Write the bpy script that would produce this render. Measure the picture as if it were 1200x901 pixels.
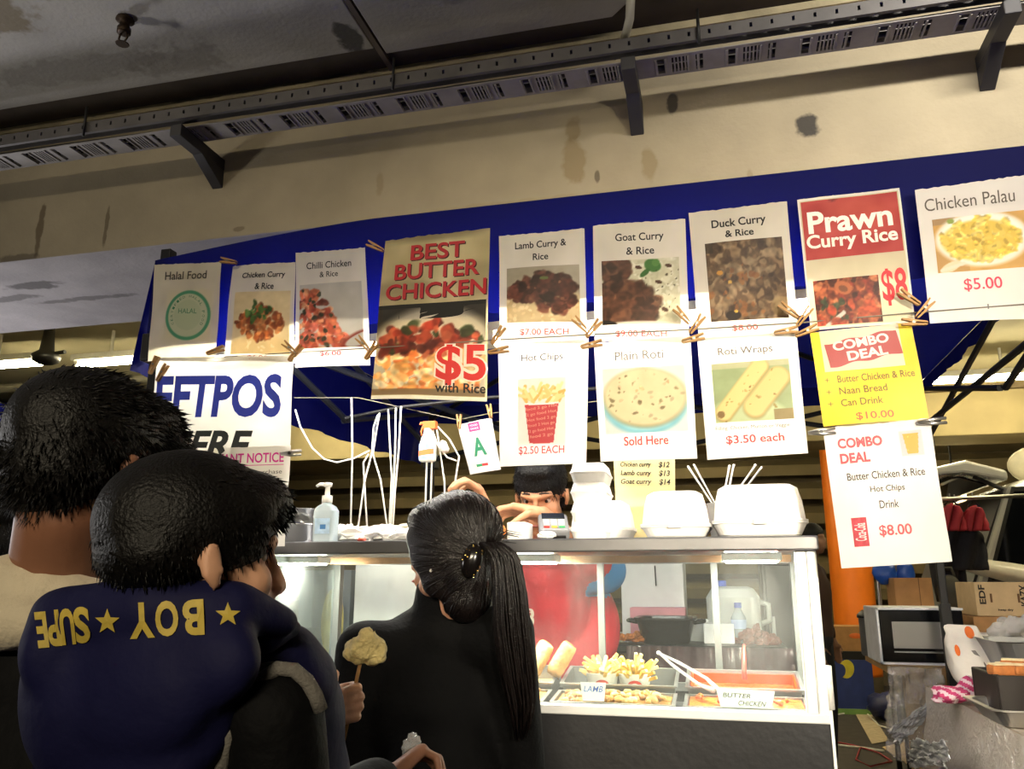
import bpy, bmesh, math, random
import numpy as np
from mathutils import Vector, Matrix
from mathutils.bvhtree import BVHTree
for _o in list(bpy.data.objects): bpy.data.objects.remove(_o)
SC = bpy.context.scene
COL = SC.collection
V = Vector
PI = math.pi

# ------------------------------------------------------------------ camera
EYE = 1.45
YAW = math.radians(14); PITCH = math.radians(13.5); FPX = 960.0
cam = bpy.data.cameras.new('camera'); camo = bpy.data.objects.new('camera', cam); COL.objects.link(camo)
cam.sensor_width = 36; cam.lens = 36 * FPX / 1200; cam.clip_start = 0.05
camo.location = (0, 0, EYE); camo.rotation_euler = (PI / 2 + PITCH, 0, YAW)
SC.camera = camo
_c, _s, _cp, _sp = math.cos(YAW), math.sin(YAW), math.cos(PITCH), math.sin(PITCH)
def ray(px, py):
    x = (px - 600) / FPX; y = -(py - 450.5) / FPX
    f = _cp - y * _sp; u = _sp + y * _cp
    return V((x * _c - f * _s, f * _c + x * _s, u))
def at(px, py, Y=None, Z=None, D=None, X=None):
    r = ray(px, py)
    t = D if D is not None else (Y / r.y if Y is not None else ((Z - EYE) / r.z if Z is not None else X / r.x))
    return V((0, 0, EYE)) + r * t
CR = V((_c, _s, 0)); CF = V((-_s, _c, 0))       # the viewer's right and forward on the floor

# ------------------------------------------------------------------ world, exposure, large lights
SC.view_settings.view_transform = 'Standard'; SC.view_settings.look = 'None'
SC.view_settings.gamma = 1; SC.view_settings.exposure = 1.5; SC.view_settings.use_curve_mapping = False
w = bpy.data.worlds.new('world'); SC.world = w; w.use_nodes = True
w.node_tree.nodes['Background'].inputs[0].default_value = (1.0, .93, .82, 1)
w.node_tree.nodes['Background'].inputs[1].default_value = 0.038
def area(name, loc, target, size, sy, energy, col, spread=180):
    l = bpy.data.lights.new(name, 'AREA'); l.shape = 'RECTANGLE'; l.size = size; l.size_y = sy
    l.energy = energy; l.color = col; l.spread = math.radians(spread)
    o = bpy.data.objects.new(name, l); COL.objects.link(o); o.location = loc
    o.rotation_euler = (V(target) - V(loc)).to_track_quat('-Z', 'Y').to_euler()
    return o
# garage fluorescents behind the viewer, and a low lamp of the stall opposite on the right
area('garage_tube_light', (-1.5, 1.15, 3.28), (-1.5, 2.5, 2.80), 2.4, .06, 1.1, (1, .88, .68), 100)
area('garage_tube_light', (1.05, 1.15, 3.28), (.95, 2.5, 2.80), .8, .06, 5.0, (1, .95, .87), 100)
area('added_uplight', (-4.3, 2.95, 1.7), (-2.2, 2.9, 2.7), .4, .2, 4.2, (.95, .94, 1.0), 120)  # added uplight for the beam soffit, stands for no visible lamp
area('added_uplight', (-4.0, 1.0, 1.7), (-1.4, .9, 3.3), .4, .2, 4.5, (1, .96, .92), 110)  # second added uplight, brightens the ceiling panels
area('garage_front_light', (.2, -3.5, 2.9), (-.3, 1.9, 1.75), 2.0, .1, 3.2, (1, .86, .62), 30)
area('opposite_stall_lamp', (1.3, -.6, 1.95), (.25, 1.9, 1.72), .25, .1, 4.2, (1, .90, .72), 52)

SC.cycles.max_bounces = 8; SC.cycles.transparent_max_bounces = 12
SC.cycles.use_denoising = True
SC.cycles.sample_clamp_indirect = 6

# ------------------------------------------------------------------ materials
def lin(c):
    if isinstance(c, str):
        c = c.lstrip('#'); c = [int(c[i:i + 2], 16) / 255 for i in (0, 2, 4)]
    return [x / 12.92 if x <= .04045 else ((x + .055) / 1.055) ** 2.4 for x in c]
_M = {}
def M(name, col='#808080', rough=.6, metal=0, var=.12, scale=12, bump=0, bscale=None, spec=.5, trans=0, tcol=None, alpha=1, coat=0, sheen=0):
    """principled material with a procedural noise variation of its colour"""
    if name in _M: return _M[name]
    m = bpy.data.materials.new(name); m.use_nodes = True; _M[name] = m
    nt = m.node_tree; N = nt.nodes; L = nt.links
    b = N['Principled BSDF']; out = N['Material Output']
    c = lin(col)
    tc = N.new('ShaderNodeTexCoord')
    nz = N.new('ShaderNodeTexNoise'); nz.inputs['Scale'].default_value = scale; nz.inputs['Detail'].default_value = 5
    L.new(tc.outputs['Object'], nz.inputs['Vector'])
    cr = N.new('ShaderNodeValToRGB')
    cr.color_ramp.elements[0].position = .3; cr.color_ramp.elements[1].position = .7
    cr.color_ramp.elements[0].color = [x * (1 - var) for x in c] + [1]
    cr.color_ramp.elements[1].color = [min(1, x * (1 + var)) for x in c] + [1]
    L.new(nz.outputs['Fac'], cr.inputs['Fac']); L.new(cr.outputs['Color'], b.inputs['Base Color'])
    b.inputs['Roughness'].default_value = rough; b.inputs['Metallic'].default_value = metal
    b.inputs['Specular IOR Level'].default_value = spec
    if coat: b.inputs['Coat Weight'].default_value = coat; b.inputs['Coat Roughness'].default_value = .12
    if sheen: b.inputs['Sheen Weight'].default_value = sheen
    if bump:
        n2 = N.new('ShaderNodeTexNoise'); n2.inputs['Scale'].default_value = bscale or scale * 4; n2.inputs['Detail'].default_value = 4
        L.new(tc.outputs['Object'], n2.inputs['Vector'])
        bp = N.new('ShaderNodeBump'); bp.inputs['Strength'].default_value = bump; bp.inputs['Distance'].default_value = .01
        L.new(n2.outputs['Fac'], bp.inputs['Height']); L.new(bp.outputs['Normal'], b.inputs['Normal'])
    sh = b.outputs[0]
    if trans:
        t = N.new('ShaderNodeBsdfTranslucent')
        if tcol: t.inputs[0].default_value = lin(tcol) + [1]
        else: L.new(cr.outputs['Color'], t.inputs[0])
        mx = N.new('ShaderNodeMixShader'); mx.inputs[0].default_value = trans
        L.new(sh, mx.inputs[1]); L.new(t.outputs[0], mx.inputs[2]); sh = mx.outputs[0]
    if alpha < 1:
        t = N.new('ShaderNodeBsdfTransparent'); mx = N.new('ShaderNodeMixShader'); mx.inputs[0].default_value = alpha
        L.new(t.outputs[0], mx.inputs[1]); L.new(sh, mx.inputs[2]); sh = mx.outputs[0]
    L.new(sh, out.inputs[0])
    return m
def Memit(name, col, strength):
    if name in _M: return _M[name]
    m = bpy.data.materials.new(name); m.use_nodes = True; _M[name] = m
    nt = m.node_tree; nt.nodes.remove(nt.nodes['Principled BSDF'])
    e = nt.nodes.new('ShaderNodeEmission'); e.inputs[0].default_value = lin(col) + [1]; e.inputs[1].default_value = strength
    nt.links.new(e.outputs[0], nt.nodes['Material Output'].inputs[0]); return m
def Mglass(name, tint='#f4faf8', haze=.06, smudge=.25, scale=6, gloss=.08):
    """thin clear pane: transparent, a glossy reflection and a smeared whitish haze"""
    if name in _M: return _M[name]
    m = bpy.data.materials.new(name); m.use_nodes = True; _M[name] = m
    nt = m.node_tree; N = nt.nodes; L = nt.links; N.remove(N['Principled BSDF'])
    t = N.new('ShaderNodeBsdfTransparent'); t.inputs[0].default_value = lin(tint) + [1]
    g = N.new('ShaderNodeBsdfGlossy'); g.inputs['Roughness'].default_value = .03
    d = N.new('ShaderNodeBsdfDiffuse'); d.inputs[0].default_value = (.8, .82, .82, 1)
    tc = N.new('ShaderNodeTexCoord'); nz = N.new('ShaderNodeTexNoise'); nz.inputs['Scale'].default_value = scale; nz.inputs['Detail'].default_value = 6
    mp = N.new('ShaderNodeMapping'); mp.inputs['Scale'].default_value = (1, 1, .45)
    L.new(tc.outputs['Object'], mp.inputs[0]); L.new(mp.outputs[0], nz.inputs['Vector'])
    mr = N.new('ShaderNodeMapRange'); mr.inputs[1].default_value = .5; mr.inputs[2].default_value = .8
    mr.inputs[3].default_value = haze; mr.inputs[4].default_value = smudge
    L.new(nz.outputs['Fac'], mr.inputs[0])
    m1 = N.new('ShaderNodeMixShader'); L.new(mr.outputs[0], m1.inputs[0]); L.new(t.outputs[0], m1.inputs[1]); L.new(d.outputs[0], m1.inputs[2])
    lw = N.new('ShaderNodeLayerWeight'); lw.inputs[0].default_value = .25
    mm = N.new('ShaderNodeMath'); mm.operation = 'MULTIPLY'; mm.inputs[1].default_value = gloss * 5
    L.new(lw.outputs['Fresnel'], mm.inputs[0])
    m2 = N.new('ShaderNodeMixShader'); L.new(mm.outputs[0], m2.inputs[0]); L.new(m1.outputs[0], m2.inputs[1]); L.new(g.outputs[0], m2.inputs[2])
    L.new(m2.outputs[0], N['Material Output'].inputs[0]); return m
def Mfilm(name='clear_plastic_film', tint='#e9e4da', amount=.35, bscale=9):
    """crinkled see-through plastic sheet"""
    if name in _M: return _M[name]
    m = bpy.data.materials.new(name); m.use_nodes = True; _M[name] = m
    nt = m.node_tree; N = nt.nodes; L = nt.links; N.remove(N['Principled BSDF'])
    t = N.new('ShaderNodeBsdfTransparent'); g = N.new('ShaderNodeBsdfGlossy'); g.inputs['Roughness'].default_value = .18
    d = N.new('ShaderNodeBsdfDiffuse'); d.inputs[0].default_value = lin(tint) + [1]
    tc = N.new('ShaderNodeTexCoord'); nz = N.new('ShaderNodeTexNoise'); nz.inputs['Scale'].default_value = bscale; nz.inputs['Detail'].default_value = 3
    nz.inputs['Distortion'].default_value = 1.5
    L.new(tc.outputs['Object'], nz.inputs['Vector'])
    bp = N.new('ShaderNodeBump'); bp.inputs['Strength'].default_value = 1; bp.inputs['Distance'].default_value = .05
    L.new(nz.outputs['Fac'], bp.inputs['Height']); L.new(bp.outputs[0], g.inputs['Normal'])
    a = N.new('ShaderNodeMixShader'); a.inputs[0].default_value = amount; L.new(t.outputs[0], a.inputs[1]); L.new(d.outputs[0], a.inputs[2])
    b = N.new('ShaderNodeMixShader'); b.inputs[0].default_value = .35; L.new(a.outputs[0], b.inputs[1]); L.new(g.outputs[0], b.inputs[2])
    L.new(b.outputs[0], N['Material Output'].inputs[0]); return m
def Mprint(name, trans=.5, rough=.55):
    """printed paper: ink colours come from the mesh colour attribute 'ink'"""
    if name in _M: return _M[name]
    m = bpy.data.materials.new(name); m.use_nodes = True; _M[name] = m
    nt = m.node_tree; N = nt.nodes; L = nt.links; b = N['Principled BSDF']
    a = N.new('ShaderNodeAttribute'); a.attribute_name = 'ink'
    L.new(a.outputs['Color'], b.inputs['Base Color']); b.inputs['Roughness'].default_value = rough
    t = N.new('ShaderNodeBsdfTranslucent'); L.new(a.outputs['Color'], t.inputs[0])
    mx = N.new('ShaderNodeMixShader'); mx.inputs[0].default_value = trans
    L.new(b.outputs[0], mx.inputs[1]); L.new(t.outputs[0], mx.inputs[2]); L.new(mx.outputs[0], N['Material Output'].inputs[0])
    return m
def Mspots(name, col, spots, rough=.8, var=.12, scale=5, bump=.15, big=None):
    """painted concrete with stains of their own shape: spots = (centre, radii, colour, strength) in object space"""
    m = M(name, col, rough, 0, var, scale, bump, 60)
    nt = m.node_tree; N = nt.nodes; L = nt.links; b = N['Principled BSDF']
    src = b.inputs['Base Color'].links[0].from_socket
    tc = N.new('ShaderNodeTexCoord')
    nz = N.new('ShaderNodeTexNoise'); nz.inputs['Scale'].default_value = 16; nz.inputs['Detail'].default_value = 4
    L.new(tc.outputs['Object'], nz.inputs['Vector'])
    for c, r, sc_, st in spots:
        s1 = N.new('ShaderNodeVectorMath'); s1.operation = 'SUBTRACT'; L.new(tc.outputs['Object'], s1.inputs[0]); s1.inputs[1].default_value = c
        s2 = N.new('ShaderNodeVectorMath'); s2.operation = 'DIVIDE'; L.new(s1.outputs[0], s2.inputs[0]); s2.inputs[1].default_value = r
        s3 = N.new('ShaderNodeVectorMath'); s3.operation = 'LENGTH'; L.new(s2.outputs[0], s3.inputs[0])
        ad = N.new('ShaderNodeMath'); ad.operation = 'MULTIPLY_ADD'; L.new(nz.outputs['Fac'], ad.inputs[0]); ad.inputs[1].default_value = 1.6
        L.new(s3.outputs['Value'], ad.inputs[2])
        mr = N.new('ShaderNodeMapRange'); L.new(ad.outputs[0], mr.inputs[0])
        mr.inputs[1].default_value = 1.45; mr.inputs[2].default_value = 1.75; mr.inputs[3].default_value = st; mr.inputs[4].default_value = 0
        mx = N.new('ShaderNodeMix'); mx.data_type = 'RGBA'; L.new(mr.outputs[0], mx.inputs[0]); L.new(src, mx.inputs[6]); mx.inputs[7].default_value = lin(sc_) + [1]
        src = mx.outputs[2]
    L.new(src, b.inputs['Base Color']); return m

# ------------------------------------------------------------------ mesh builder
ORG = {}
class MB:
    def __init__(s): s.v = []; s.f = []; s.mi = []; s.cur = 0
    def add(s, vs, fs):
        o = len(s.v); s.v += [tuple(x) for x in vs]; s.f += [[i + o for i in f] for f in fs]; s.mi += [s.cur] * len(fs); return s
    def box(s, a, b, R=None, piv=None):
        x0, y0, z0 = a; x1, y1, z1 = b
        vs = [V((x, y, z)) for z in (z0, z1) for x, y in ((x0, y0), (x1, y0), (x1, y1), (x0, y1))]
        if R is not None:
            p = V(piv) if piv is not None else (V(a) + V(b)) / 2
            vs = [p + R @ (q - p) for q in vs]
        return s.add(vs, [[3, 2, 1, 0], [4, 5, 6, 7], [0, 1, 5, 4], [1, 2, 6, 5], [2, 3, 7, 6], [3, 0, 4, 7]])
    def cbox(s, c, size, R=None):
        c = V(c); h = V(size) / 2; return s.box(c - h, c + h, R, c)
    def frame(s, d):
        d = V(d).normalized(); u = V((0, 0, 1)) if abs(d.z) < .95 else V((1, 0, 0))
        a = d.cross(u).normalized(); return a, a.cross(d).normalized()
    def tube(s, pts, r, n=8, cap=True):
        pts = [V(p) for p in pts]; k = len(pts)
        rs = [r] * k if isinstance(r, (int, float)) else list(r)
        vs = []; fs = []; a = None
        for i, p in enumerate(pts):
            d = (pts[min(i + 1, k - 1)] - pts[max(i - 1, 0)])
            if d.length < 1e-9: d = V((0, 0, 1))
            d.normalize()
            if a is None: a, b = s.frame(d)
            else:
                a = (a - d * a.dot(d))
                if a.length < 1e-6: a, b = s.frame(d)
                a.normalize()
            b = d.cross(a)
            vs += [p + (a * math.cos(2 * PI * j / n) + b * math.sin(2 * PI * j / n)) * rs[i] for j in range(n)]
        for i in range(k - 1):
            for j in range(n):
                j2 = (j + 1) % n; fs.append([i * n + j, i * n + j2, (i + 1) * n + j2, (i + 1) * n + j])
        if cap: fs.append(list(range(n))[::-1]); fs.append([(k - 1) * n + j for j in range(n)])
        return s.add(vs, fs)
    def lathe(s, prof, c, axis=(0, 0, 1), n=24, sx=1, sy=1):
        """prof: (radius, height) from bottom to top"""
        c = V(c); ax = V(axis).normalized(); a, b = (V((1, 0, 0)), V((0, 1, 0))) if abs(ax.z) > .999 else s.frame(ax)
        vs = []; fs = []
        for r, h in prof:
            r = max(r, 1e-5)
            vs += [c + ax * h + a * (r * sx * math.cos(2 * PI * j / n)) + b * (r * sy * math.sin(2 * PI * j / n)) for j in range(n)]
        for i in range(len(prof) - 1):
            for j in range(n):
                j2 = (j + 1) % n; fs.append([i * n + j, i * n + j2, (i + 1) * n + j2, (i + 1) * n + j])
        fs.append(list(range(n))[::-1]); fs.append([(len(prof) - 1) * n + j for j in range(n)])
        return s.add(vs, fs)
    def ell(s, c, r, R=None, n=16, m=10, noise=0, rng=None):
        c = V(c); vs = []; fs = []
        if isinstance(r, (int, float)): r = (r, r, r)
        R = R or Matrix.Identity(3)
        for i in range(m + 1):
            t = PI * i / m
            for j in range(n):
                p = 2 * PI * j / n
                q = V((r[0] * math.sin(t) * math.cos(p), r[1] * math.sin(t) * math.sin(p), -r[2] * math.cos(t)))
                if noise and rng and 0 < i < m: q *= 1 + noise * (rng.random() - .5) * 2
                vs.append(c + R @ q)
        for i in range(m):
            for j in range(n):
                j2 = (j + 1) % n; fs.append([i * n + j, i * n + j2, (i + 1) * n + j2, (i + 1) * n + j])
        return s.add(vs, fs)
    def cone(s, p0, p1, r0, r1, n=16):
        """tapered capsule"""
        p0 = V(p0); p1 = V(p1); L = (p1 - p0).length
        if L < 1e-6: return s.ell(p0, max(r0, r1), None, n, 10)
        pr = [(r0 * math.cos(t), -r0 * math.sin(t)) for t in [PI / 2 * k / 5 for k in (5, 4, 3, 2, 1)]]
        pr += [(r0, 0), (r1, L)] + [(r1 * math.cos(t), L + r1 * math.sin(t)) for t in [PI / 2 * k / 5 for k in (1, 2, 3, 4, 5)]]
        return s.lathe(pr, p0, (p1 - p0), n)
    def grid(s, fn, nu, nv):
        vs = [fn(i / nu, j / nv) for j in range(nv + 1) for i in range(nu + 1)]
        fs = [[j * (nu + 1) + i, j * (nu + 1) + i + 1, (j + 1) * (nu + 1) + i + 1, (j + 1) * (nu + 1) + i] for j in range(nv) for i in range(nu)]
        return s.add(vs, fs)
    def prism(s, poly, d):
        """poly: 3-D outline, extruded by the vector d"""
        d = V(d); n = len(poly); vs = [V(p) for p in poly] + [V(p) + d for p in poly]
        fs = [list(range(n))[::-1], list(range(n, 2 * n))] + [[i, (i + 1) % n, (i + 1) % n + n, i + n] for i in range(n)]
        return s.add(vs, fs)
    def rbox(s, a, b, r=.01, k=3):
        """box with rounded vertical corners and slightly pulled-in top and bottom"""
        x0, y0, z0 = a; x1, y1, z1 = b; r = min(r, (x1 - x0) / 2.01, (y1 - y0) / 2.01)
        def ring(ins, z):
            o = []
            for cx, cy, t0 in ((x1 - r, y1 - r, 0), (x0 + r, y1 - r, PI / 2), (x0 + r, y0 + r, PI), (x1 - r, y0 + r, 1.5 * PI)):
                for i in range(k + 1):
                    t = t0 + PI / 2 * i / k; o.append((cx + (r - ins) * math.cos(t), cy + (r - ins) * math.sin(t), z))
            return o
        e = min(r * .4, (z1 - z0) * .3)
        rings = [ring(e, z0), ring(0, z0 + e), ring(0, z1 - e), ring(e, z1)]; n = len(rings[0])
        vs = sum(rings, []); fs = [list(range(n))[::-1], list(range(3 * n, 4 * n))]
        for i in range(3):
            for j in range(n): fs.append([i * n + j, i * n + (j + 1) % n, (i + 1) * n + (j + 1) % n, (i + 1) * n + j])
        return s.add(vs, fs)
    def build(s, name, mats, parent=None, smooth=False, solid=0, sub=0, bevel=0, vcol=None, recalc=True):
        org = ORG.get(parent.name, V((0, 0, 0))) if parent else V((0, 0, 0))
        me = bpy.data.meshes.new(name)
        me.from_pydata([(x - org.x, y - org.y, z - org.z) for x, y, z in s.v], [], s.f)
        if not isinstance(mats, (list, tuple)): mats = [mats]
        for m in mats: me.materials.append(m)
        if len(mats) > 1: me.polygons.foreach_set('material_index', s.mi)
        if recalc:
            bm = bmesh.new(); bm.from_mesh(me); bmesh.ops.recalc_face_normals(bm, faces=bm.faces); bm.to_mesh(me); bm.free()
        if smooth: me.polygons.foreach_set('use_smooth', [True] * len(me.polygons))
        if vcol is not None:
            at_ = me.color_attributes.new('ink', 'FLOAT_COLOR', 'POINT')
            at_.data.foreach_set('color', np.asarray(vcol, dtype=np.float32).ravel())
        me.update()
        return link(name, me, parent, solid, sub, bevel)
def link(name, me, parent=None, solid=0, sub=0, bevel=0):
    o = bpy.data.objects.new(name, me); COL.objects.link(o)
    if parent: o.parent = parent; ORG[o.name] = ORG.get(parent.name, V((0, 0, 0)))
    else: ORG[o.name] = V((0, 0, 0))
    if solid: md = o.modifiers.new('solid', 'SOLIDIFY'); md.thickness = solid; md.offset = 0
    if bevel:
        md = o.modifiers.new('bevel', 'BEVEL'); md.width = bevel; md.segments = 2; md.limit_method = 'ANGLE'; md.angle_limit = .6
    if sub: md = o.modifiers.new('sub', 'SUBSURF'); md.levels = sub; md.render_levels = sub
    return o
def thing(name, loc, label, cat, group=None):
    o = bpy.data.objects.new(name, None); COL.objects.link(o); o.location = loc; o.empty_display_size = .05
    ORG[o.name] = V(loc); return tag(o, label, cat, group)
def tag(o, label, cat, group=None):
    o['label'] = label; o['category'] = cat
    if group: o['group'] = group
    return o
def struct(o): o['kind'] = 'structure'; return o
def recenter(o):
    """move a single-mesh thing's origin to the bottom centre of its mesh"""
    co = [v.co.copy() for v in o.data.vertices]
    c = V(((min(v.x for v in co) + max(v.x for v in co)) / 2, (min(v.y for v in co) + max(v.y for v in co)) / 2, min(v.z for v in co)))
    o.data.transform(Matrix.Translation(-c)); o.location = c; ORG[o.name] = c; return o
def one(mb, name, mat, label, cat, group=None, **k):
    return recenter(tag(mb.build(name, mat, None, **k), label, cat, group))
def dup(root, loc, label=None, rz=None):
    """copy of a thing with copies of its parts and sub-parts"""
    r = root.copy(); COL.objects.link(r); r.location = loc
    if rz is not None: r.rotation_euler = (0, 0, rz)
    if label: r['label'] = label
    for ch in list(root.children):
        c = ch.copy(); COL.objects.link(c); c.parent = r
        for g in list(ch.children):
            d = g.copy(); COL.objects.link(d); d.parent = c
    ORG[r.name] = V(loc); return r
DG = lambda: bpy.context.evaluated_depsgraph_get()
def blobv(mb, voxel=.006, smooth=4):
    """fuse the closed shapes of a builder into one continuous skin; returns (verts, faces)"""
    me = bpy.data.meshes.new('tmp'); me.from_pydata(mb.v, [], mb.f)
    bm = bmesh.new(); bm.from_mesh(me); bmesh.ops.recalc_face_normals(bm, faces=bm.faces); bm.to_mesh(me); bm.free()
    o = bpy.data.objects.new('tmp', me); COL.objects.link(o)
    md = o.modifiers.new('r', 'REMESH'); md.mode = 'VOXEL'; md.voxel_size = voxel
    if smooth: sm = o.modifiers.new('s', 'SMOOTH'); sm.factor = .5; sm.iterations = smooth
    ev = o.evaluated_get(DG()); m2 = ev.to_mesh()
    vs = [tuple(v.co) for v in m2.vertices]; fs = [list(p.vertices) for p in m2.polygons]
    ev.to_mesh_clear(); bpy.data.objects.remove(o); bpy.data.meshes.remove(me)
    return vs, fs
def fused(mb, voxel=.006, smooth=4):
    o = MB(); o.add(*blobv(mb, voxel, smooth)); return o
# text as flat mesh: returns verts in a box normalised to x -.5...5, y -.5...5 plus its aspect
_T = {}
def text2d(s, bold=0, shear=0):
    k = (s, bold, shear)
    if k in _T: return _T[k]
    cu = bpy.data.curves.new('t', 'FONT'); cu.body = s; cu.align_x = 'CENTER'; cu.size = 1; cu.offset = bold; cu.shear = shear; cu.resolution_u = 4
    o = bpy.data.objects.new('t', cu); COL.objects.link(o)
    ev = o.evaluated_get(DG()); me = ev.to_mesh()
    v = np.array([tuple(q.co)[:2] for q in me.vertices]); f = [list(p.vertices) for p in me.polygons]
    ev.to_mesh_clear(); bpy.data.objects.remove(o); bpy.data.curves.remove(cu)
    lo = v.min(0); hi = v.max(0); v = (v - (lo + hi) / 2) / (hi - lo)
    _T[k] = (v, f, (hi - lo)); return _T[k]
def text_map(mb, s, fn, bold=0, shear=0, rot=0):
    """fn maps the text's normalised box (x, y in -.5...5) into the scene"""
    v, f, _ = text2d(s, bold, shear)
    if rot: v = -v
    return mb.add([fn(x, y) for x, y in v], f)
# ================================================================== the garage
rnd = random.Random(4)
mFloor = M('asphalt', '#3a3530', .75, 0, .25, 9, .35, 160)
struct(MB().box((-16, -6, -.1), (18, 16, 0)).build('floor', mFloor))
# pale bay line painted on the floor
p0, p1, p2, p3 = at(985, 805, Z=.004), at(1000, 803, Z=.004), at(1042, 868, Z=.004), at(1022, 872, Z=.004)
struct(MB().prism([p0, p1, p2, p3], (0, 0, .003)).build('trim_1', M('bay_line_paint', '#b9a98a', .8, 0, .2, 20)))
# ceiling: dark void slab, and the pale panels below it on the viewer's side of the beam
mPanel = Mspots('ceiling_panel', '#a8a49d', [((-2.35, 1.85, 3.3), (.30, .16, .4), '#6a5a34', .7), ((-1.15, 2.28, 3.3), (.05, .09, .3), '#2b2a28', .8),
    ((-1.8, 2.25, 3.3), (.25, .1, .3), '#7a756d', .5), ((-2.2, 2.2, 3.3), (.5, .08, .3), '#7d7870', .5), ((-.75, 2.1, 3.3), (.2, .1, .3), '#7d7975', .6)], .85, .14, 3, .25)
mVoid = M('ceiling_void', '#6b6055', .9, 0, .25, 4, .2)
mSlab = M('ceiling_slab', '#b5ab8a', .85, 0, .12, 2, .1)
MBc = MB(); MBc.box((-16, -6, 3.42), (18, 3.3, 3.6)); struct(MBc.build('ceiling', mVoid))
struct(MB().box((-16, 3.3, 3.3), (18, 16, 3.6)).build('ceiling_rear', mSlab))
def panel(x0, x1, y0, y1, ch=0):
    poly = [(x0, y0, 3.285), (x1, y0, 3.285)] + ([(x1, y1 - .22, 3.285), (x1 - ch, y1, 3.285)] if ch else [(x1, y1, 3.285)]) + [(x0, y1, 3.285)]
    struct(MB().prism(poly, (0, 0, .014)).build('ceiling_panel', mPanel, bevel=.004))
panel(-5.2, -3.14, -4, 2.352); panel(-3.12, -1.09, -4, 2.352); panel(-1.06, -.03, -4, 2.39, .22)
# panel seam rods crossing the dark gap
struct(MB().box((-1.085, 1.4, 3.282), (-1.066, 2.5, 3.299)).build('ceiling_seam_bar', mVoid))
# big concrete beam across the stall
bz = 2.695
def bp(px, py): return at(px, py, Y=2.5)
sp = []
for px, py, rx, rz, c, st in ((945, 148, .045, .05, '#24211f', .9), (788, 122, .022, .045, '#2a2724', .85), (700, 206, .012, .03, '#4a3d2a', .7),
                              (672, 190, .05, .10, '#8d7a55', .75), (672, 150, .035, .05, '#8a7855', .7), (761, 195, .03, .08, '#8d7c58', .75),
                              (47, 268, .02, .12, '#5d4d33', .8), (125, 262, .012, .10, '#5a4c33', .75), (20, 305, .12, .03, '#4b4033', .6),
                              (445, 215, .02, .05, '#8d7b58', .5), (280, 268, .03, .012, '#66563a', .6), (880, 215, .012, .06, '#8a7a5a', .6), (600, 240, .5, .02, '#9c8b68', .5)):
    q = bp(px, py); sp.append((tuple(q), (rx, .5, rz), c, st))
mBeam = Mspots('painted_concrete', '#a4977b', sp, .8, .10, 5, .22)
mSoff = Mspots('soffit_grey', '#a8a2a0', [(tuple(at(40, 335, Z=bz)), (.16, .05, .3), '#4f4b48', .8), (tuple(at(100, 350, Z=bz)), (.3, .03, .3), '#5d5955', .7), (tuple(at(10, 350, Z=bz)), (.2, .04, .3), '#5d5955', .7)], .85, .15, 5, .25)  # greyer soffit concrete, its light partly put into the colour
b = MB(); b.box((-9, 2.5, bz), (9, 3.3, 3.3)); b.mi[0] = 1
struct(b.build('concrete_beam', [mBeam, mSoff], bevel=.006))
# cream ledge strip on top of the beam
struct(MB().box((-9, 2.485, 3.272), (9, 2.5, 3.299)).build('trim_2', Mspots('flaked_trim', '#b3a582', [(tuple(at(600, 62, Y=2.44)), (.3, .3, .02), '#4a453f', .6), (tuple(at(300, 95, Y=2.44)), (.5, .3, .012), '#3c3833', .7)], .7, .3, 7, .3)))
struct(MB().box((-9, 2.30, 3.300), (9, 2.5, 3.312)).build('trim_4', M('dark_board', '#463d34', .85, 0, .25, 6, .2)))  # dark brown filler strip between the panels and the beam
# second beam and the louvred rear wall, far behind the stall
mCream = M('yellowed_paint', '#a3946c', .8, 0, .12, 3, .1)
struct(MB().box((-16, 8, 2.72), (18, 8.6, 3.3)).build('concrete_beam_rear', mCream, bevel=.01))
struct(MB().box((-16, 7.93, 3.12), (18, 8, 3.17)).build('trim_3', M('conduit_brown', '#6b5a3c', .6)))
struct(MB().box((-16, 13.3, 0), (18, 13.5, 3.3)).build('wall_back', M('dim_wall', '#5f533f', .9, 0, .2, 2)))
lv = MB()
for k in range(7):
    z = .9 + k * .36
    lv.box((-16, 12.9, z), (18, 13.3, z + .16), Matrix.Rotation(.35, 3, 'X'), (0, 13.1, z + .08))
lvo = struct(lv.build('wall_louvre', M('louvre_olive', '#7d6f4e', .7, 0, .2, 2)))
struct(MB().box((-16, -6, 0), (-15.8, 16, 3.4)).build('wall_left', M('dim_wall2', '#6d614c', .9)))
struct(MB().box((17.8, -6, 0), (18, 16, 3.4)).build('wall_right', M('dim_wall2')))
struct(MB().box((-16, -6, 0), (18, -5.8, 3.4)).build('wall_front', M('dim_wall2')))
# bundle of pipes/ducts under the rear ceiling on the left
for k, (y, z, r) in enumerate(((4.0, 3.18, .05), (5.8, 3.12, .04))):
    struct(MB().tube([(-12, y, z), (-3.0, y, z)], r, 12).build('ceiling_duct', M('duct_grey', '#5c5748', .6), smooth=True))

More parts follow.
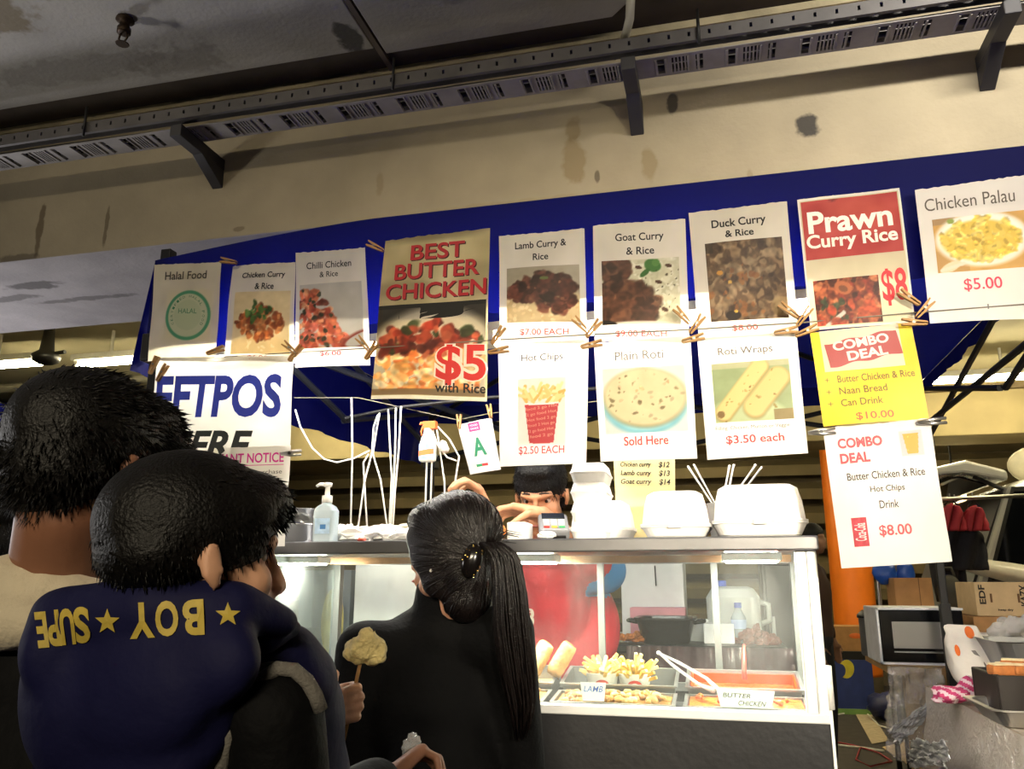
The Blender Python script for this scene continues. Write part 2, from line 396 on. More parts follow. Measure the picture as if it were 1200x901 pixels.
# ------------------------------------------------------------------ ceiling fluorescents
mTube = Memit('tube_glow_rear', '#fff1c4', 27)
mFix = M('fixture_white', '#d9d5c8', .45)
def ceiling_tube(c, L, label, z=3.05, rz=0):
    t = thing('fluorescent_light', (c[0], c[1], z), label, 'light', 'garage ceiling fluorescents')
    R = Matrix.Rotation(rz, 3, 'Z'); cz = V((c[0], c[1], z))
    MB().cbox(cz + V((0, 0, .05)), (L, .09, .05), R).build('housing', mFix, t, bevel=.008)
    d = R @ V((L / 2 - .04, 0, 0))
    for s in (-1, 1):
        MB().cbox(cz + d * s + V((0, 0, .012)), (.03, .05, .05), R).build('lamp_holder', mFix, t)
    MB().tube([cz - d + V((0, 0, 0)), cz + d], .024, 12).build('tube', mTube, t, smooth=True)
    MB().tube([cz + V((0, 0, .07)), (c[0], c[1], 3.32)], .012, 8).build('hanger', mFix, t)
    return t
a0, a1 = at(-60, 433, Z=3.05), at(62, 427, Z=3.05)
ceiling_tube(((a0.x + a1.x) / 2, a0.y), (a1 - a0).length, 'long lit ceiling tube at the left edge, above the dark haired man')
a0, a1 = at(84, 427, Z=3.05), at(175, 422, Z=3.05)
ceiling_tube(((a0.x + a1.x) / 2, (a0.y + a1.y) / 2), (a1 - a0).length, 'lit ceiling tube right of the dark fitting, next to the halal notice')
a0, a1 = at(300, 488, Z=3.02), at(415, 487, Z=3.02)
ceiling_tube(((a0.x + a1.x) / 2, 7.3), 1.0, 'distant lit ceiling tube just right of the bank card payment poster', 3.02)
a0 = at(1150, 456, Z=3.05)
ceiling_tube((a0.x + .05, 7.2), 1.5, 'distant lit ceiling tube at the right edge, under the canopy corner', 3.05)
ceiling_tube((-1.1, 6.6), 1.2, 'distant lit ceiling tube hidden behind the butter chicken poster', 3.1)
ceiling_tube((-4.2, 11.2), 1.6, 'farthest added ceiling tube, unseen behind the rear beam on the left', 3.265)  # added out of view to brighten the rear louvres
ceiling_tube((-.6, 11.2), 1.6, 'farthest added ceiling tube, unseen behind the rear beam in the middle', 3.265)  # another unseen tube added for the louvres
ceiling_tube((4.6, 9.4), 1.5, 'added ceiling tube lighting the orange column from the right, outside the picture', 3.05)  # put in off-frame to brighten the column
ceiling_tube((.7, 9.4), 1.3, 'added ceiling tube hidden behind the rear beam, left of the orange column', 3.12)  # unseen tube added as more light for the column
ceiling_tube((2.2, 10.4), 1.6, 'farthest added ceiling tube, unseen behind the rear beam on the right', 3.265)  # added out of sight for the louvres and the column
ceiling_tube((2.3, 5.3), 1.5, 'added ceiling tube above the goods tables, just outside the picture on the right', 3.05)  # added out of frame to light the floor and tables at right
ceiling_tube((-3.6, 3.9), 1.2, 'ceiling tube behind the big beam on the left', 3.12)
# dark ball shaped fitting between the two left tubes
q = at(73, 428, Z=3.02) + V((0, -.16, 0))
f = thing('camera_dome', q, 'small dark ceiling fitting between the two lit tubes on the left', 'ceiling fitting')
MB().lathe([(.05, .0), (.09, .02), (.10, .06), (.05, .10), (.03, .308)], q - V((0, 0, .03)), n=16).build('body', M('black_plastic', '#15130f', .5), f, smooth=True)
MB().tube([q + V((-.12, 0, .03)), q + V((.16, 0, .05))], .015, 8).build('bracket', M('black_plastic'), f)

# sprinkler head
q = at(147, 22, Z=3.284)
s = thing('sprinkler_head', q, 'rusty sprinkler head under the stained ceiling panel, top left', 'sprinkler')
mRust = M('rusty_brass', '#3a2c1e', .5, .7, .3, 40)
MB().lathe([(.028, 0), (.03, .008), (.016, .012), (.016, .035), (.022, .037), (.022, .055), (.014, .057)], q, (0, 0, -1), 14).build('body', mRust, s, smooth=True)
for k in (-1, 1): MB().tube([q + V((.012 * k, 0, -.055)), q + V((.016 * k, 0, -.075)), q + V((.004 * k, 0, -.094))], .0035, 6).build('frame_arm', mRust, s)
MB().lathe([(.02, 0), (.022, .002), (.004, .004)], q + V((0, 0, -.098)), n=14).build('deflector', mRust, s)
# bent conduit pipe
pts = [at(738, -30, Y=2.2), at(739, 0, Y=2.2), at(738, 22, Y=2.22), at(733, 42, Y=2.28), at(726, 58, Y=2.36), at(720, 66, Y=2.44)]
one(MB().tube(pts, .014, 12), 'conduit_pipe', Mspots('old_pipe', '#b9b29c', [(tuple(at(730, 48, Y=2.3) - at(738, -30, Y=2.2)), (.1, .2, .06), '#6b5a36', .8)], .4), 'bent pale conduit pipe coming down onto the cable tray', 'pipe', smooth=True)

# ------------------------------------------------------------------ cable tray
mZinc = M('dull_zinc', '#8f8a85', .55, .15, .18, 10, .1)
mZincD = M('dark_zinc', '#5c5855', .55, .3, .2, 10)
tz = 3.02; X0, X1 = -3.6, 2.6
tr = thing('cable_tray', (0, 2.3, tz), 'long slotted metal cable tray running under the ceiling along the beam', 'cable tray')
# perforated strut rail at the viewer's side (front web with real holes left out as pairs of strips)
st = MB()
zlo, zhi = tz + .012, tz + .055
st.box((X0, 2.222, zhi - .012), (X1, 2.226, zhi)); st.box((X0, 2.222, zlo), (X1, 2.226, zlo + .016))
x = X0
while x < X1:
    st.box((x, 2.222, zlo + .016), (x + .052, 2.226, zhi - .012)); x += .06
st.box((X0, 2.226, zhi - .004), (X1, 2.26, zhi)); st.box((X0, 2.226, zlo), (X1, 2.234, zlo + .004)); st.box((X0, 2.256, zlo), (X1, 2.26, zhi - .004))
st.build('strut_rail', mZincD, tr)
# slotted bottom plate
bt = MB(); ya, yb = 2.262, 2.365
bt.box((X0, ya, tz), (X1, ya + .014, tz + .003)); bt.box((X0, yb - .014, tz), (X1, yb, tz + .003))
bt.box((X0, yb - .002, tz + .003), (X1, yb, tz + .05))
x = X0; per = .215
def solid(x0, x1): bt.box((x0, ya + .014, tz), (x1, yb - .014, tz + .003))
while x < X1:
    xx = x
    solid(xx, xx + .055); xx += .055
    xx += .022                                     # slot
    solid(xx, xx + .022); xx += .022
    for k in range(5):                             # louvre of fine slits
        xx += .006; solid(xx, xx + .005); xx += .005
    solid(xx, xx + .018); xx += .018
    xx += .022
    solid(xx, x + per); x += per
bt.build('slotted_plate', mZinc, tr)
# pressed ribs beside the slots
x = X0
while x < X1:
    for dx in (.05, .08, .15, .18): MB().tube([(x + dx, ya + .012, tz - .001), (x + dx, yb - .012, tz - .001)], .004, 6).build('pressed_rib', mZinc, tr)
    x += per
for px in (247, 742, 1172):
    q = at(px, 100, Y=2.4); x = q.x
    k = MB(); k.box((x - .022, 2.23, tz - .048), (x + .022, 2.5, tz - .003))
    k.prism([(x - .022, 2.5, tz - .048), (x - .022, 2.36, tz - .048), (x - .022, 2.5, tz - .12)], (.044, 0, 0))
    k.build('bracket', M('bracket_iron', '#3c3a3a', .6, .2), tr, bevel=.003)
for px, y0, y1 in ((103, 148, 166), (463, 96, 124), (821, 42, 80), (1180, 0, 30)):
    q = at(px, y1, Y=2.24)
    MB().tube([(q.x, 2.215, tz - .005), (q.x, 2.215, tz + .11)], .005, 8).build('hanger_rod', M('black_plastic'), tr, smooth=True)
# cables lying in the tray
for dy, r, c in ((2.30, .012, '#39342f'), (2.335, .009, '#2c2a28')):
    MB().tube([(X0 + (X1 - X0) * i / 24, dy + .006 * math.sin(i), tz + .004 + r) for i in range(25)], r, 8).build('cable', M('cable_' + c[1:], c, .6), tr, smooth=True)
# ================================================================== the canopy
XL, XR, YF, YB = -1.535, 1.0, 1.9, 4.27
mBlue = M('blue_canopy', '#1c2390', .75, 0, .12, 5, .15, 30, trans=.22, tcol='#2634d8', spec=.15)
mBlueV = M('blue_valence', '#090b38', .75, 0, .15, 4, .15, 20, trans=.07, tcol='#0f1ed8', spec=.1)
mLegB = M('black_steel', '#1d1c1c', .45, .4, .15)
mTruss = M('grey_truss', '#3f434e', .45, .4, .15)
gz = thing('gazebo', (-.25, 3.1, 0), 'blue pop-up gazebo canopy over the food stall with black folding frame', 'gazebo')
pk = V(((XL + XR) / 2, (YF + YB) / 2, 2.62))
def eave_z(x): return 2.405 - .055 * max(0, min(1, (-.85 - x) / .68)) ** 1.4
def roof_pt(u, v):
    x = XL + (XR - XL) * u; y = YF + (YB - YF) * v
    d = max(abs(u - .5), abs(v - .5)) * 2
    e = eave_z(x) * (1 - v) + (2.40) * v
    return V((x, y, e + (2.63 - e) * (1 - d) - .03 * math.sin(PI * d) ))
MB().grid(roof_pt, 32, 32).build('roof_cloth', mBlue, gz, smooth=True)
rv = random.Random(2)
def valence(pa, pb, drop, n=60, ripple=.006, zf=None, flare=0):
    pa = V(pa); pb = V(pb); d = (pb - pa); nrm = V((d.y, -d.x, 0)).normalized()
    def fn(u, v):
        p = pa + d * u
        if zf: p.z = zf(p.x)
        return p + V((0, 0, -drop * v + .006 * v * math.sin(u * 40))) + nrm * (flare * v + ripple * v * (math.sin(u * 55) + .6 * math.sin(u * 131 + 1)))
    return MB().grid(fn, n, 8)
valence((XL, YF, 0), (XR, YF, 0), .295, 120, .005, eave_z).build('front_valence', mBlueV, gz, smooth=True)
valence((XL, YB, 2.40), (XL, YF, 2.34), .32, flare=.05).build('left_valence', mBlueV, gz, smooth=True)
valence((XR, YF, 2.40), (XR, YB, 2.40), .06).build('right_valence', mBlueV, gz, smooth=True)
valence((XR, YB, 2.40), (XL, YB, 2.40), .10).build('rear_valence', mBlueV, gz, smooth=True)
LEG = {'fl': (XL + .02, YF + .03), 'fr': (XR - .02, YF + .03), 'bl': (XL + .02, YB - .03), 'br': (XR - .02, YB - .03)}
for k, (x, y) in LEG.items():
    m_ = MB(); m_.box((x - .016, y - .016, 1.2), (x + .016, y + .016, 2.39)); m_.box((x - .022, y - .022, .02), (x + .022, y + .022, 1.35))
    lg = m_.build('leg', mLegB, gz, bevel=.003)
    MB().box((x - .06, y - .06, 0), (x + .06, y + .06, .02)).build('foot', mLegB, lg)
    MB().box((x - .034, y - .034, 2.05), (x + .034, y + .034, 2.13)).build('slider', M('black_plastic', '#15130f', .5), lg, bevel=.004)
def scissor(a, b, n=2, zlo=2.10, zhi=2.36, mat=mTruss):
    a = V(a); b = V(b)
    for i in range(n):
        p = a.lerp(b, i / n); q = a.lerp(b, (i + 1) / n)
        for z0, z1 in ((zlo, zhi), (zhi, zlo)):
            d = (q - p).normalized(); nn = V((-d.y, d.x, 0)) * (.008 if z0 == zlo else -.008)
            P = V((p.x, p.y, z0)) + nn; Q = V((q.x, q.y, z1)) + nn
            MB().tube([P, Q], .013, 6).build('truss_bar', mat, gz)
scissor((*LEG['bl'], 0), (*LEG['br'], 0), 2, mat=mLegB)
scissor((*LEG['fr'], 0), (*LEG['br'], 0), 2, mat=mLegB)
scissor((LEG['bl'][0] + .03, LEG['bl'][1], 0), (LEG['fl'][0] + .03, LEG['fl'][1], 0), 2)
# roof rafters under the cloth up to the hub
for k, (x, y) in LEG.items():
    MB().tube([(x, y, 2.33), ((x + pk.x) / 2, (y + pk.y) / 2, 2.43), (pk.x, pk.y, 2.56)], .012, 6).build('rafter', mLegB, gz)
MB().lathe([(.05, 0), (.05, .06), (.02, .08)], (pk.x, pk.y, 2.50), n=12).build('hub', M('black_plastic'), gz)
# lower bars seen under the blue cloth at the right
MB().tube([(XR - .02, 2.1, 2.19), (XR - .02, YB - .05, 2.17)], .012, 6).build('truss_bar', mLegB, gz)
MB().tube([(-1.5, 2.4, 2.26), (-1.0, YB - .4, 2.17)], .013, 6).build('truss_bar', mTruss, gz)

# LED battens hung just behind the row of posters
mLed = Memit('led_tube', '#fffaf0', 38)
ty, tzz = 2.10, 2.092
def batten(x0, x1, z0, z1, label):
    t = thing('led_batten', ((x0 + x1) / 2, ty, (z0 + z1) / 2), label, 'light', 'stall light battens')
    MB().prism([(x0, ty - .022, z0 + .02), (x1, ty - .022, z1 + .02), (x1, ty - .022, z1 + .045), (x0, ty - .022, z0 + .045)], (0, .044, 0)).build('housing', mFix, t)
    for x, z in ((x0, z0), (x1, z1)): MB().box((x - .015, ty - .02, z - .02), (x + .015, ty + .02, z + .04)).build('lamp_holder', mFix, t, bevel=.003)
    MB().tube([(x0 + .015, ty, z0), (x1 - .015, ty, z1)], .015, 12).build('tube', mLed, t, smooth=True)
    for f_ in (.15, .85):
        x = x0 + (x1 - x0) * f_; MB().tube([(x, ty, z0 + .04), (x, ty, 2.47)], .002, 5).build('hanging_wire', mFix, t)
batten(-1.50, -.62, 2.085, 2.097, 'lit white batten glowing through the card payment and butter chicken posters')
batten(-.585, .30, 2.10, 2.125, 'lit white batten glowing through the hot chips, roti and combo posters')

# ================================================================== posters
mSheet = Mprint('printed_sheet', .4)
INK = {}
def ink(c, k=.5):
    key = 'ink_' + c[1:]
    return M(key, c, .55, 0, .05, 30, trans=.35)
class Pic:
    """a small procedural picture: colours on a grid, printed on its own panel"""
    def __init__(s, w, h, c, seed=1):
        s.w, s.h = w, h; s.a = np.zeros((h, w, 3)); s.a[:] = Pic.c(c)
        s.X, s.Y = np.meshgrid((np.arange(w) + .5) / w, (np.arange(h) + .5) / h); s.r = random.Random(seed); s.asp = h / w
        rs = np.random.RandomState(seed + 7); s.wx = s._field(rs, 9) * .055 + s._field(rs, 20) * .03; s.wy = s._field(rs, 9) * .055 + s._field(rs, 20) * .03; s.warp = 0
    def _field(s, rs, f_):
        g = rs.rand(f_ + 2, f_ + 2); xi = s.X * f_; yi = s.Y * f_; i = xi.astype(int); j = yi.astype(int); fx = xi - i; fy = yi - j
        return g[j, i] * (1 - fx) * (1 - fy) + g[j, i + 1] * fx * (1 - fy) + g[j + 1, i] * (1 - fx) * fy + g[j + 1, i + 1] * fx * fy - .5
    @staticmethod
    def c(x):
        x = x.lstrip('#'); return np.array([int(x[i:i + 2], 16) / 255 for i in (0, 2, 4)])
    def mask(s, m, c, al=1):
        m = np.clip(m, 0, 1)[..., None] * al; s.a = s.a * (1 - m) + Pic.c(c) * m; return s
    def ell(s, x, y, rx, ry, c, ang=0, al=1, soft=.15):
        dx = s.X + s.wx * s.warp - x; dy = (s.Y + s.wy * s.warp - y); ca, sa = math.cos(ang), math.sin(ang)
        # keep angles true on non-square panels
        dy = dy * s.asp; u = (dx * ca + dy * sa) / rx; v = (-dx * sa + dy * ca) / (ry * s.asp)
        d = np.sqrt(u * u + v * v); return s.mask((1 - d) / soft + .5, c, al)
    def rect(s, x0, y0, x1, y1, c, al=1):
        return s.mask(((s.X >= x0) & (s.X <= x1) & (s.Y >= y0) & (s.Y <= y1)) * 1.0, c, al)
    def bar(s, x0, y0, x1, y1, wd, c, al=1):
        p = np.array([x0, y0]); d = np.array([x1 - x0, (y1 - y0)]); L2 = (d ** 2).sum()
        t = np.clip(((s.X - x0) * d[0] + (s.Y - y0) * d[1]) / L2, 0, 1)
        dd = np.hypot(s.X - x0 - t * d[0], (s.Y - y0 - t * d[1]) * s.asp); return s.mask((wd - dd) / (wd * .3) + .3, c, al)
    def scatter(s, n, where, cols, r0, r1, al=.9, elong=1.6):
        k = 0; s.warp = 1; a0 = s.a.copy()
        while k < n:
            x, y = s.r.random(), s.r.random(); k += 1
            if not where(x, y): continue
            r = s.r.uniform(r0, r1); s.ell(x, y, r * s.r.uniform(1, elong), r / s.asp, s.r.choice(cols), s.r.uniform(0, PI), al, .35)
        s.warp = 0
        if r0 > .018:
            ch = (np.abs(s.a - a0).max(2) > .04)[..., None]; s.a = np.clip(np.where(ch, s.a * (1 + (s._field(np.random.RandomState(s.r.randrange(9999)), 24) * .5)[..., None]), s.a), 0, 1)
        return s
    def noise(s, amp, k=6):
        rs = np.random.RandomState(int(s.r.random() * 1e6)); n = np.zeros((s.h, s.w))
        for f_ in (k, k * 2, k * 4):
            g = rs.rand(f_ + 2, f_ + 2); xi = s.X * f_; yi = s.Y * f_; i = xi.astype(int); j = yi.astype(int); fx = xi - i; fy = yi - j
            n += (g[j, i] * (1 - fx) * (1 - fy) + g[j, i + 1] * fx * (1 - fy) + g[j + 1, i] * (1 - fx) * fy + g[j + 1, i + 1] * fx * fy - .5) * k / f_
        s.a = np.clip(s.a + (n * amp)[..., None], 0, 1); return s
class Sheet:
    """a sheet of paper hung in the plane Y; corners given as seen (tl, tr, br, bl)"""
    def __init__(s, name, label, cat, c, Y=1.85, bend=.006, wave=.003, group='menu posters hung along the front of the stall', paper='#d9d2c6', seed=0, parent=None, edge=True, noise=.06, curl=0, stains=()):
        s.P = [at(*p, Y=Y) for p in c]; s.bend = bend; s.wave = wave; s.curl = curl; s.ph = seed * 1.7
        tl, tr, br, bl = s.P; s.asp = ((bl - tl).length + (br - tr).length) / ((tr - tl).length + (br - bl).length)
        s.root = thing(name, (bl + br) / 2, label, cat, group)
        nu, nv = 28, 40
        pic = Pic(nu + 1, nv + 1, paper, seed + 11); pic.noise(noise, 5)
        for x, y, rx, ry, cc, al in stains: pic.ell(x, y, rx, ry, cc, 0, al, .5)
        s.pic = pic
        rr = random.Random(seed)
        jag = [rr.uniform(-1, 1) * .004 for _ in range(200)]
        def fn(u, v):
            v2 = 1 - v
            vv = v2 + ((jag[int(u * 60)]) if v2 < .001 else 0)
            return s.S(u, vv, 0)
        vcol = np.ones(((nu + 1) * (nv + 1), 4)); q = pic.a[::-1].reshape(-1, 3)
        vcol[:, :3] = np.where(q <= .04045, q / 12.92, ((q + .055) / 1.055) ** 2.4)
        MB().grid(fn, nu, nv).build('sheet', mSheet, s.root, smooth=True, vcol=vcol, recalc=False)
    def S(s, u, v, h=.0008):
        tl, tr, br, bl = s.P
        p = (tl * (1 - u) + tr * u) * (1 - v) + (bl * (1 - u) + br * u) * v
        d = s.bend * math.sin(PI * u) * (.4 + .6 * v) + s.wave * math.sin(u * 5 + s.ph + v * 3) * math.sin(v * 4 + s.ph) + s.curl * v * v
        return p + V((0, -d - h, 0))
    def text(s, t, u, v, wd, ht, c, bold=0, shear=0, rot=0, ang=0, name='lettering', h=.0012, label=None):
        m = MB(); ca, sa = math.cos(ang), math.sin(ang); A = s.asp
        def fn(x, y):
            X = x * wd; Y = -y * ht * A
            return s.S(u + X * ca - Y * sa, v + (X * sa + Y * ca) / A, h)
        text_map(m, t, fn, bold, shear, rot)
        o = m.build(name, ink(c), s.root, recalc=False)
        if label: o['label'] = label
        return o
    def pict(s, pic, u0, v0, u1, v1, name='printed_picture', h=.0008, mask=None):
        nu, nv = pic.w - 1, pic.h - 1
        vcol = np.ones((pic.w * pic.h, 4)); q = pic.a[::-1].reshape(-1, 3)
        vcol[:, :3] = np.where(q <= .04045, q / 12.92, ((q + .055) / 1.055) ** 2.4)
        return MB().grid(lambda u, v: s.S(u0 + (u1 - u0) * u, v1 + (v0 - v1) * v, h), nu, nv).build(name, mSheet, s.root, smooth=True, vcol=vcol, recalc=False)
    def patch(s, u0, v0, u1, v1, c, name='printed_panel', h=.0005, skew=0):
        m = MB().grid(lambda u, v: s.S(u0 + (u1 - u0) * u, v1 + (v0 - v1) * v + skew * (u - .5), h), 8, 6)
        return m.build(name, ink(c), s.root, recalc=False)
BLK = '#1a1714'; RED = '#c9252b'; PR = 'menu posters hung along the front of the stall'
lowY = 1.848; topY = 1.864
inr = lambda x0, y0, x1, y1: (lambda x, y: x0 < x < x1 and y0 < y < y1)

# halal notice
s = Sheet('poster', 'cream halal food notice with a round green stamp, leftmost of the hung sheets', 'poster', [(182, 311), (260, 307), (252, 424), (174, 424)], topY, .012, .004, paper='#dcd2b4', seed=1)
s.text('Halal Food', .49, .125, .62, .085, '#4c4536', .012)
st = Pic(70, 70, '#dcd2b4', 5)
d = np.hypot(st.X - .5, st.Y - .5); st.mask(np.clip((.49 - d) / .02, 0, 1), '#4f9a74'); st.mask(np.clip((.425 - d) / .02, 0, 1), '#c6ccae'); st.mask(np.clip((.30 - d) / .02, 0, 1), '#b5c4a2', .6)
q = s.pict(st, .24, .28, .90, .80, 'green_stamp')
for k, ch in enumerate('CERTIFIED HALAL FOOD'):
    a_ = PI * (1.15 - 1.3 * k / 19)
    if ch != ' ': s.text(ch, .57 + .225 * math.cos(a_), .54 - .225 * math.sin(a_) / s.asp * 1.15, .035, .026, '#3f8262', 0, 0, 0, PI / 2 - a_)
s.text('HALAL', .57, .50, .26, .05, '#5d8f70', .01)
# chicken curry & rice
s = Sheet('poster', 'chicken curry poster with orange pieces under green herbs, right of the halal notice', 'poster', [(273, 312), (346, 307), (344, 424), (262, 424)], topY, .010, .004, paper='#d8d0bb', seed=2)
s.text('Chicken Curry', .52, .125, .66, .075, BLK, .02, .1); s.text('& Rice', .54, .235, .28, .065, BLK, .02, .1)
p = Pic(70, 66, '#dcc9a0', 3); p.ell(.5, .95, .6, .25, '#e0c795'); p.noise(.08)
wh = lambda x, y: ((x - .47) / .40) ** 2 + ((y - .50) / .27) ** 2 < 1
p.scatter(260, wh, ['#a85a2c', '#b96a38', '#8b4422', '#c98650', '#74371c'], .03, .06)
p.scatter(90, lambda x, y: ((x - .47) / .25) ** 2 + ((y - .30) / .17) ** 2 < 1, ['#3f6a2c', '#2f5522', '#5b8440', '#274a1d'], .02, .05)
p.scatter(40, lambda x, y: .3 < x < .75 and .75 < y < .98, ['#f0e2c0', '#e6d3a6'], .012, .02, .7, 4)
s.pict(p, .10, .29, .94, .93); s.text('$6.00', .52, .965, .28, .04, '#b5392f', .012)
# chilli chicken & rice
s = Sheet('poster', 'chilli chicken poster with red orange pieces, left of the butter chicken poster', 'poster', [(347, 297), (428, 290), (434, 428), (346, 431)], topY - .006, .006, .003, paper='#d5cfc2', seed=3)
s.text('Chilli Chicken', .48, .125, .64, .06, BLK, .008); s.text('& Rice', .48, .21, .26, .05, BLK, .008)
p = Pic(72, 72, '#a9a6a0', 4); p.ell(.55, .35, .7, .5, '#b8b5b0'); p.noise(.05)
wh = lambda x, y: y > .12 and x < .28 + .62 * min(1, max(0, y - .1)) and (x > .02)
p.scatter(420, wh, ['#b5573c', '#c9714f', '#9b3b2b', '#d79a74', '#a34a35', '#6d3226', '#c86a5a'], .025, .055)
p.scatter(30, wh, ['#2f3325', '#3c4030'], .02, .035)
p.ell(1.02, 1.0, .40, .26, '#7d3024', -.3); p.ell(1.0, .86, .3, .09, '#a9a6a0', -.35)
s.pict(p, .06, .29, .93, .845); s.text('$6.00', .49, .895, .28, .045, '#c9384a', .01)
# best butter chicken
s = Sheet('poster', 'large best butter chicken poster with big red capitals and a five dollar price', 'poster', [(452, 283), (574, 267), (570, 470), (435, 468)], topY - .002, .010, .006, paper='#b9ab7c', seed=4, noise=.16, stains=((.2, .33, .3, .05, '#7d7250', .5), (.9, .3, .2, .1, '#837852', .5), (.5, .02, .5, .02, '#6d6244', .7)))
s.pict(Pic(6, 4, '#17140f', 1), .0, .425, .985, .52, 'black_band')
p = Pic(96, 80, '#2a241c', 8); p.ell(.52, .62, .62, .62, '#a59c8e'); p.ell(.52, .64, .57, .56, '#c9bfae'); p.noise(.05)
p.scatter(420, lambda x, y: ((x - .5) / .50) ** 2 + ((y - .68) / .38) ** 2 < 1 and y > .48, ['#f0cf9a', '#e8a35c', '#f5e6c8', '#d9773c', '#efb878'], .02, .05)
p.scatter(300, lambda x, y: ((x - .5) / .46) ** 2 + ((y - .42) / .26) ** 2 < 1 and y < .52, ['#93301f', '#a8452d', '#6d2318', '#b95b3d', '#51201a', '#2f3a1e'], .025, .055)
p.ell(.5, 1.06, .9, .13, '#b9a380'); p.rect(0, .93, 1, 1, '#6a5238', .7)
s.pict(p, .0, .45, .985, .975); s.patch(0, .978, 1, 1, '#e8e4dc', 'white_border')
for t, v, wd in (('BEST', .105, .50), ('BUTTER', .222, .78), ('CHICKEN', .345, .92)):
    for dx, dy, c_, hh in ((.010, .006, '#3d1210', .0011), (0, 0, '#b3242a', .0016)):
        s.text(t, .52 + dx, v + dy, wd, .098, c_, .02, 0, h=hh)
for b_, c_, hh in ((.075, '#f4e9dc', .0014), (.02, '#d92c28', .0020)): s.text('$5', .78, .80, .42 + (b_ > .05) * .03, .235 + (b_ > .05) * .01, c_, b_, h=hh, name='price')
s.text('with Rice', .78, .93, .42, .055, BLK, .02, h=.0022)
# lamb curry
s = Sheet('poster', 'lamb curry poster with dark brown meat over rice, between butter chicken and goat curry', 'poster', [(585, 277), (685, 268), (688, 402), (586, 403)], topY, .006, .004, paper='#cfc8b6', seed=5, noise=.05)
s.text('Lamb Curry &', .49, .118, .60, .085, BLK, .016); s.text('Rice', .49, .225, .18, .062, BLK, .016)
p = Pic(80, 66, '#8f8573', 9); p.rect(0, 0, 1, .35, '#9a917f'); p.ell(.5, .75, .6, .4, '#b9a47e'); p.noise(.08)
p.scatter(120, lambda x, y: y > .62, ['#c9b28a', '#b89d72', '#d6c29c'], .015, .03)
p.scatter(300, lambda x, y: ((x - .52) / .46) ** 2 + ((y - .50) / .34) ** 2 < 1 and (y < .62 or x > .5 - (.9 - y) * .2), ['#3b1f17', '#53291d', '#2b1611', '#65362a', '#45231a'], .035, .075)
p.ell(.52, .22, .06, .03, '#55602f'); p.scatter(20, inr(.3, .3, .8, .6), ['#8b5a44', '#7a4a38'], .008, .02)
s.pict(p, .09, .315, .93, .815); s.text('$7.00 EACH', .52, .905, .56, .062, '#b9353a', .012)
# goat curry
s = Sheet('poster', 'goat curry poster with brown chunks beside white rice and a green sprig', 'poster', [(695, 265), (803, 256), (808, 399), (697, 401)], topY, .006, .004, paper='#cdc6b4', seed=6, noise=.05)
s.text('Goat Curry', .505, .135, .52, .085, BLK, .014); s.text('& Rice', .51, .245, .30, .065, BLK, .014)
p = Pic(80, 70, '#b9b59b', 10); p.noise(.10, 10)
p.scatter(160, inr(0, 0, 1, 1), ['#c9c6b0', '#aaa78e', '#d6d3c2'], .012, .022, .8, 3)
p.scatter(260, lambda x, y: (x < .32 + .0 * y and y < .45) or ((x - .28) / .42) ** 2 + ((y - .72) / .36) ** 2 < 1, ['#42281c', '#573424', '#321c13', '#65402d', '#4a2c1e'], .045, .09)
p.ell(.5, 1.08, .8, .13, '#d4d0c2'); p.ell(.0, 1.0, .2, .08, '#1d1712')
p.ell(.66, .11, .11, .10, '#3c6a2f', .4); p.ell(.56, .22, .08, .04, '#34602a', -.7); p.ell(.7, .07, .05, .06, '#4d7a3a')
for x, y in ((.48, .13), (.86, .13), (.73, .37), (.69, .62), (.80, .78)): p.ell(x, y, .045, .03, '#4a3122', .3)
p.scatter(60, inr(.55, .2, 1, .8), ['#2f2a20', '#453c2c'], .005, .012)
s.pict(p, .09, .32, .92, .865); s.text('$9.00 EACH', .50, .945, .54, .058, '#c64545', .008)
# duck curry
s = Sheet('poster', 'duck curry poster with a dark brown stew picture, left of the red prawn poster', 'poster', [(807, 250), (922, 236), (936, 392), (819, 398)], topY, .006, .004, paper='#cbc3b1', seed=7, noise=.05)
s.text('Duck Curry', .50, .125, .55, .085, BLK, .02); s.text('& Rice', .50, .205, .29, .055, BLK, .02)
p = Pic(86, 78, '#4c3a2a', 12); p.noise(.14, 7)
p.scatter(620, inr(0, 0, 1, 1), ['#5c4632', '#6f5840', '#3f2d1f', '#7d674d', '#4a3625', '#856f55', '#33241a'], .025, .06, .75)
p.scatter(60, inr(0, .3, .7, 1), ['#7a4a24', '#8d5a2c', '#6a3c1e'], .015, .035, .7)
p.ell(.17, .40, .04, .03, '#b07b2e'); p.ell(.29, .52, .025, .02, '#b58a3c'); p.ell(.3, .93, .10, .06, '#241815'); p.ell(.34, .88, .025, .015, '#c9a23f'); p.rect(0, 0, .1, .14, '#302820', .7)
p.ell(.92, .85, .14, .12, '#8b744e', 0, .6)
s.pict(p, .14, .265, .92, .875); s.text('$8.00', .475, .935, .26, .05, '#c9403c', .012)
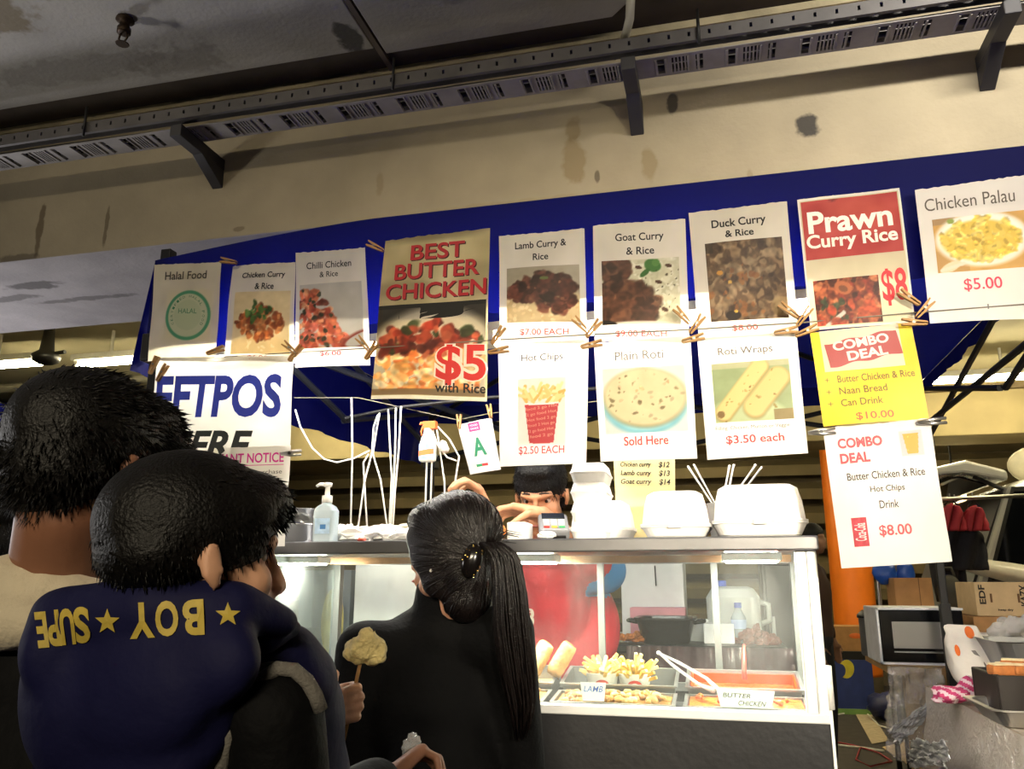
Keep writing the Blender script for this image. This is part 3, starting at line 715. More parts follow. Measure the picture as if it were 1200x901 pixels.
# prawn
s = Sheet('poster', 'laminated prawn curry rice poster with white letters on a red block', 'poster', [(934, 235), (1054, 220), (1073, 378), (950, 388)], topY - .004, .004, .003, paper='#c9bd9c', seed=8, noise=.06)
for u0, v0, u1, v1 in ((0, 0, 1, .018), (0, 0, .018, 1), (.982, 0, 1, 1), (0, .982, 1, 1)): s.patch(u0, v0, u1, v1, '#d8d4cc', 'laminate_edge', .0004)
p = Pic(40, 30, '#a8322f', 2); p.noise(.10, 5); p.ell(.62, .3, .35, .28, '#c2553f', .3, .5, .8); p.scatter(40, inr(.25, .0, .85, .1), ['#6d2320', '#7d2c26'], .01, .03)
s.pict(p, .03, .025, .97, .475, 'red_panel')
s.text('Prawn', .49, .195, .82, .17, '#efe9e2', .028); s.text('Curry Rice', .49, .355, .88, .135, '#efe6dc', .026)
p = Pic(80, 46, '#5f3321', 14); p.noise(.12)
p.scatter(300, inr(0, 0, 1, 1), ['#8d4a2c', '#a85a38', '#6a3020', '#3f1d15', '#b9714a', '#7a2d20'], .03, .06)
p.scatter(40, inr(.1, .4, .5, .9), ['#2f3a24', '#3a4630'], .025, .05); p.bar(.15, 1, .42, .75, .03, '#b9b4ae'); p.scatter(24, inr(.0, .55, 1, 1), ['#9b3a22', '#b04a2c'], .05, .08)
p.ell(.45, .22, .13, .14, '#a85f3c', .3); p.ell(.45, .24, .07, .07, '#70422c', .3)
s.pict(p, .07, .635, .70, .975); s.text('$8', .845, .73, .24, .27, '#cc2430', .02, name='price')
# chicken palau
s = Sheet('poster', 'white chicken palau poster with yellow rice on an oval plate, rightmost of the row', 'poster', [(1072, 223), (1204, 205), (1222, 373), (1090, 379)], topY - .004, .004, .003, paper='#dcd6d0', seed=9, noise=.03)
s.text('Chicken Palau', .47, .13, .80, .095, '#5d554c', 0)
p = Pic(90, 56, '#c69a55', 15); p.noise(.06); p.rect(0, .6, .35, 1, '#b58c50'); p.rect(.0, 0, .25, .12, '#a08058')
p.ell(.52, .44, .50, .48, '#eae6dc', .03); p.ell(.52, .43, .48, .44, '#cfc9ba', .03); p.ell(.52, .42, .47, .43, '#ece8de', .03)
p.ell(.50, .46, .42, .36, '#d9bb4f', .02); p.scatter(260, lambda x, y: ((x - .5) / .43) ** 2 + ((y - .45) / .37) ** 2 < 1, ['#dcc05a', '#e3cb72', '#cfae44', '#d6b74c'], .02, .05)
p.scatter(20, inr(.2, .2, .8, .6), ['#a98a38', '#9a7a30'], .012, .03, .6); p.ell(.2, .08, .04, .05, '#8a9a4a'); p.ell(.15, .9, .12, .08, '#d8c9a8', -.4); p.bar(.05, .95, .3, .85, .02, '#d8cfba')
s.pict(p, .12, .245, .94, .645); s.text('$5.00', .51, .745, .34, .095, '#d2455a', .008)
s.text('1', .53, .905, .014, .035, '#777777')

# ---- lower row
# card payment poster
s = Sheet('poster', 'large white card payment poster with huge blue capitals above a black HERE', 'poster', [(186, 420), (345, 416), (337, 560), (170, 560)], lowY, .010, .006, paper='#dcd8cc', seed=10, noise=.08, stains=((.75, .06, .15, .05, '#8a8272', .5), (.6, .1, .2, .04, '#9a9282', .4)))
s.text('EFTPOS', .475, .335, .91, .36, '#2e3b9c', .035); s.text('HERE', .44, .74, .62, .235, '#2a2c2b', .035, .25)
# notice clipped under it
s = Sheet('poster', 'white important notice with pink heading clipped below the card payment poster', 'poster', [(201, 527), (341, 522), (333, 640), (190, 644)], lowY - .006, .006, .004, paper='#dedad4', seed=11, noise=.04)
s.text('IMPORTANT NOTICE', .56, .115, .78, .10, '#cf2f93', .02); s.patch(.2, .185, .95, .192, '#cf2f93', 'rule_line')
s.text('No surcharge. Minimum purchase', .52, .265, .84, .055, '#4a4646'); s.text('per new legislation.', .66, .335, .56, .055, '#4a4646', .01)
s.patch(.46, .40, .86, .52, '#cf2f93', 'pink_panel'); s.text('$0.50', .66, .46, .26, .08, '#f2e8ee', .02)
# hot chips
s = Sheet('poster', 'white hot chips poster with a red paper cup of fries', 'poster', [(584, 404), (690, 397), (687, 543), (586, 547)], lowY, .005, .003, paper='#dcd8d2', seed=12, noise=.03)
s.text('Hot Chips', .49, .135, .46, .075, '#4f4a45', .008)
p = Pic(72, 100, '#dcd8d2', 6)
for k in range(46):
    x = p.r.uniform(.12, .88); y = p.r.uniform(.06, .26); a_ = p.r.uniform(-1.2, 1.2) + (x - .5) * 2.2; L_ = p.r.uniform(.10, .2)
    p.bar(x, y + .12, x + math.sin(a_) * L_, y + .12 - abs(math.cos(a_)) * L_ * .8, .035, p.r.choice(['#dcb873', '#e6c98a', '#cfa558', '#ecd6a2']))
tpx = lambda y: .13 * (1 - (y - .38) / .6) + .22 * ((y - .38) / .6)
lo = np.where(1, .15 + .10 * (p.Y - .38) / .6, 0); wob = .03 * np.sin(p.X * PI)
p.mask(((p.X > lo) & (p.X < 1 - lo) & (p.Y > .36 + wob) & (p.Y < .93 + 2 * wob * .9)) * 1.0, '#f0ece6')
p.mask(((p.X > lo) & (p.X < 1 - lo) & (p.Y > .385 + wob) & (p.Y < .93 + 2 * wob * .9)) * 1.0, '#b93a42')
p.noise(.03)
s.pict(p, .22, .30, .76, .84)
for k in range(6):
    s.text(['food 2 go Hot', '2 go food Hot', 'Hot food 2 go', 'food 2 Hot go', '2 go food Hot', 'food 2 go'][k], .49, .545 + .045 * k, .36 - .02 * k, .030, '#d9a08a', .004, 0, ang=-.12)
s.text('$2.50 EACH', .49, .885, .52, .07, '#c2444c', .01)
# plain roti
s = Sheet('poster', 'plain roti poster with a speckled flatbread on a pale blue plate', 'poster', [(696, 402), (809, 393), (817, 537), (704, 541)], lowY, .005, .004, paper='#dbd6cd', seed=13, noise=.04, stains=((.95, .55, .04, .05, '#f0ece4', .6),))
s.text('Plain Roti', .465, .135, .50, .075, '#6a6258', .004)
p = Pic(84, 72, '#d8d4cc', 7); p.rect(0, .5, 1, 1, '#c9d0d0', .5); p.ell(.5, .58, .50, .44, '#6fb0bf'); p.ell(.5, .56, .47, .42, '#8fc4cf')
p.ell(.5, .48, .49, .44, '#8f8662', .05); p.ell(.5, .46, .49, .43, '#cbc09a', .05); p.noise(.05)
p.scatter(70, lambda x, y: ((x - .5) / .45) ** 2 + ((y - .46) / .40) ** 2 < 1, ['#8a7a58', '#a8987a', '#6f5f42', '#c9a884'], .008, .022, .8)
p.scatter(12, inr(.4, .1, .8, .4), ['#d9a878', '#cfa070'], .02, .035, .6); p.scatter(12, inr(.15, .7, .9, .86), ['#6a6040', '#7d7350'], .02, .03, .8)
s.pict(p, .07, .235, .93, .78); s.text('Sold Here', .49, .845, .46, .075, '#cc4444', .018)
# roti wraps
s = Sheet('poster', 'roti wraps poster with two rolled flatbreads, right of the plain roti sheet', 'poster', [(817, 397), (933, 388), (947, 531), (829, 539)], lowY, .005, .004, paper='#d9d4cb', seed=14, noise=.04, stains=((.85, .96, .12, .02, '#f2efe8', .7),))
s.text('Roti Wraps', .475, .135, .55, .08, '#5d5348', .008)
p = Pic(80, 66, '#8f9c72', 16); p.rect(0, 0, 1, .10, '#a8a884'); p.ell(.4, .9, .5, .3, '#a9b488'); p.rect(.75, .82, 1, 1, '#8a7a4e'); p.noise(.05)
p.bar(.12, .85, .62, .12, .125, '#9a8650'); p.bar(.12, .83, .62, .10, .112, '#cdb97c'); p.bar(.84, .32, .52, .78, .16, '#8f7c48'); p.bar(.84, .30, .52, .76, .148, '#c7b274')
p.scatter(60, lambda x, y: abs(y - (1 - 1.4 * (x - .05))) < .16, ['#8a7038', '#a88e50', '#6a5228'], .007, .016, .8); p.scatter(70, inr(.4, .35, .8, .85), ['#8f7840', '#a48a52', '#6d5a30'], .008, .018, .8)
p.ell(.08, .86, .05, .06, '#7d6238'); s.pict(p, .12, .225, .90, .715)
s.text('Filling: Chicken, Mutton or Veggie', .48, .765, .74, .038, '#4d463e'); s.text('$3.50 each', .495, .86, .58, .075, '#cf3f42', .018)
# yellow combo deal
s = Sheet('poster', 'yellow combo deal poster with a brush stroke heading and ten dollar price', 'poster', [(949, 390), (1068, 378), (1089, 490), (965, 500)], lowY, .005, .004, paper='#d9b72a', seed=15, noise=.05)
s.pict(Pic(8, 6, '#cfc8bc', 1).noise(.06, 3), .09, .0, .87, .44, 'white_panel')
def strip(u, v): return s.S(.12 + .72 * u + .03 * v, .15 + .25 * v - .10 * u + .012 * math.sin(u * 14) * (1 if v in (0, 1) else 0), .0011)
MB().grid(strip, 20, 6).build('red_brush_stroke', ink('#a84848'), s.root, recalc=False)
s.text('COMBO', .48, .155, .56, .10, '#e9e0d8', .035, ang=-.10); s.text('DEAL', .53, .275, .40, .10, '#e9e0d8', .035, ang=-.10)
for k, (t, wd) in enumerate((('Butter Chicken & Rice', .74), ('Naan Bread', .46), ('Can Drink', .40))):
    s.text(t, .20 + wd / 2, .525 + .125 * k, wd, .075, '#6a5a2c', .008); s.text('+', .10, .525 + .125 * k, .05, .045, '#7a6a34', 0)
s.text('$10.00', .50, .93, .36, .085, '#cf5a34', .012)
# white combo deal
s = Sheet('poster', 'white combo deal sheet clipped below the yellow one, lowest of the hung posters', 'poster', [(964, 502), (1089, 490), (1116, 658), (986, 666)], lowY + .004, .005, .005, paper='#d6d1cd', seed=16, noise=.035)
s.text('COMBO', .33, .125, .42, .075, '#d24850', .04); s.text('DEAL', .265, .235, .28, .075, '#d24850', .04)
p = Pic(40, 48, '#b5b7ba', 4); q_ = .16 + .14 * (p.Y - .15); p.mask(((p.X > q_) & (p.X < 1 - q_) & (p.Y > .12) & (p.Y < .92)) * 1.0, '#cf9a3c'); p.scatter(18, inr(.3, .2, .7, .8), ['#a87a2c', '#e0b050'], .03, .06, .6)
s.pict(p, .70, .075, .905, .255)
for k, (t, wd, u) in enumerate((('Butter Chicken & Rice', .72, .525), ('Hot Chips', .32, .52), ('Drink', .18, .515))): s.text(t, u, .37 + .105 * k, wd, .055, '#3f3a38', .01)
p = Pic(26, 46, '#b92c3c', 4); p.noise(.08); s.pict(p, .145, .66, .285, .86, 'printed_can')
s.text('Coca-Cola', .215, .76, .17 * 1.0, .075, '#ead8d6', .012, ang=-PI / 2 + .02, h=.0018)
s.text('$8.00', .54, .765, .30, .085, '#d2434c', .02)

# hygiene grade sheet on its own pegs, further back
s = Sheet('grade_sheet', 'small white food grade card with a green letter A hanging on two pegs', 'sign', [(536, 498), (576, 489), (587, 550), (551, 556)], 2.35, .003, .002, None, '#dedbd6', 17)
s.text('A', .48, .50, .40, .36, '#1f7a55', .03)
s.patch(.30, .02, .62, .19, '#c02a72', 'pink_label'); s.text('FOOD', .46, .075, .22, .04, '#f0dce6', .01); s.text('GRADE', .46, .14, .24, .04, '#f0dce6', .01)
s.patch(.28, .835, .46, .885, '#2e8a5a', 'green_mark'); s.patch(.46, .835, .64, .885, '#c23a3a', 'red_mark')
gradeP = s.P

# ---- pegs, steel clips and the line
mWood = M('peg_wood', '#9b7340', .6, 0, .18, 40, .2, 200)
mSpring = M('peg_spring', '#8d8a84', .3, .9)
def peg(px, py, ang, label, Y=1.842, L=.052, dark=False, group='wooden clothes pegs holding the posters'):
    c = at(px, py, Y=Y); d = V((math.cos(ang), 0, math.sin(ang))); n = V((-d.z, 0, d.x))
    t = thing('clothes_peg', c, label, 'clothes peg', group)
    for sgn in (-1, 1):
        def P(a, b, y=0): return c + d * a * L + n * b * sgn + V((0, y, 0))
        MB().prism([P(-.5, .0012, -.0045), P(-.1, .002, -.0045), P(.12, .0005, -.0045), P(.5, .0045, -.0045), P(.5, .0080, -.0045), P(.1, .0068, -.0045), P(-.45, .0045, -.0045)], (0, .009, 0)).build('peg_half', mWood, t)
    MB().tube([c + d * (.05 * L) + V((0, -.0065, 0)), c + d * (.05 * L) + V((0, .0065, 0))], .0032, 8).build('spring', mSpring, t)
    return t
PG = [(440, 289, 2.62, 'dark wooden peg at the top left corner of the butter chicken poster'),
      (268, 306, 2.9, 'wooden peg between the tops of the halal and chicken curry sheets'),
      (180, 428, 1.2, 'wooden peg at the bottom left corner of the halal notice'), (190, 437, 1.05, 'wooden peg at the top left corner of the card payment poster'),
      (252, 411, .25, 'small wooden peg along the top edge of the card payment poster'),
      (340, 408, 2.45, 'left leaning peg between the card payment and chilli chicken sheets'), (346, 414, .85, 'right leaning peg between the card payment and chilli chicken sheets'),
      (426, 403, 2.3, 'left leaning peg right of the chilli chicken sheet'), (435, 411, .95, 'right leaning peg touching the butter chicken poster'),
      (583, 393, .95, 'right leaning peg between the butter chicken and lamb posters'), (584, 411, .12, 'level peg at the top left of the hot chips sheet'),
      (681, 381, 2.3, 'left leaning peg below the lamb and goat posters'), (695, 385, .85, 'right leaning peg below the lamb and goat posters'), (693, 404, .16, 'level peg at the top left of the plain roti sheet'),
      (800, 370, 2.25, 'left leaning peg below the goat and duck posters'), (816, 380, .9, 'right leaning peg below the goat and duck posters'), (812, 397, .2, 'level peg at the top left of the roti wraps sheet'),
      (925, 364, 2.4, 'left leaning peg below the duck and prawn posters'), (942, 371, .9, 'right leaning peg below the duck and prawn posters'), (945, 388, .35, 'level peg at the top left of the yellow combo poster'), (921, 388, .1, 'dark level peg at the top right of the roti wraps sheet'),
      (1066, 349, 2.4, 'left leaning peg below the prawn and palau posters'), (1083, 362, .8, 'right leaning peg at the bottom left of the palau poster'), (1072, 378, 3.0, 'dark level peg at the top right of the yellow combo poster')]
for i, (px, py, a_, lb) in enumerate(PG): peg(px, py, a_, lb, 1.838 - .004 * (i % 3))
peg(538, 494, 1.6, 'left of the two pegs on the small grade card', 2.345, .045, group='pegs of the grade card'); peg(574, 482, 1.75, 'right of the two pegs on the small grade card', 2.345, .045, group='pegs of the grade card')
mSteel = M('steel', '#b9b6b0', .28, .9, .06)
def clip(px, py, ang, label):
    c = at(px, py, Y=1.842); d = V((math.cos(ang), 0, math.sin(ang))); n = V((-d.z, 0, d.x))
    t = thing('steel_clip', c, label, 'clip', 'steel clips on the posters')
    for sg in (-1, 1):
        MB().tube([c - d * .026 + n * .001 * sg, c + n * .004 * sg, c + d * .03 + n * .005 * sg], [.003, .0042, .003], 8).build('jaw', mSteel, t, smooth=True)
    MB().tube([c + V((0, -.006, 0)), c + V((0, .006, 0))], .004, 8).build('spring', M('black_plastic'), t)
clip(340, 531, .0, 'steel clip at the right edge of the important notice'); clip(962, 506, .05, 'steel clip on the left edge of the white combo sheet'); clip(1091, 494, .05, 'steel clip on the right edge of the white combo sheet')
LN = [at(170, 424, Y=1.856), at(345, 413, Y=1.856), at(432, 408, Y=1.856), at(585, 398, Y=1.856), at(692, 392, Y=1.856), at(810, 386, Y=1.856), at(940, 378, Y=1.856), at(1075, 366, Y=1.856), at(1260, 352, Y=1.856)]
one(MB().tube(LN, .0016, 6), 'hanging_line', M('grey_cord', '#6d675c', .8), 'thin cord strung along the stall front that the posters are pegged to', 'cord')
l2 = [at(345, 466, Y=2.36), at(420, 466, Y=2.36), at(536, 492, Y=2.36), at(576, 484, Y=2.36), at(700, 470, Y=2.36)]
one(MB().tube(l2, .0015, 6), 'hanging_line', M('grey_cord'), 'thin cord behind the posters that carries the grade card', 'cord')
# ================================================================== the food display case
mSt = M('brushed_steel', '#8b8b8a', .38, .75, .14, 6, .05, 90)
mStD = M('dull_steel', '#3e3e40', .42, .6, .2, 3, .08, 60)
mStW = M('bright_steel', '#f2f2f0', .4, .1, .05, 8)
mBlk = M('black_plastic', '#15130f', .5)
CX0, CX1, CY0, CY1 = -1.16, .205, 1.95, 2.40
LZ = 1.548; FZ = 1.163
fc = thing('food_display_case', ((CX0 + CX1) / 2, 2.17, 0), 'steel and glass hot food display case full of trays at the stall front', 'display case')
MB().box((CX0, CY0, .86), (CX1, CY0 + .02, FZ)).build('front_panel', mStD, fc, bevel=.004)
m_ = MB(); m_.box((CX0, CY0 + .02, .86), (CX0 + .015, CY1, FZ)); m_.box((CX1 - .015, CY0 + .02, .86), (CX1, CY1, FZ)); m_.box((CX0, CY1 - .015, .86), (CX1, CY1, FZ)); m_.box((CX0, CY0, .855), (CX1, CY1, .87))
m_.build('lower_body', mStD, fc)
MB().box((CX0 + .012, CY0 + .02, FZ - .040), (CX1 - .012, CY1 - .01, FZ - .028)).build('tray_deck', mSt, fc)
MB().box((CX0, CY0 - .004, FZ - .006), (CX1, CY0 + .03, FZ + .014)).build('front_sill', mStW, fc, bevel=.003)
MB().box((CX0 + .02, CY0 + .006, FZ + .014), (CX1 - .045, CY0 + .011, LZ - .032)).build('front_glass', Mglass('case_glass', haze=.035, smudge=.2), fc)
MB().box((CX0 - .01, CY0 - .02, LZ - .032), (CX1 + .005, 2.33, LZ)).build('top_shelf', M('shelf_steel', '#77777a', .32, .7, .15, 8), fc, bevel=.004)
m_ = MB(); m_.box((CX1 - .045, CY0, FZ), (CX1 - .022, CY0 + .03, LZ - .032)); m_.box((CX1 - .022, CY0 - .002, FZ), (CX1, CY0 + .03, LZ - .032))
m_.build('corner_post', mStW, fc, bevel=.003)
MB().box((CX0, CY0, FZ), (CX0 + .02, CY0 + .03, LZ - .032)).build('corner_post', mStW, fc, bevel=.003)
MB().box((CX1 - .008, CY0 + .03, FZ), (CX1 - .004, CY1 - .03, LZ - .032)).build('end_glass', Mglass('case_glass'), fc)
MB().box((CX0 + .004, CY0 + .03, FZ), (CX0 + .008, CY1 - .03, LZ - .032)).build('end_glass', Mglass('case_glass'), fc)
m_ = MB(); m_.box((CX0, CY1 - .025, FZ), (CX0 + .025, CY1, LZ - .002)); m_.box((CX1 - .025, CY1 - .025, FZ), (CX1, CY1, LZ - .002)); m_.box((CX0 + .025, CY1 - .025, LZ - .05), (CX1 - .025, CY1, LZ - .02)); m_.box((CX0 + .025, CY1 - .025, FZ), (CX1 - .025, CY1, FZ + .02))
m_.build('rear_frame', mSt, fc)
for x in (-.70, -.335, -.02): MB().box((x - .009, CY1 - .02, FZ + .02), (x + .009, CY1 - .004, LZ - .05)).build('rear_mullion', mSt, fc)
m_ = MB(); m_.box((CX0 + .03, 2.25, LZ - .05), (CX1 - .03, 2.262, LZ - .032)); m_.build('lamp_rail', M('heat_stained_steel', '#8a6848', .35, .7, .3, 10), fc)
mCase = Memit('case_lamp_glow', '#fff6e6', 150)
for px in (352, 622, 880):
    x = at(px, 650, Y=2.12).x
    lp = MB().box((x - .07, 2.09, LZ - .05), (x + .07, 2.17, LZ - .032)).build('lamp_housing', mStW, fc, bevel=.003)
    MB().box((x - .06, 2.098, LZ - .054), (x + .06, 2.162, LZ - .0505)).build('lamp_panel', mCase, lp)
# stand under the case
cs = thing('trestle_table', ((CX0 + CX1) / 2, 2.2, 0), 'dark folding table that carries the food display case', 'table')
MB().rbox((CX0 - .12, 1.93, .815), (CX1 - .012, 2.62, .855), .02).build('table_top', M('table_laminate', '#4a443c', .5), cs)
for x in (CX0 - .05, CX1 - .04):
    for y in (1.98, 2.55): MB().tube([(x, y, 0), (x, y, .815)], .014, 8).build('leg', mLegB, cs, smooth=True)
# white post next to the case
q0 = at(968, 780, Y=2.14); q1 = at(970, 858, Y=2.14)
wp = thing('plastic_post', (q0.x, 2.14, 0), 'thin white plastic post standing close to the right end of the display case', 'post')
MB().tube([(q0.x, 2.14, .02), (q0.x, 2.14, q1.z + .06)], .006, 10).build('inner_rod', M('white_plastic', '#e2e0da', .4), wp, smooth=True)
MB().tube([(q0.x, 2.14, q1.z + .05), (q0.x, 2.14, q0.z)], .012, 12).build('outer_sleeve', M('white_plastic'), wp, smooth=True)
MB().lathe([(.04, 0), (.04, .012), (.012, .03)], (q0.x, 2.14, 0), n=14).build('foot', M('white_plastic'), wp)

# ---- trays of food
rf = random.Random(8)
def ground(cols): return [M('food_' + c[1:], c, .45, 0, .2, 60, .2, 200) for c in cols]
def pan(x0, x1, y0, y1, label, stain=None, fill=None, z=FZ - .028, h=.05):
    t = thing('food_pan', ((x0 + x1) / 2, (y0 + y1) / 2, z), label, 'food tray', 'steel trays in the display case')
    t.rotation_euler = (.17 if y0 > 2.08 else .10, 0, 0)
    m = MB(); w = .002
    m.box((x0 + .012, y0 + .012, z), (x1 - .012, y1 - .012, z + w))
    def ring(i, zz): return [V((x0 + i, y0 + i, zz)), V((x1 - i, y0 + i, zz)), V((x1 - i, y1 - i, zz)), V((x0 + i, y1 - i, zz))]
    rs = [ring(.012, z), ring(.006, z + h - .004), ring(0, z + h - .004), ring(0, z + h), ring(.0085, z + h), ring(.0145, z + w)]
    vs = sum(rs, []); fs = [[4 * i + j, 4 * i + (j + 1) % 4, 4 * i + 4 + (j + 1) % 4, 4 * i + 4 + j] for i in range(5) for j in range(4)]
    m.add(vs, fs); m.build('pan', mSt, t)
    if fill:
        col, lv, lump = fill
        def fn(u, v):
            e = min(u, 1 - u, v, 1 - v)
            return V((x0 + .012 + (x1 - x0 - .024) * u, y0 + .012 + (y1 - y0 - .024) * v, z + lv + (lump * (rf.random() - .3) if e > .03 else 0)))
        g = MB().grid(fn, 26, 14); g.build('food', M('food_' + col[1:], col, .35, 0, .35, 50, .4, 120), t, smooth=True)
    if stain:
        k = MB(); k.box((x0 + .012, y1 - .016, z + .01), (x1 - .012, y1 - .0125, z + h - .006)); k.box((x0 + .0125, y0 + .014, z + .01), (x0 + .016, y1 - .016, z + h - .006)); k.box((x1 - .016, y0 + .014, z + .01), (x1 - .0125, y1 - .016, z + h - .006))
        k.build('sauce_film', M('sauce_' + stain[1:], stain, .3, 0, .25, 14), t)
    return t
def bits(t, n, x0, x1, y0, y1, z, r, cols, name='food_bit', elong=1.5):
    ms = ground(cols)
    for c, mm in enumerate(ms):
        m = MB()
        for k in range(n // len(ms)):
            m.ell((rf.uniform(x0, x1), rf.uniform(y0, y1), z + rf.uniform(0, r)), (r * rf.uniform(.6, elong), r * rf.uniform(.6, 1.2), r * rf.uniform(.5, .9)), Matrix.Rotation(rf.uniform(0, 3), 3, 'Z'), 8, 5, .15, rf)
        o = m.build(name, mm, t, smooth=True); o['kind'] = 'stuff'
YA, YB2, YC = 1.986, 2.105, 2.245
colx = [(-1.0, -.715), (-.705, -.42), (-.405, -.118), (-.100, .172)]
lab = ['leftmost column', 'column below the flatbread rolls', 'column with the fries cups', 'rightmost column']
t = pan(*colx[3], YB2 + .01, YC + .03, z=FZ + .006, h=.05, label='rear tray with a red orange sauce coating, right end of the display case', stain='#dc3c04', fill=('#cf3f06', .020, .004))
t = pan(*colx[3], YA, YB2, 'front tray of orange curry behind the butter chicken card', '#d9440a', ('#d85a0a', .046, .004))
bits(t, 30, colx[3][0] + .03, colx[3][1] - .03, YA + .03, YB2 - .02, FZ + .020, .007, ['#c94a0a', '#e0700f'])
t = pan(*colx[2], YB2 + .01, YC + .03, z=FZ + .006, label='rear steel tray in which the two cups of fries stand')
t = pan(*colx[2], YA, YB2, 'front steel tray half full of tan noodle like food, left of the orange trays', None, ('#9a6a2c', .044, .006))
bits(t, 110, colx[2][0] + .03, colx[2][1] - .025, YA + .02, YB2 - .015, FZ + .018, .010, ['#b98a44', '#cfae70', '#94622a'])
t = pan(*colx[1], YB2 + .01, YC + .03, z=FZ + .006, label='rear steel tray carrying the flatbread rolls', fill=('#c9a05c', .016, .006))
t = pan(*colx[1], YA, YB2, 'front tray of golden food partly hidden by the long ponytail', None, ('#c98f3c', .046, .007))
bits(t, 50, colx[1][0] + .03, colx[1][1] - .025, YA + .02, YB2 - .015, FZ + .020, .007, ['#d9a550', '#b97a2c'])
t = pan(*colx[0], YB2 + .01, YC + .03, z=FZ + .006, label='rear tray of golden fried pieces between the boy and the woman', fill=('#c98c44', .044, .01))
bits(t, 40, colx[0][0] + .03, colx[0][1] - .025, YB2 + .03, YC + .01, FZ + .045, .013, ['#d9a050', '#c4802c', '#e6bc74'])
t = pan(*colx[0], YA, YB2, 'front tray of pale fried pieces between the boy and the woman', None, ('#d0a868', .044, .01))
bits(t, 40, colx[0][0] + .03, colx[0][1] - .025, YA + .02, YB2 - .015, FZ + .020, .011, ['#e0bd84', '#c9a060'])
# flatbread rolls
mBread = M('speckled_flatbread', '#b98c50', .75, 0, .28, 55, .4, 90)
mBread2 = M('pale_flatbread', '#c9a468', .75, 0, .25, 60, .3, 90)
def roll(p, q, r, label, mat):
    p = V(p); q = V(q); t = thing('flatbread_roll', p, label, 'flatbread roll', 'flatbread rolls in the display case')
    m = MB(); d = q - p; n = 9
    m.tube([p + d * (k / n) for k in range(n + 1)], [r * (.86, .98, 1.03, .99, 1.04, 1, 1.02, .97, .99, .88)[k] for k in range(n + 1)], 16)
    m.build('bread', mat, t, smooth=True)
    a, b = m.frame(d); dd = d.normalized(); g = MB()
    for e, s_ in ((p, -1), (q, 1)):   # rolled end: a spiral edge
        pts = [e + dd * (.002 * s_) + (a * math.cos(th) + b * math.sin(th)) * r * (.12 + .82 * th / 11) for th in [k * .35 for k in range(32)]]
        g.tube(pts, r * .07, 5)
    g.build('rolled_edge', M('roll_edge', '#8f6a38', .8), t, smooth=True); return t
roll(at(648, 790, Y=2.15), at(668, 756, Y=2.17), .021, 'upright flatbread roll nearest the fries cups', mBread)
roll(at(622, 790, Y=2.15), at(641, 755, Y=2.18), .022, 'upright flatbread roll second from the fries cups', mBread2)
roll(at(596, 788, Y=2.17), at(607, 752, Y=2.19), .020, 'upright flatbread roll just right of the ponytail', mBread)
roll(at(572, 786, Y=2.17), at(585, 756, Y=2.19), .020, 'upright flatbread roll behind the ponytail', mBread2)
# fries cups
mFry = [M('fries_a', '#e3bd62', .5, 0, .12, 40), M('fries_b', '#ecd08a', .5, 0, .12, 40), M('fries_c', '#cf9f42', .5, 0, .12, 40)]
mCup = M('paper_cup', '#ece7de', .55)
def chips(px, label, seed):
    r_ = random.Random(seed); x = at(px, 800, Y=2.19).x; z = FZ - .002
    t = thing('fries_cup', (x, 2.19, z), label, 'cup of fries', 'cups of fries in the display case')
    MB().lathe([(.030, 0), (.0415, .062), (.043, .064), (.0405, .064), (.029, .002)], (x, 2.19, z), n=24).build('cup', mCup, t, smooth=True)
    c = V((x + .004, 2.19, z + .030)); m = MB()
    def onc(a, rr, h): rad = .031 + .011 * ((c.z + h - z) / .062) + .0007; return V((x + rad * math.sin(a), 2.19 - rad * math.cos(a), c.z + h))
    vs = []; fs = []
    for k in range(20):
        a = 2 * PI * k / 20; vs += [onc(.1 + .55 * math.cos(a), 0, .020 * math.sin(a)), onc(.1 + .36 * math.cos(a), 0, .013 * math.sin(a))]
    for k in range(20): k2 = (k + 1) % 20; fs.append([2 * k, 2 * k2, 2 * k2 + 1, 2 * k + 1])
    m.add(vs, fs); m.build('printed_ring', M('ink_red_print', '#c0453a', .5), t, recalc=False)
    for k in range(46):
        a = r_.uniform(0, 2 * PI); rr = r_.uniform(0, .03); b = V((x + rr * math.cos(a), 2.19 + rr * math.sin(a), z + .045 + r_.uniform(0, .028)))
        L = r_.uniform(.03, .055); tl = r_.uniform(.3, 1.35)
        d = V((math.cos(a) * math.sin(tl), math.sin(a) * math.sin(tl), math.cos(tl) * .8)); R = d.to_track_quat('Z', 'Y').to_matrix()
        MB().cbox(b + d * L * .5, (.008, .008, L), R).build('fry', r_.choice(mFry), t, bevel=.0012)
    return t
chips(706, 'left of the two paper cups overflowing with yellow fries', 1); chips(744, 'right of the two paper cups overflowing with yellow fries', 2)
# handwritten cards
mCard = M('white_card', '#efece6', .6, 0, .03)
def card(c, wdt, label, lines, col, sh=.25):
    P = [at(*p, Y=1.988) for p in c]; t = thing('food_card', (P[2] + P[3]) / 2, label, 'card', 'handwritten cards on the trays')
    MB().prism(P, (0, .001, 0)).build('card', mCard, t)
    for s_, u, v, w_, h_ in lines:
        m = MB()
        text_map(m, s_, lambda x, y: (P[0] * (1 - (u + x * w_)) + P[1] * (u + x * w_)) * (1 - (v - y * h_)) + (P[3] * (1 - (u + x * w_)) + P[2] * (u + x * w_)) * (v - y * h_) + V((0, -.0008, 0)), .006, sh)
        m.build('lettering', ink(col), t, recalc=False)
card([(839, 806), (908, 810), (904, 833), (845, 830)], 0, 'white handwritten butter chicken card on the right front tray', [('BUTTER', .34, .32, .50, .22), ('CHICKEN', .62, .68, .52, .24)], '#25232a')
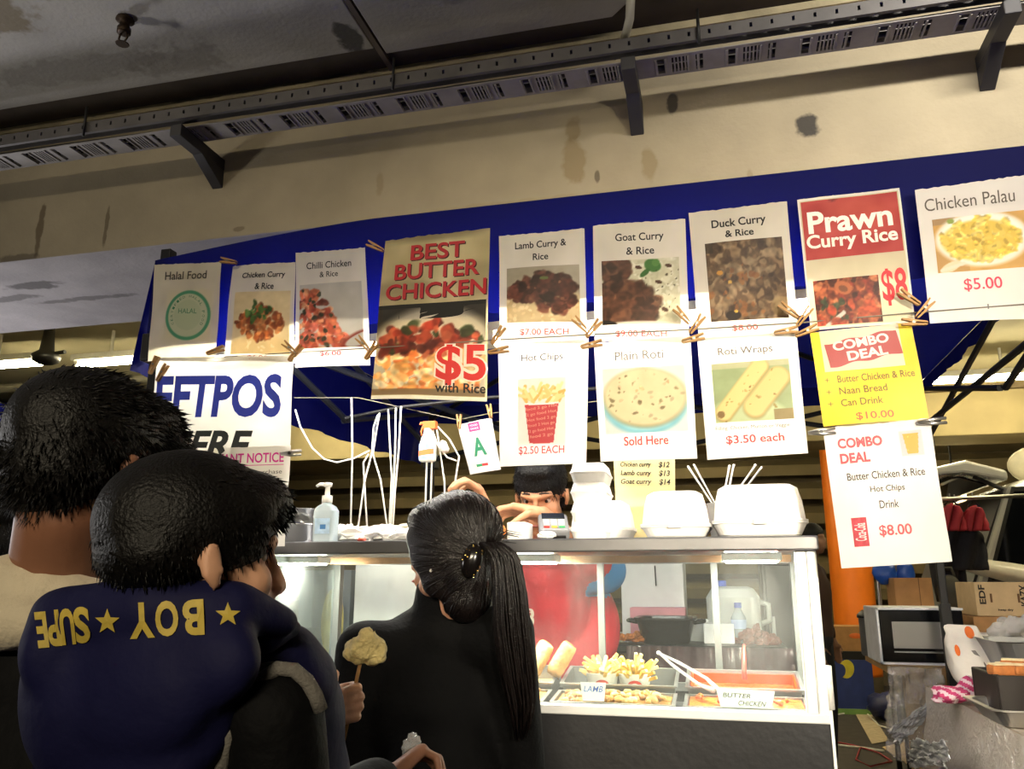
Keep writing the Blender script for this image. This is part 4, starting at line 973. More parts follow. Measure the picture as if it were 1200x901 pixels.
card([(680, 799), (710, 800), (708, 822), (683, 821)], 0, 'white handwritten lamb card in blue on the middle tray', [('LAMB', .5, .35, .8, .32)], '#3a62b8')
# tongs resting across the trays
q0 = at(772, 765, Y=2.27); q1 = at(838, 808, Y=2.03)
tg = thing('tongs', q1, 'clear serving tongs resting across the trays near the orange curry', 'tongs')
for sg in (-1, 1):
    d = V((.006 * sg, 0, .004 * sg)); MB().tube([q0, q0.lerp(q1, .3) + d, q0.lerp(q1, .8) + d * 1.6, q1 + d * .6], [.003, .004, .004, .006], 6).build('arm', M('clear_acrylic', '#d6d2ce', .15, 0, .05, alpha=.65), tg, smooth=True)
MB().ell(q0, .006).build('hinge', M('clear_acrylic'), tg, smooth=True)
q = at(872, 786, Y=2.2)
rp = one(MB().tube([q + V((0, 0, -.02)), q, q + V((.004, .02, .06))], [.006, .006, .003], 8), 'serving_spoon', M('red_plastic', '#c43a2c', .4), 'red handled serving spoon standing in the rear orange tray', 'spoon', smooth=True)

# ================================================================== things on the shelf of the case
def on(px, Y=2.1): return V((at(px, 632, Y=Y).x, Y, LZ))
mFoam = M('white_foam', '#f0eeea', .65, 0, .03, 30, .05)
def rr_ring(cx, cy, hx, hy, r, z, k=5):
    o = []
    for sx, sy, t0 in ((1, 1, 0), (-1, 1, PI / 2), (-1, -1, PI), (1, -1, 1.5 * PI)):
        for i in range(k + 1):
            t = t0 + PI / 2 * i / k; o.append((cx + sx * (hx - r) + r * math.cos(t), cy + sy * (hy - r) + r * math.sin(t), z))
    return o
def loft(rings):
    m = MB(); n = len(rings[0]); vs = sum(rings, []); fs = [list(range(n))[::-1], list(range((len(rings) - 1) * n, len(rings) * n))]
    for i in range(len(rings) - 1):
        for j in range(n): fs.append([i * n + j, i * n + (j + 1) % n, (i + 1) * n + (j + 1) % n, (i + 1) * n + j])
    return m.add(vs, fs)
def clamshell(c, hx, hy, h1, h2, label, mark=False):
    t = thing('takeaway_box', c, label, 'takeaway box', 'white foam takeaway boxes on the shelf')
    x, y, z = c
    loft([rr_ring(x, y, hx - .028, hy - .028, .025, z), rr_ring(x, y, hx - .016, hy - .016, .028, z + .006), rr_ring(x, y, hx - .004, hy - .004, .032, z + h1 - .004), rr_ring(x, y, hx, hy, .033, z + h1 - .003), rr_ring(x, y, hx, hy, .033, z + h1)]).build('tray', mFoam, t, smooth=False, bevel=0)
    loft([rr_ring(x, y, hx, hy, .033, z + h1 + .001), rr_ring(x, y, hx, hy, .033, z + h1 + .005), rr_ring(x, y, hx - .005, hy - .005, .032, z + h1 + .006), rr_ring(x, y, hx - .010, hy - .010, .030, z + h1 + h2 * .55), rr_ring(x, y, hx - .018, hy - .018, .028, z + h1 + h2 * .9), rr_ring(x, y, hx - .032, hy - .032, .024, z + h1 + h2)]).build('lid', mFoam, t, smooth=False)
    MB().box((x - .016, y - hy - .006, z + h1 - .006), (x + .016, y - hy + .003, z + h1 + .008)).build('closing_tab', mFoam, t, bevel=.002)
    return t
b1 = on(890, 2.075); clamshell(b1, .108, .10, .035, .088, 'large white foam takeaway box at the right end of the shelf')
b2 = on(792, 2.09); clamshell(b2 + V((.004, 0, 0)), .084, .10, .030, .084, 'white foam takeaway box second from the right end of the shelf')
c = on(742, 2.20)
clamshell(V((-.302, 2.235, LZ)), .085, .085, .035, .075, 'white foam box behind, left of the large takeaway boxes')
for k in range(4):
    x = at(697, 600, Y=2.2).x
    t = thing('takeaway_box', (x, 2.16, LZ + .05 * k), ['lowest', 'second from the bottom', 'third from the bottom', 'topmost'][k] + ' white foam box in the tall stack behind the plain roti sheet', 'takeaway box', 'stacked foam boxes')
    z = LZ + .05 * k
    loft([rr_ring(x, 2.16, .040, .07, .016, z), rr_ring(x, 2.16, .046, .078, .018, z + .022), rr_ring(x, 2.16, .048, .08, .018, z + .023), rr_ring(x, 2.16, .048, .08, .018, z + .026)]).build('tray', mFoam, t)
    loft([rr_ring(x, 2.16, .048, .08, .018, z + .0265), rr_ring(x, 2.16, .046, .078, .018, z + .028), rr_ring(x, 2.16, .040, .07, .016, z + .0495)]).build('lid', mFoam, t)
# yellow handwritten price list
P = [at(719, 538, Y=2.275), at(791, 538, Y=2.275), at(789, 582, Y=2.28), at(722, 583, Y=2.28)]
P[2].z = P[3].z = LZ; P = P[:2] + [P[2], P[3]]
t = thing('price_list', (P[2] + P[3]) / 2, 'handwritten pale yellow curry price list standing behind the foam boxes', 'price list')
MB().prism(P, (0, .0012, 0)).build('sheet', M('yellow_paper', '#e8d9a0', .7, 0, .05, trans=.25), t)
for k, (a_, b_) in enumerate((('Chicken curry', '$12'), ('Lamb curry', '$13'), ('Goat curry', '$14'))):
    for s_, u, w_ in ((a_, .36, .50), (b_, .82, .18)):
        m = MB(); v = .13 + .19 * k
        text_map(m, s_, lambda x, y: (P[0] * (1 - (u + x * w_)) + P[1] * (u + x * w_)) + V((0, -.001, -.125 * (v - y * .14))) , .022, .2)
        m.build('lettering', ink('#2c2a26'), t, recalc=False)
# white plastic cutlery handles standing in a cup
cu = V((at(846, 600, Y=2.245).x, 2.245, LZ))
t = thing('cutlery_cup', cu, 'white cup of plastic cutlery behind the takeaway boxes', 'cup')
MB().lathe([(.030, 0), (.038, .10), (.0395, .101), (.036, .100), (.028, .004)], cu, n=20).build('cup', M('white_plastic', '#e2e0da', .4), t, smooth=True)
for k, (a_, b_) in enumerate((((806, 546), (836, 592)), ((813, 544), (838, 590)), ((860, 544), (851, 590)), ((855, 545), (846, 592)), ((886, 544), (854, 590)), ((893, 547), (858, 592)))):
    p = at(*a_, Y=2.25); q = at(*b_, Y=2.245)
    lb = ['leftmost', 'second from the left', 'third from the left', 'fourth from the left', 'fifth from the left', 'rightmost'][[0, 1, 3, 2, 4, 5][k]]
    m = MB(); d = (p - q).normalized(); q2 = cu + V(((k - 2.5) * .004, 0, .012))
    m.tube([q2, q, q.lerp(p, .85), p], [.0018, .0022, .0032, .0036], 6)
    one(m, 'cutlery_handle', M('white_plastic', '#e2e0da', .4), lb + ' of the white plastic cutlery handles sticking up behind the takeaway boxes', 'cutlery', 'white cutlery handles', smooth=True)
# payment terminal
c = on(646, 2.03); R = Matrix.Rotation(.25, 3, 'Z') @ Matrix.Rotation(.45, 3, 'X')
t = thing('payment_terminal', c, 'grey card payment terminal with coloured keys lying on the shelf', 'payment terminal')
cc = c + V((0, .03, .036))
MB().cbox(cc, (.075, .11, .030), R).build('body', M('terminal_grey', '#77787c', .4), t, bevel=.008)
MB().cbox(cc + R @ V((0, .032, .016)), (.058, .034, .003), R).build('screen', M('dark_screen', '#22262a', .15), t)
for i in range(3):
    for j in range(4):
        col = '#d8d6d0' if j else ('#c23a33', '#d9b53a', '#3aa05a')[i]
        MB().cbox(cc + R @ V(((i - 1) * .019, -.040 + j * .0135, .016)), (.014, .009, .004), R).build('key', M('key_' + col[1:], col, .5), t)
MB().cbox(cc + R @ V((0, -.057, -.004)), (.055, .006, .006), R).build('card_slot', mBlk, t)
c = on(664, 2.06)
# crumpled paper, napkins, bowls, tub
def crumple(px, Y, r, label, mat, name='crumpled_napkin', cat='napkin', seed=1, flat=.6, group=None):
    r_ = random.Random(seed); c = on(px, Y); m = MB(); m.ell(c + V((0, 0, r[2])), r, None, 14, 9, .22, r_)
    return one(m, name, mat, label, cat, group)
mNap = M('white_napkin', '#f0efec', .8, 0, .05, 20, .3)
crumple(640, 1.985, (.022, .018, .010), 'small crumpled white napkin in front of the payment terminal', mNap, seed=2)
c = on(609, 2.04)
one(MB().rbox((c.x - .024, 2.0, LZ), (c.x + .024, 2.09, LZ + .045), .006), 'napkin_pack', mNap, 'white packet beside the vendor\'s hand, left of the payment terminal', 'packet')
c = on(584, 2.0); m = MB(); m.ell(c + V((0, 0, .022)), (.02, .018, .022))
one(m, 'fried_ball', M('orange_snack', '#d07a2c', .6, 0, .2, 40, .3), 'orange fried ball on the shelf just right of the hair clip', 'snack', smooth=True)
# napkin heaps at left
for i, (px, Y, r) in enumerate(((420, 2.05, (.055, .05, .022)), (452, 2.10, (.05, .05, .026)), (478, 2.08, (.045, .04, .020)), (405, 2.16, (.045, .04, .028)))):
    crumple(px, Y, r, ['loose white napkin pile just right of the sanitiser bottle', 'taller white napkin heap in the middle of the shelf left half', 'white napkin pile left of the woman\'s head', 'white napkin pile behind the sanitiser bottle'][i], mNap, 'napkin_heap', seed=i + 5, group='napkins on the shelf')
c = on(424, 1.99); one(MB().ell(c + V((0, 0, .006)), (.014, .01, .006), None, 10, 6, .2, rf), 'chilli_piece', M('chilli_red', '#d2492c', .4), 'small red scrap of food on the shelf edge below the napkins', 'food scrap')
# steel bowl and pot
c = on(350, 2.06)
mBowl = M('polished_steel', '#c9c9c8', .18, .9, .05)
t = thing('steel_pot', c, 'low stainless steel pot at the left end of the shelf', 'pot')
MB().lathe([(.050, 0), (.056, .008), (.058, .048), (.062, .050), (.062, .052), (.056, .051), (.053, .008)], c, n=32).build('pot', mBowl, t, smooth=True)
c2 = c + V((.0, .0, .052))
t = thing('steel_bowl', c2, 'stainless steel bowl resting on the low pot at the left', 'bowl')
MB().lathe([(.030, 0), (.040, .010), (.054, .040), (.056, .042), (.053, .0405), (.038, .012), (.028, .003)], c2, n=32).build('bowl', mBowl, t, smooth=True)
# sanitiser
c = on(381, 2.0)
t = thing('sanitiser_bottle', c, 'clear hand sanitiser pump bottle on the left half of the shelf', 'bottle')
loft([rr_ring(c.x, c.y, .026, .018, .008, c.z), rr_ring(c.x, c.y, .030, .020, .010, c.z + .004), rr_ring(c.x, c.y, .030, .020, .010, c.z + .082), rr_ring(c.x, c.y, .024, .017, .012, c.z + .094), rr_ring(c.x, c.y, .013, .013, .012, c.z + .101), rr_ring(c.x, c.y, .012, .012, .011, c.z + .104)]).build('bottle', M('clear_gel', '#cfe0ea', .08, 0, .03, alpha=.6), t)
m = MB(); m.lathe([(.014, .104), (.014, .122), (.007, .124), (.006, .145), (.011, .147), (.012, .156), (.004, .158)], c, n=18); m.tube([c + V((0, 0, .152)), c + V((-.022, -.004, .153)), c + V((-.030, -.006, .147))], [.005, .0045, .0035], 8)
m.build('pump', M('white_plastic'), t, smooth=True)
MB().tube([c + V((0, 0, .01)), c + V((0, 0, .104))], .0025, 6).build('dip_tube', M('white_plastic'), t)
MB().box((c.x - .021, c.y - .0212, c.z + .022), (c.x + .021, c.y - .0206, c.z + .062)).build('label_sheet', M('label_blue', '#a9c4de', .5, 0, .2, 60), t)
MB().box((c.x - .006, c.y - .0218, c.z + .034), (c.x + .010, c.y - .0213, c.z + .046)).build('label_mark', M('label_mark', '#3f78b5', .5), t)
# orange lidded tub
c = on(487, 2.2)
t = thing('food_tub', c, 'orange food tub with a pale lid behind the woman\'s hair on the shelf', 'tub')
MB().lathe([(.036, 0), (.044, .048), (.040, .048)], c, n=24).build('tub', M('orange_tub', '#c98a3c', .4), t, smooth=True)
MB().lathe([(.047, .047), (.048, .050), (.048, .056), (.042, .058), (.0, .057)], c, n=24).build('lid', M('pale_lid', '#e0d9c8', .4), t, smooth=True)
# ---- white cords hanging behind the posters
mCord = M('white_cord', '#e9e6dc', .5)
CB = [([(412, 466), (413, 530), (412, 602)], 'straight white cord hanging leftmost, right of the sanitiser bottle'),
      ([(443, 486), (438, 500), (436, 530), (427, 565), (418, 604)], 'white cord that bends left on its way down to the napkins'),
      ([(445, 484), (441, 505), (437, 532), (446, 562), (458, 606)], 'white cord that crosses over and bends right, left of the ponytail woman'),
      ([(455, 480), (457, 520), (459, 560), (456, 606)], 'white cord in the bunch above the napkin heap, leftmost of three'),
      ([(464, 478), (463, 530), (461, 570), (457, 606)], 'white cord in the bunch above the napkin heap, middle of three'),
      ([(470, 476), (467, 530), (463, 575), (460, 606)], 'white cord in the bunch above the napkin heap, rightmost of three'),
      ([(432, 532), (426, 542), (427, 565), (433, 606)], 'short white cord with a bent top behind the napkins'),
      ([(346, 480), (352, 500), (366, 525), (380, 538), (395, 542), (415, 537), (433, 528)], 'white cord swagging from the card payment poster to the bunch'),
      ([(503, 500), (500, 545), (498, 600)], 'white cord running down just behind the hanging spray bottle'),
      ([(508, 500), (506, 545), (504, 600)], 'white cord to the right of the hanging spray bottle'),
      ([(511, 498), (516, 530), (521, 565), (522, 600)], 'white cord leaning right below the hanging spray bottle'),
      ([(513, 500), (527, 515), (538, 535), (534, 560), (527, 600)], 'white cord bowing towards the grade card'),
      ([(506, 503), (512, 520), (524, 536), (535, 540)], 'short white cord ending in a plug beside the grade card')]
for i, (pts, lb) in enumerate(CB):
    Y = 2.30 + .006 * (i % 4); P = [at(x, y, Y=Y) for x, y in pts]
    if pts[-1][1] >= 600: P[-1].z = LZ + .003
    one(MB().tube(P, .0028, 6), 'power_cord', mCord, lb, 'cord', 'white cords hanging behind the counter', smooth=True)  # white power cords as thin tubes
q = at(521, 524, Y=2.30)
one(MB().lathe([(.004, -.022), (.011, -.014), (.012, .010), (.007, .016), (.002, .017)], q, (.45, 0, -1), 12), 'cord_plug', mCord, 'white plug dangling right of the spray bottle', 'plug', smooth=True)
# bar the cords hang from
p, q = at(346, 486, Y=2.31), at(640, 474, Y=2.31)
p = at(407, 486, Y=2.33); 
one(MB().tube([at(405, 490, Y=2.34), at(470, 477, Y=2.34), at(560, 467, Y=2.34), at(700, 455, Y=2.34)], .006, 8), 'cord_rail', mLegB, 'black rail under the canopy from which the white cords hang', 'rail', smooth=True)
# spray bottle
q = at(501, 541, Y=2.30); H = .125
t = thing('spray_bottle', q, 'white cleaner spray bottle with an orange trigger hanging between the cords', 'bottle')
def sr(hx, hy, z, r=.014): return rr_ring(q.x, q.y, hx, hy, r, q.z + z)
loft([sr(.022, .016, 0), sr(.025, .018, .004), sr(.026, .019, .045), sr(.020, .016, .070), sr(.013, .013, .088, .012), sr(.012, .012, .094, .011)]).build('bottle', M('white_plastic'), t, smooth=True)
m = MB(); m.box((q.x - .014, q.y - .010, q.z + .098), (q.x + .026, q.y + .010, q.z + .122)); m.prism([V((q.x - .014, q.y - .006, q.z + .112)), V((q.x - .028, q.y - .006, q.z + .112)), V((q.x - .026, q.y - .006, q.z + .120)), V((q.x - .014, q.y - .006, q.z + .122))], (0, .012, 0)); m.tube([(q.x - .016, q.y, q.z + .110), (q.x - .022, q.y, q.z + .092), (q.x - .020, q.y, q.z + .080)], [.004, .004, .003], 6)
m.build('trigger', M('orange_plastic', '#e0662c', .4), t, bevel=.003)
MB().lathe([(.013, .090), (.013, .100)], q, n=14).build('collar', M('white_plastic'), t)
def lb_fn(z0, z1, rx=.0262, ry=.0193):
    return lambda u, v: V((q.x + .0235 * (2 * u - 1), q.y - ry - .0006 + .006 * (2 * u - 1) ** 4, q.z + z0 + (z1 - z0) * v))
MB().grid(lb_fn(.006, .052), 8, 4).build('label_sheet', M('label_sky', '#7fa3d8', .5, 0, .25, 50), t, recalc=False)
MB().grid(lambda u, v: lb_fn(.018, .034)(u, v) + V((0, -.0006, .006 * (u - .5))), 8, 4).build('label_band', M('label_orange', '#e2703a', .5), t, recalc=False)
# ================================================================== people
SK = lambda n, c: M(n, c, .55, 0, .08, 25, .05, 300)
def basis(fwd, up=(0, 0, 1)):
    f = V(fwd).normalized(); u = V(up); u = (u - f * u.dot(f)).normalized(); r = f.cross(u)
    return Matrix((r, f, u)).transposed()        # local x right, y face, z up
def head_prims(m, c, R, s, ears=True):
    P = lambda x, y, z: c + R @ (V((x, y, z)) * s)
    E = lambda p, r, Rx=None: m.ell(P(*p), tuple(q * s for q in r), R @ Rx if Rx else R, 20, 14)
    E((0, -.012, .034), (.073, .092, .080)); E((0, .020, -.030), (.060, .064, .078)); E((0, .052, -.088), (.034, .030, .026))
    for k in (-1, 1):
        E((.034 * k, .052, -.022), (.026, .024, .026)); E((.040 * k, .030, -.070), (.024, .034, .026))
        m.cone(P(.012 * k, .082, .026), P(.040 * k, .066, .028), .011 * s, .010 * s, 10)
        E((.011 * k, .094, -.030), (.0085, .010, .008))
        if not ears: continue
        E((.0775 * k, -.012, -.004), (.007, .014, .024), Matrix.Rotation(-.25 * k, 3, 'Z') @ Matrix.Rotation(.2, 3, 'X'))
        m.tube([P(.0835 * k, -.013 - .010 * math.sin(t), .000 + .020 * math.cos(t)) for t in [PI * (-.25 + .115 * j) for j in range(12)]], .003 * s, 6)
        E((.076 * k, -.006, -.024), (.006, .008, .008))
    m.cone(P(0, .084, .016), P(0, .102, -.026), .0075 * s, .0110 * s, 12)
    E((0, .089, -.058), (.024, .012, .0065)); E((0, .086, -.069), (.020, .012, .007)); E((0, .078, -.050), (.028, .016, .018))
def face_parts(c, R, s, root, dark='#1a120d'):
    P = lambda x, y, z: c + R @ (V((x, y, z)) * s)
    for k in (-1, 1):
        e = MB().ell(P(.030 * k, .0605, .008), (.0110 * s, .0095 * s, .0080 * s), R, 14, 10).build('eye', M('eye_white', '#d8d2c8', .2), root, smooth=True)
        MB().ell(P(.030 * k, .0690, .008), (.0052 * s, .0024 * s, .0052 * s), R, 12, 8).build('iris', M('iris_dark', '#20140d', .15), e, smooth=True)
        MB().tube([P(.014 * k, .087, .038), P(.030 * k, .080, .038), P(.047 * k, .066, .031)], [.0022 * s, .0028 * s, .0016 * s], 6).build('eyebrow', M('brow_' + dark[1:], dark, .8), root, smooth=True)
    MB().ell(P(0, .0965, -.0585), (.021 * s, .006 * s, .0045 * s), R, 14, 8).build('lips', M('lip_colour', '#8e4a3e', .45), root, smooth=True)
def hand_prims(m, wr, d, n, t, s, curl, thumb=.6, spread=1.0):
    """wr wrist, d finger direction, n palm normal (fingers curl towards it), t thumb side; curl: four fingers x three bends"""
    wr = V(wr); d = V(d).normalized(); n = V(n); n = (n - d * n.dot(d)).normalized(); t0 = d.cross(n); t = t0 if t0.dot(V(t)) > 0 else -t0
    kn = []
    for i, (o, l) in enumerate(((.027, .088), (.009, .092), (-.009, .088), (-.026, .079))):
        k = wr + (d * l + t * o * spread) * s; kn.append(k)
        m.cone(wr + (d * .008 + t * o * .65) * s, k, .0155 * s, .0115 * s, 12)
    m.ell(wr + (d * .045 + n * .006 + t * .02) * s, (.02 * s, .02 * s, .016 * s))
    LEN = ((.042, .026, .021), (.046, .030, .022), (.042, .028, .021), (.033, .021, .018)); RAD = (.0092, .0096, .0090, .0080)
    tips = []
    for i in range(4):
        p = kn[i]; a = 0; cl = curl[i] if isinstance(curl[0], (list, tuple)) else curl
        for j in range(3):
            a += cl[j]; dd = d * math.cos(a) + n * math.sin(a)
            q = p + dd * LEN[i][j] * s; r0 = RAD[i] * (1, .95, .88)[j] * s; m.cone(p, q, r0, r0 * .93, 12); p = q
        tips.append(p)
    p = wr + (d * .022 + t * .022 + n * .006) * s
    for j, (dx, tx, nx, L, r) in enumerate(((.55, .62, .35, .042, .0125), (.75, .25, .55 + thumb * .3, .032, .0105), (.75, -.25 * thumb, .6 + thumb * .4, .026, .0092))):
        dd = (d * dx + t * tx + n * nx).normalized(); q = p + dd * L * s; m.cone(p, q, r * s, r * .9 * s, 12); p = q
    return tips, p
def spikes(bvh_mb, root, name, mat, n, L, flow, keep, seed=1, w=.0016, spread=.5, asmesh=True):
    """short tapered hair strands over a cap"""
    r_ = random.Random(seed); vs, fs = bvh_mb.v, bvh_mb.f; out = MB(); cnt = 0; tries = 0
    while cnt < n and tries < n * 6:
        tries += 1
        f = fs[r_.randrange(len(fs))]; a, b, c = (V(vs[f[i]]) for i in (0, 1, 2)); p = (a + b + c) / 3
        nn = (b - a).cross(c - a)
        if nn.length < 1e-12: continue
        nn.normalize()
        if not keep(p): continue
        fl = flow(p); d = (nn * spread + fl + V((r_.uniform(-.2, .2), r_.uniform(-.2, .2), r_.uniform(-.2, .2)))).normalized()
        l = L * r_.uniform(.6, 1.2); t = d.orthogonal().normalized(); b2 = d.cross(t); q = p - nn * .003
        mid = q + d * l * .55; tip = q + d * l + fl * l * .25
        o = len(out.v)
        out.v += [tuple(q + t * w), tuple(q - t * .5 * w + b2 * w), tuple(q - t * .5 * w - b2 * w), tuple(mid + t * w * .8), tuple(mid - t * .4 * w + b2 * w * .8), tuple(mid - t * .4 * w - b2 * w * .8), tuple(tip)]
        out.f += [[o + i for i in x] for x in ((0, 1, 4, 3), (1, 2, 5, 4), (2, 0, 3, 5), (3, 4, 6), (4, 5, 6), (5, 3, 6))]; out.mi += [0] * 6; cnt += 1
    return out
class Person:
    def __init__(s, label, hc, face, s_=1.0, sh=None, up=(0, 0, 1), skin='#a9785c', floor=0, J=None, lean=V((0, 0, 0)), handvox=.0032, bodyvox=.008, hands=True, grow=1.0, ears=True):
        s.ears = ears
        s.s = s_; s.hc = V(hc); s.R = basis(face, up); s.face = V(face).normalized()
        J = J or {}; g = grow
        body_f = V(sh if sh else face); body_f.z = 0; body_f.normalize(); r = V((body_f.y, -body_f.x, 0)); s.bf = body_f; s.br = r
        hc = s.hc; j = {}
        j['nb'] = hc + V((0, 0, -.195 * s_)) - body_f * .035 * s_ - lean * .1
        j['sr'] = j['nb'] + r * .175 * g + V((0, 0, -.06 * g)); j['sl'] = j['nb'] - r * .175 * g + V((0, 0, -.06 * g))
        j['ch'] = j['nb'] + V((0, 0, -.22 * g)) - lean * .4 + body_f * .01
        j['pe'] = j['nb'] + V((0, 0, -.54 * g)) - lean
        j['er'] = j['sr'] + r * .05 * g + V((0, 0, -.28 * g)); j['el'] = j['sl'] - r * .05 * g + V((0, 0, -.28 * g))
        j['wr'] = j['er'] + body_f * .06 * g + V((0, 0, -.25 * g)); j['wl'] = j['el'] + body_f * .06 * g + V((0, 0, -.25 * g))
        leg = (j['pe'].z - floor)
        for k, sg in (('r', 1), ('l', -1)):
            j['h' + k] = j['pe'] + r * .09 * g * sg; j['k' + k] = V((j['h' + k].x, j['h' + k].y, floor + leg * .52)) + r * .01 * sg + body_f * .02
            j['a' + k] = V((j['h' + k].x, j['h' + k].y, floor + .08 * g)) + r * .015 * sg - body_f * .01
        j.update({k: V(v) for k, v in J.items()}); s.j = j; s.g = g; s.floor = floor
        base = V((j['pe'].x, j['pe'].y, floor)); s.root = thing('person', base, label, 'person'); s.skin = SK('skin_' + skin[1:], skin)
        s.handvox, s.bodyvox = handvox, bodyvox
    def body(s, HR=None, HL=None, legs=True, headvox=.0045):
        """HR/HL: (direction, palm normal, thumb side, curl, thumb) of each hand"""
        j, g = s.j, s.g; m = MB()
        m.cone(s.hc + s.R @ V((0, -.022, -.055)) * s.s, j['nb'] - s.bf * .01, .056 * s.s, .060 * s.s, 18)
        m.ell(j['nb'] + V((0, 0, -.03 * g)), (.075 * g, .06 * g, .05 * g), basis(s.bf)); head_prims(m, s.hc, s.R, s.s, s.ears)
        out = MB(); out.add(*blobv(m, headvox, 8))
        m = MB(); m.cone(j['nb'] + V((0, 0, -.05 * g)), j['ch'], .05 * g, .08 * g, 16); m.cone(j['ch'], j['pe'], .08 * g, .09 * g, 16)
        for k in 'rl':
            m.cone(j['nb'] + V((0, 0, -.10 * g)), j['s' + k], .022 * g, .032 * g, 12); m.cone(j['s' + k], j['e' + k], .034 * g, .036 * g, 12); m.cone(j['e' + k], j['w' + k], .036 * g, .025 * g, 12)
            if legs: m.cone(j['h' + k], j['k' + k], .08 * g, .052 * g, 12); m.cone(j['k' + k], j['a' + k], .05 * g, .036 * g, 12); m.cone(j['a' + k] - V((0, 0, .04 * g)), j['a' + k] + s.bf * .14 * g - V((0, 0, .05 * g)), .034 * g, .024 * g, 10)
        out.add(*blobv(m, s.bodyvox * 1.3, 2))
        for k, H in (('r', HR), ('l', HL)):
            m = MB(); w = j['w' + k]; e = j['e' + k]
            if H is None: H = ((w - e), -s.br if k == 'r' else s.br, s.bf, (.35, .45, .3), .3)
            m.cone(e.lerp(w, .55), w, .030 * g, .024 * g, 14)
            tips, th = hand_prims(m, w, H[0], H[1], H[2], H[5] if len(H) > 5 else g, H[3], H[4]); s.j['t' + k] = th; s.j['f' + k] = tips
            out.add(*blobv(m, s.handvox * (H[6] if len(H) > 6 else 1), 1))
        s.bodyobj = out.build('body', s.skin, s.root, smooth=True, recalc=False); return s
    def top(s, mat, name='jacket', puff=1.0, cuff=.04, collar=.0, vox=None, sleeves='rl', hem=1.0, mats=None):
        j, g = s.j, s.g; m = MB(); B = basis(s.bf)
        m.ell(j['ch'], (.185 * g * puff, .125 * g * puff, .20 * g), B, 24, 16); m.cone(j['nb'] + V((0, 0, -.045 * g)), j['ch'], .085 * g, .108 * g * puff, 20); m.cone(j['ch'], j['pe'] + V((0, 0, .02)), .125 * g * puff, .125 * g * puff, 20)
        m.ell(j['pe'] + V((0, 0, .05 * g)), (.175 * g * puff, .13 * g * puff, .14 * g * hem), B)
        for k in 'rl':
            m.cone(j['nb'] + V((0, 0, -.055 * g)) + (j['s' + k] - j['nb']) * .2, j['s' + k], .058 * g * puff, .066 * g * puff, 16)
            if k in sleeves:
                e, w = j['e' + k], j['w' + k]; w2 = w - (w - e).normalized() * cuff * g
                m.cone(j['s' + k], e, .065 * g * puff, .054 * g * puff, 16); m.cone(e, w2, .053 * g * puff, .040 * g, 16)
        if collar:
            m.lathe([(.070 * g, -.05 * g), (.076 * g, 0), (.072 * g, collar), (.060 * g, collar), (.058 * g, -.05 * g)], j['nb'], (s.hc - j['nb']), 24)
        o = fused(m, vox or s.bodyvox, 16); s.topmb = o
        return o.build(name, mat, s.root, smooth=True, recalc=False)
    def trousers(s, mat):
        j, g = s.j, s.g; m = MB()
        m.ell(j['pe'] + V((0, 0, -.01)), (.165 * g, .12 * g, .13 * g), basis(s.bf))
        for k in 'rl': m.cone(j['h' + k], j['k' + k], .092 * g, .07 * g, 14); m.cone(j['k' + k], j['a' + k] + V((0, 0, .02)), .068 * g, .056 * g, 14)
        fused(m, .012, 3).build('trousers', mat, s.root, smooth=True, recalc=False)
        for k in 'rl':
            a = j['a' + k]; q = MB(); z = s.floor
            q.cone(V((a.x, a.y, z + .045)) - s.bf * .03 * g, V((a.x, a.y, z + .04)) + s.bf * .15 * g, .042 * g, .036 * g, 12); q.cone(V((a.x, a.y, z + .05)), a, .045 * g, .045 * g)
            f_ = fused(q, .009, 2); f_.v = [(x, y, max(zz, z + .001)) for x, y, zz in f_.v]; f_.build('shoe', M('shoe_dark', '#26221f', .6), s.root, smooth=True, recalc=False)
    def hair(s, mat, prims, n=1500, L=.03, flow=None, keep=None, seed=1, vox=.006, w=.0016, spread=.5, smooth=3):
        m = MB(); 
        for p, r in prims: m.ell(s.hc + s.R @ (V(p) * s.s), tuple(q * s.s for q in r), s.R, 22, 16)
        cap = fused(m, vox, smooth); out = MB(); out.v = list(cap.v); out.f = list(cap.f); out.mi = [0] * len(cap.f)
        if n:
            fl = flow or (lambda p: V((0, 0, -.6))); sp_ = spikes(cap, s.root, 'x', mat, n, L, fl, keep or (lambda p: True), seed, w, spread)
            out.add(sp_.v, sp_.f)
        s.hairobj = out.build('hair', mat, s.root, smooth=True, recalc=False); return s
    def L(s, x, y, z): return s.hc + s.R @ (V((x, y, z)) * s.s)
    def inv(s, p): return (s.R.transposed() @ (V(p) - s.hc)) / s.s
mHair = M('black_hair', '#0a0807', .5, 0, .2, 60, .3, 250, spec=.3)
mHairW = M('black_brown_hair', '#120c0b', .36, 0, .3, 80, .3, 300)
mBlackJ = M('black_jacket', '#070709', .75, 0, .2, 12, .3, 60, spec=.2)
mNavy = M('navy_quilting', '#17183f', .7, 0, .14, 8, .35, 25, spec=.2)

def dirv(phi):      # horizontal direction: 0 = straight away from the viewer, positive = towards the viewer's right
    return CF * math.cos(phi) + CR * math.sin(phi)

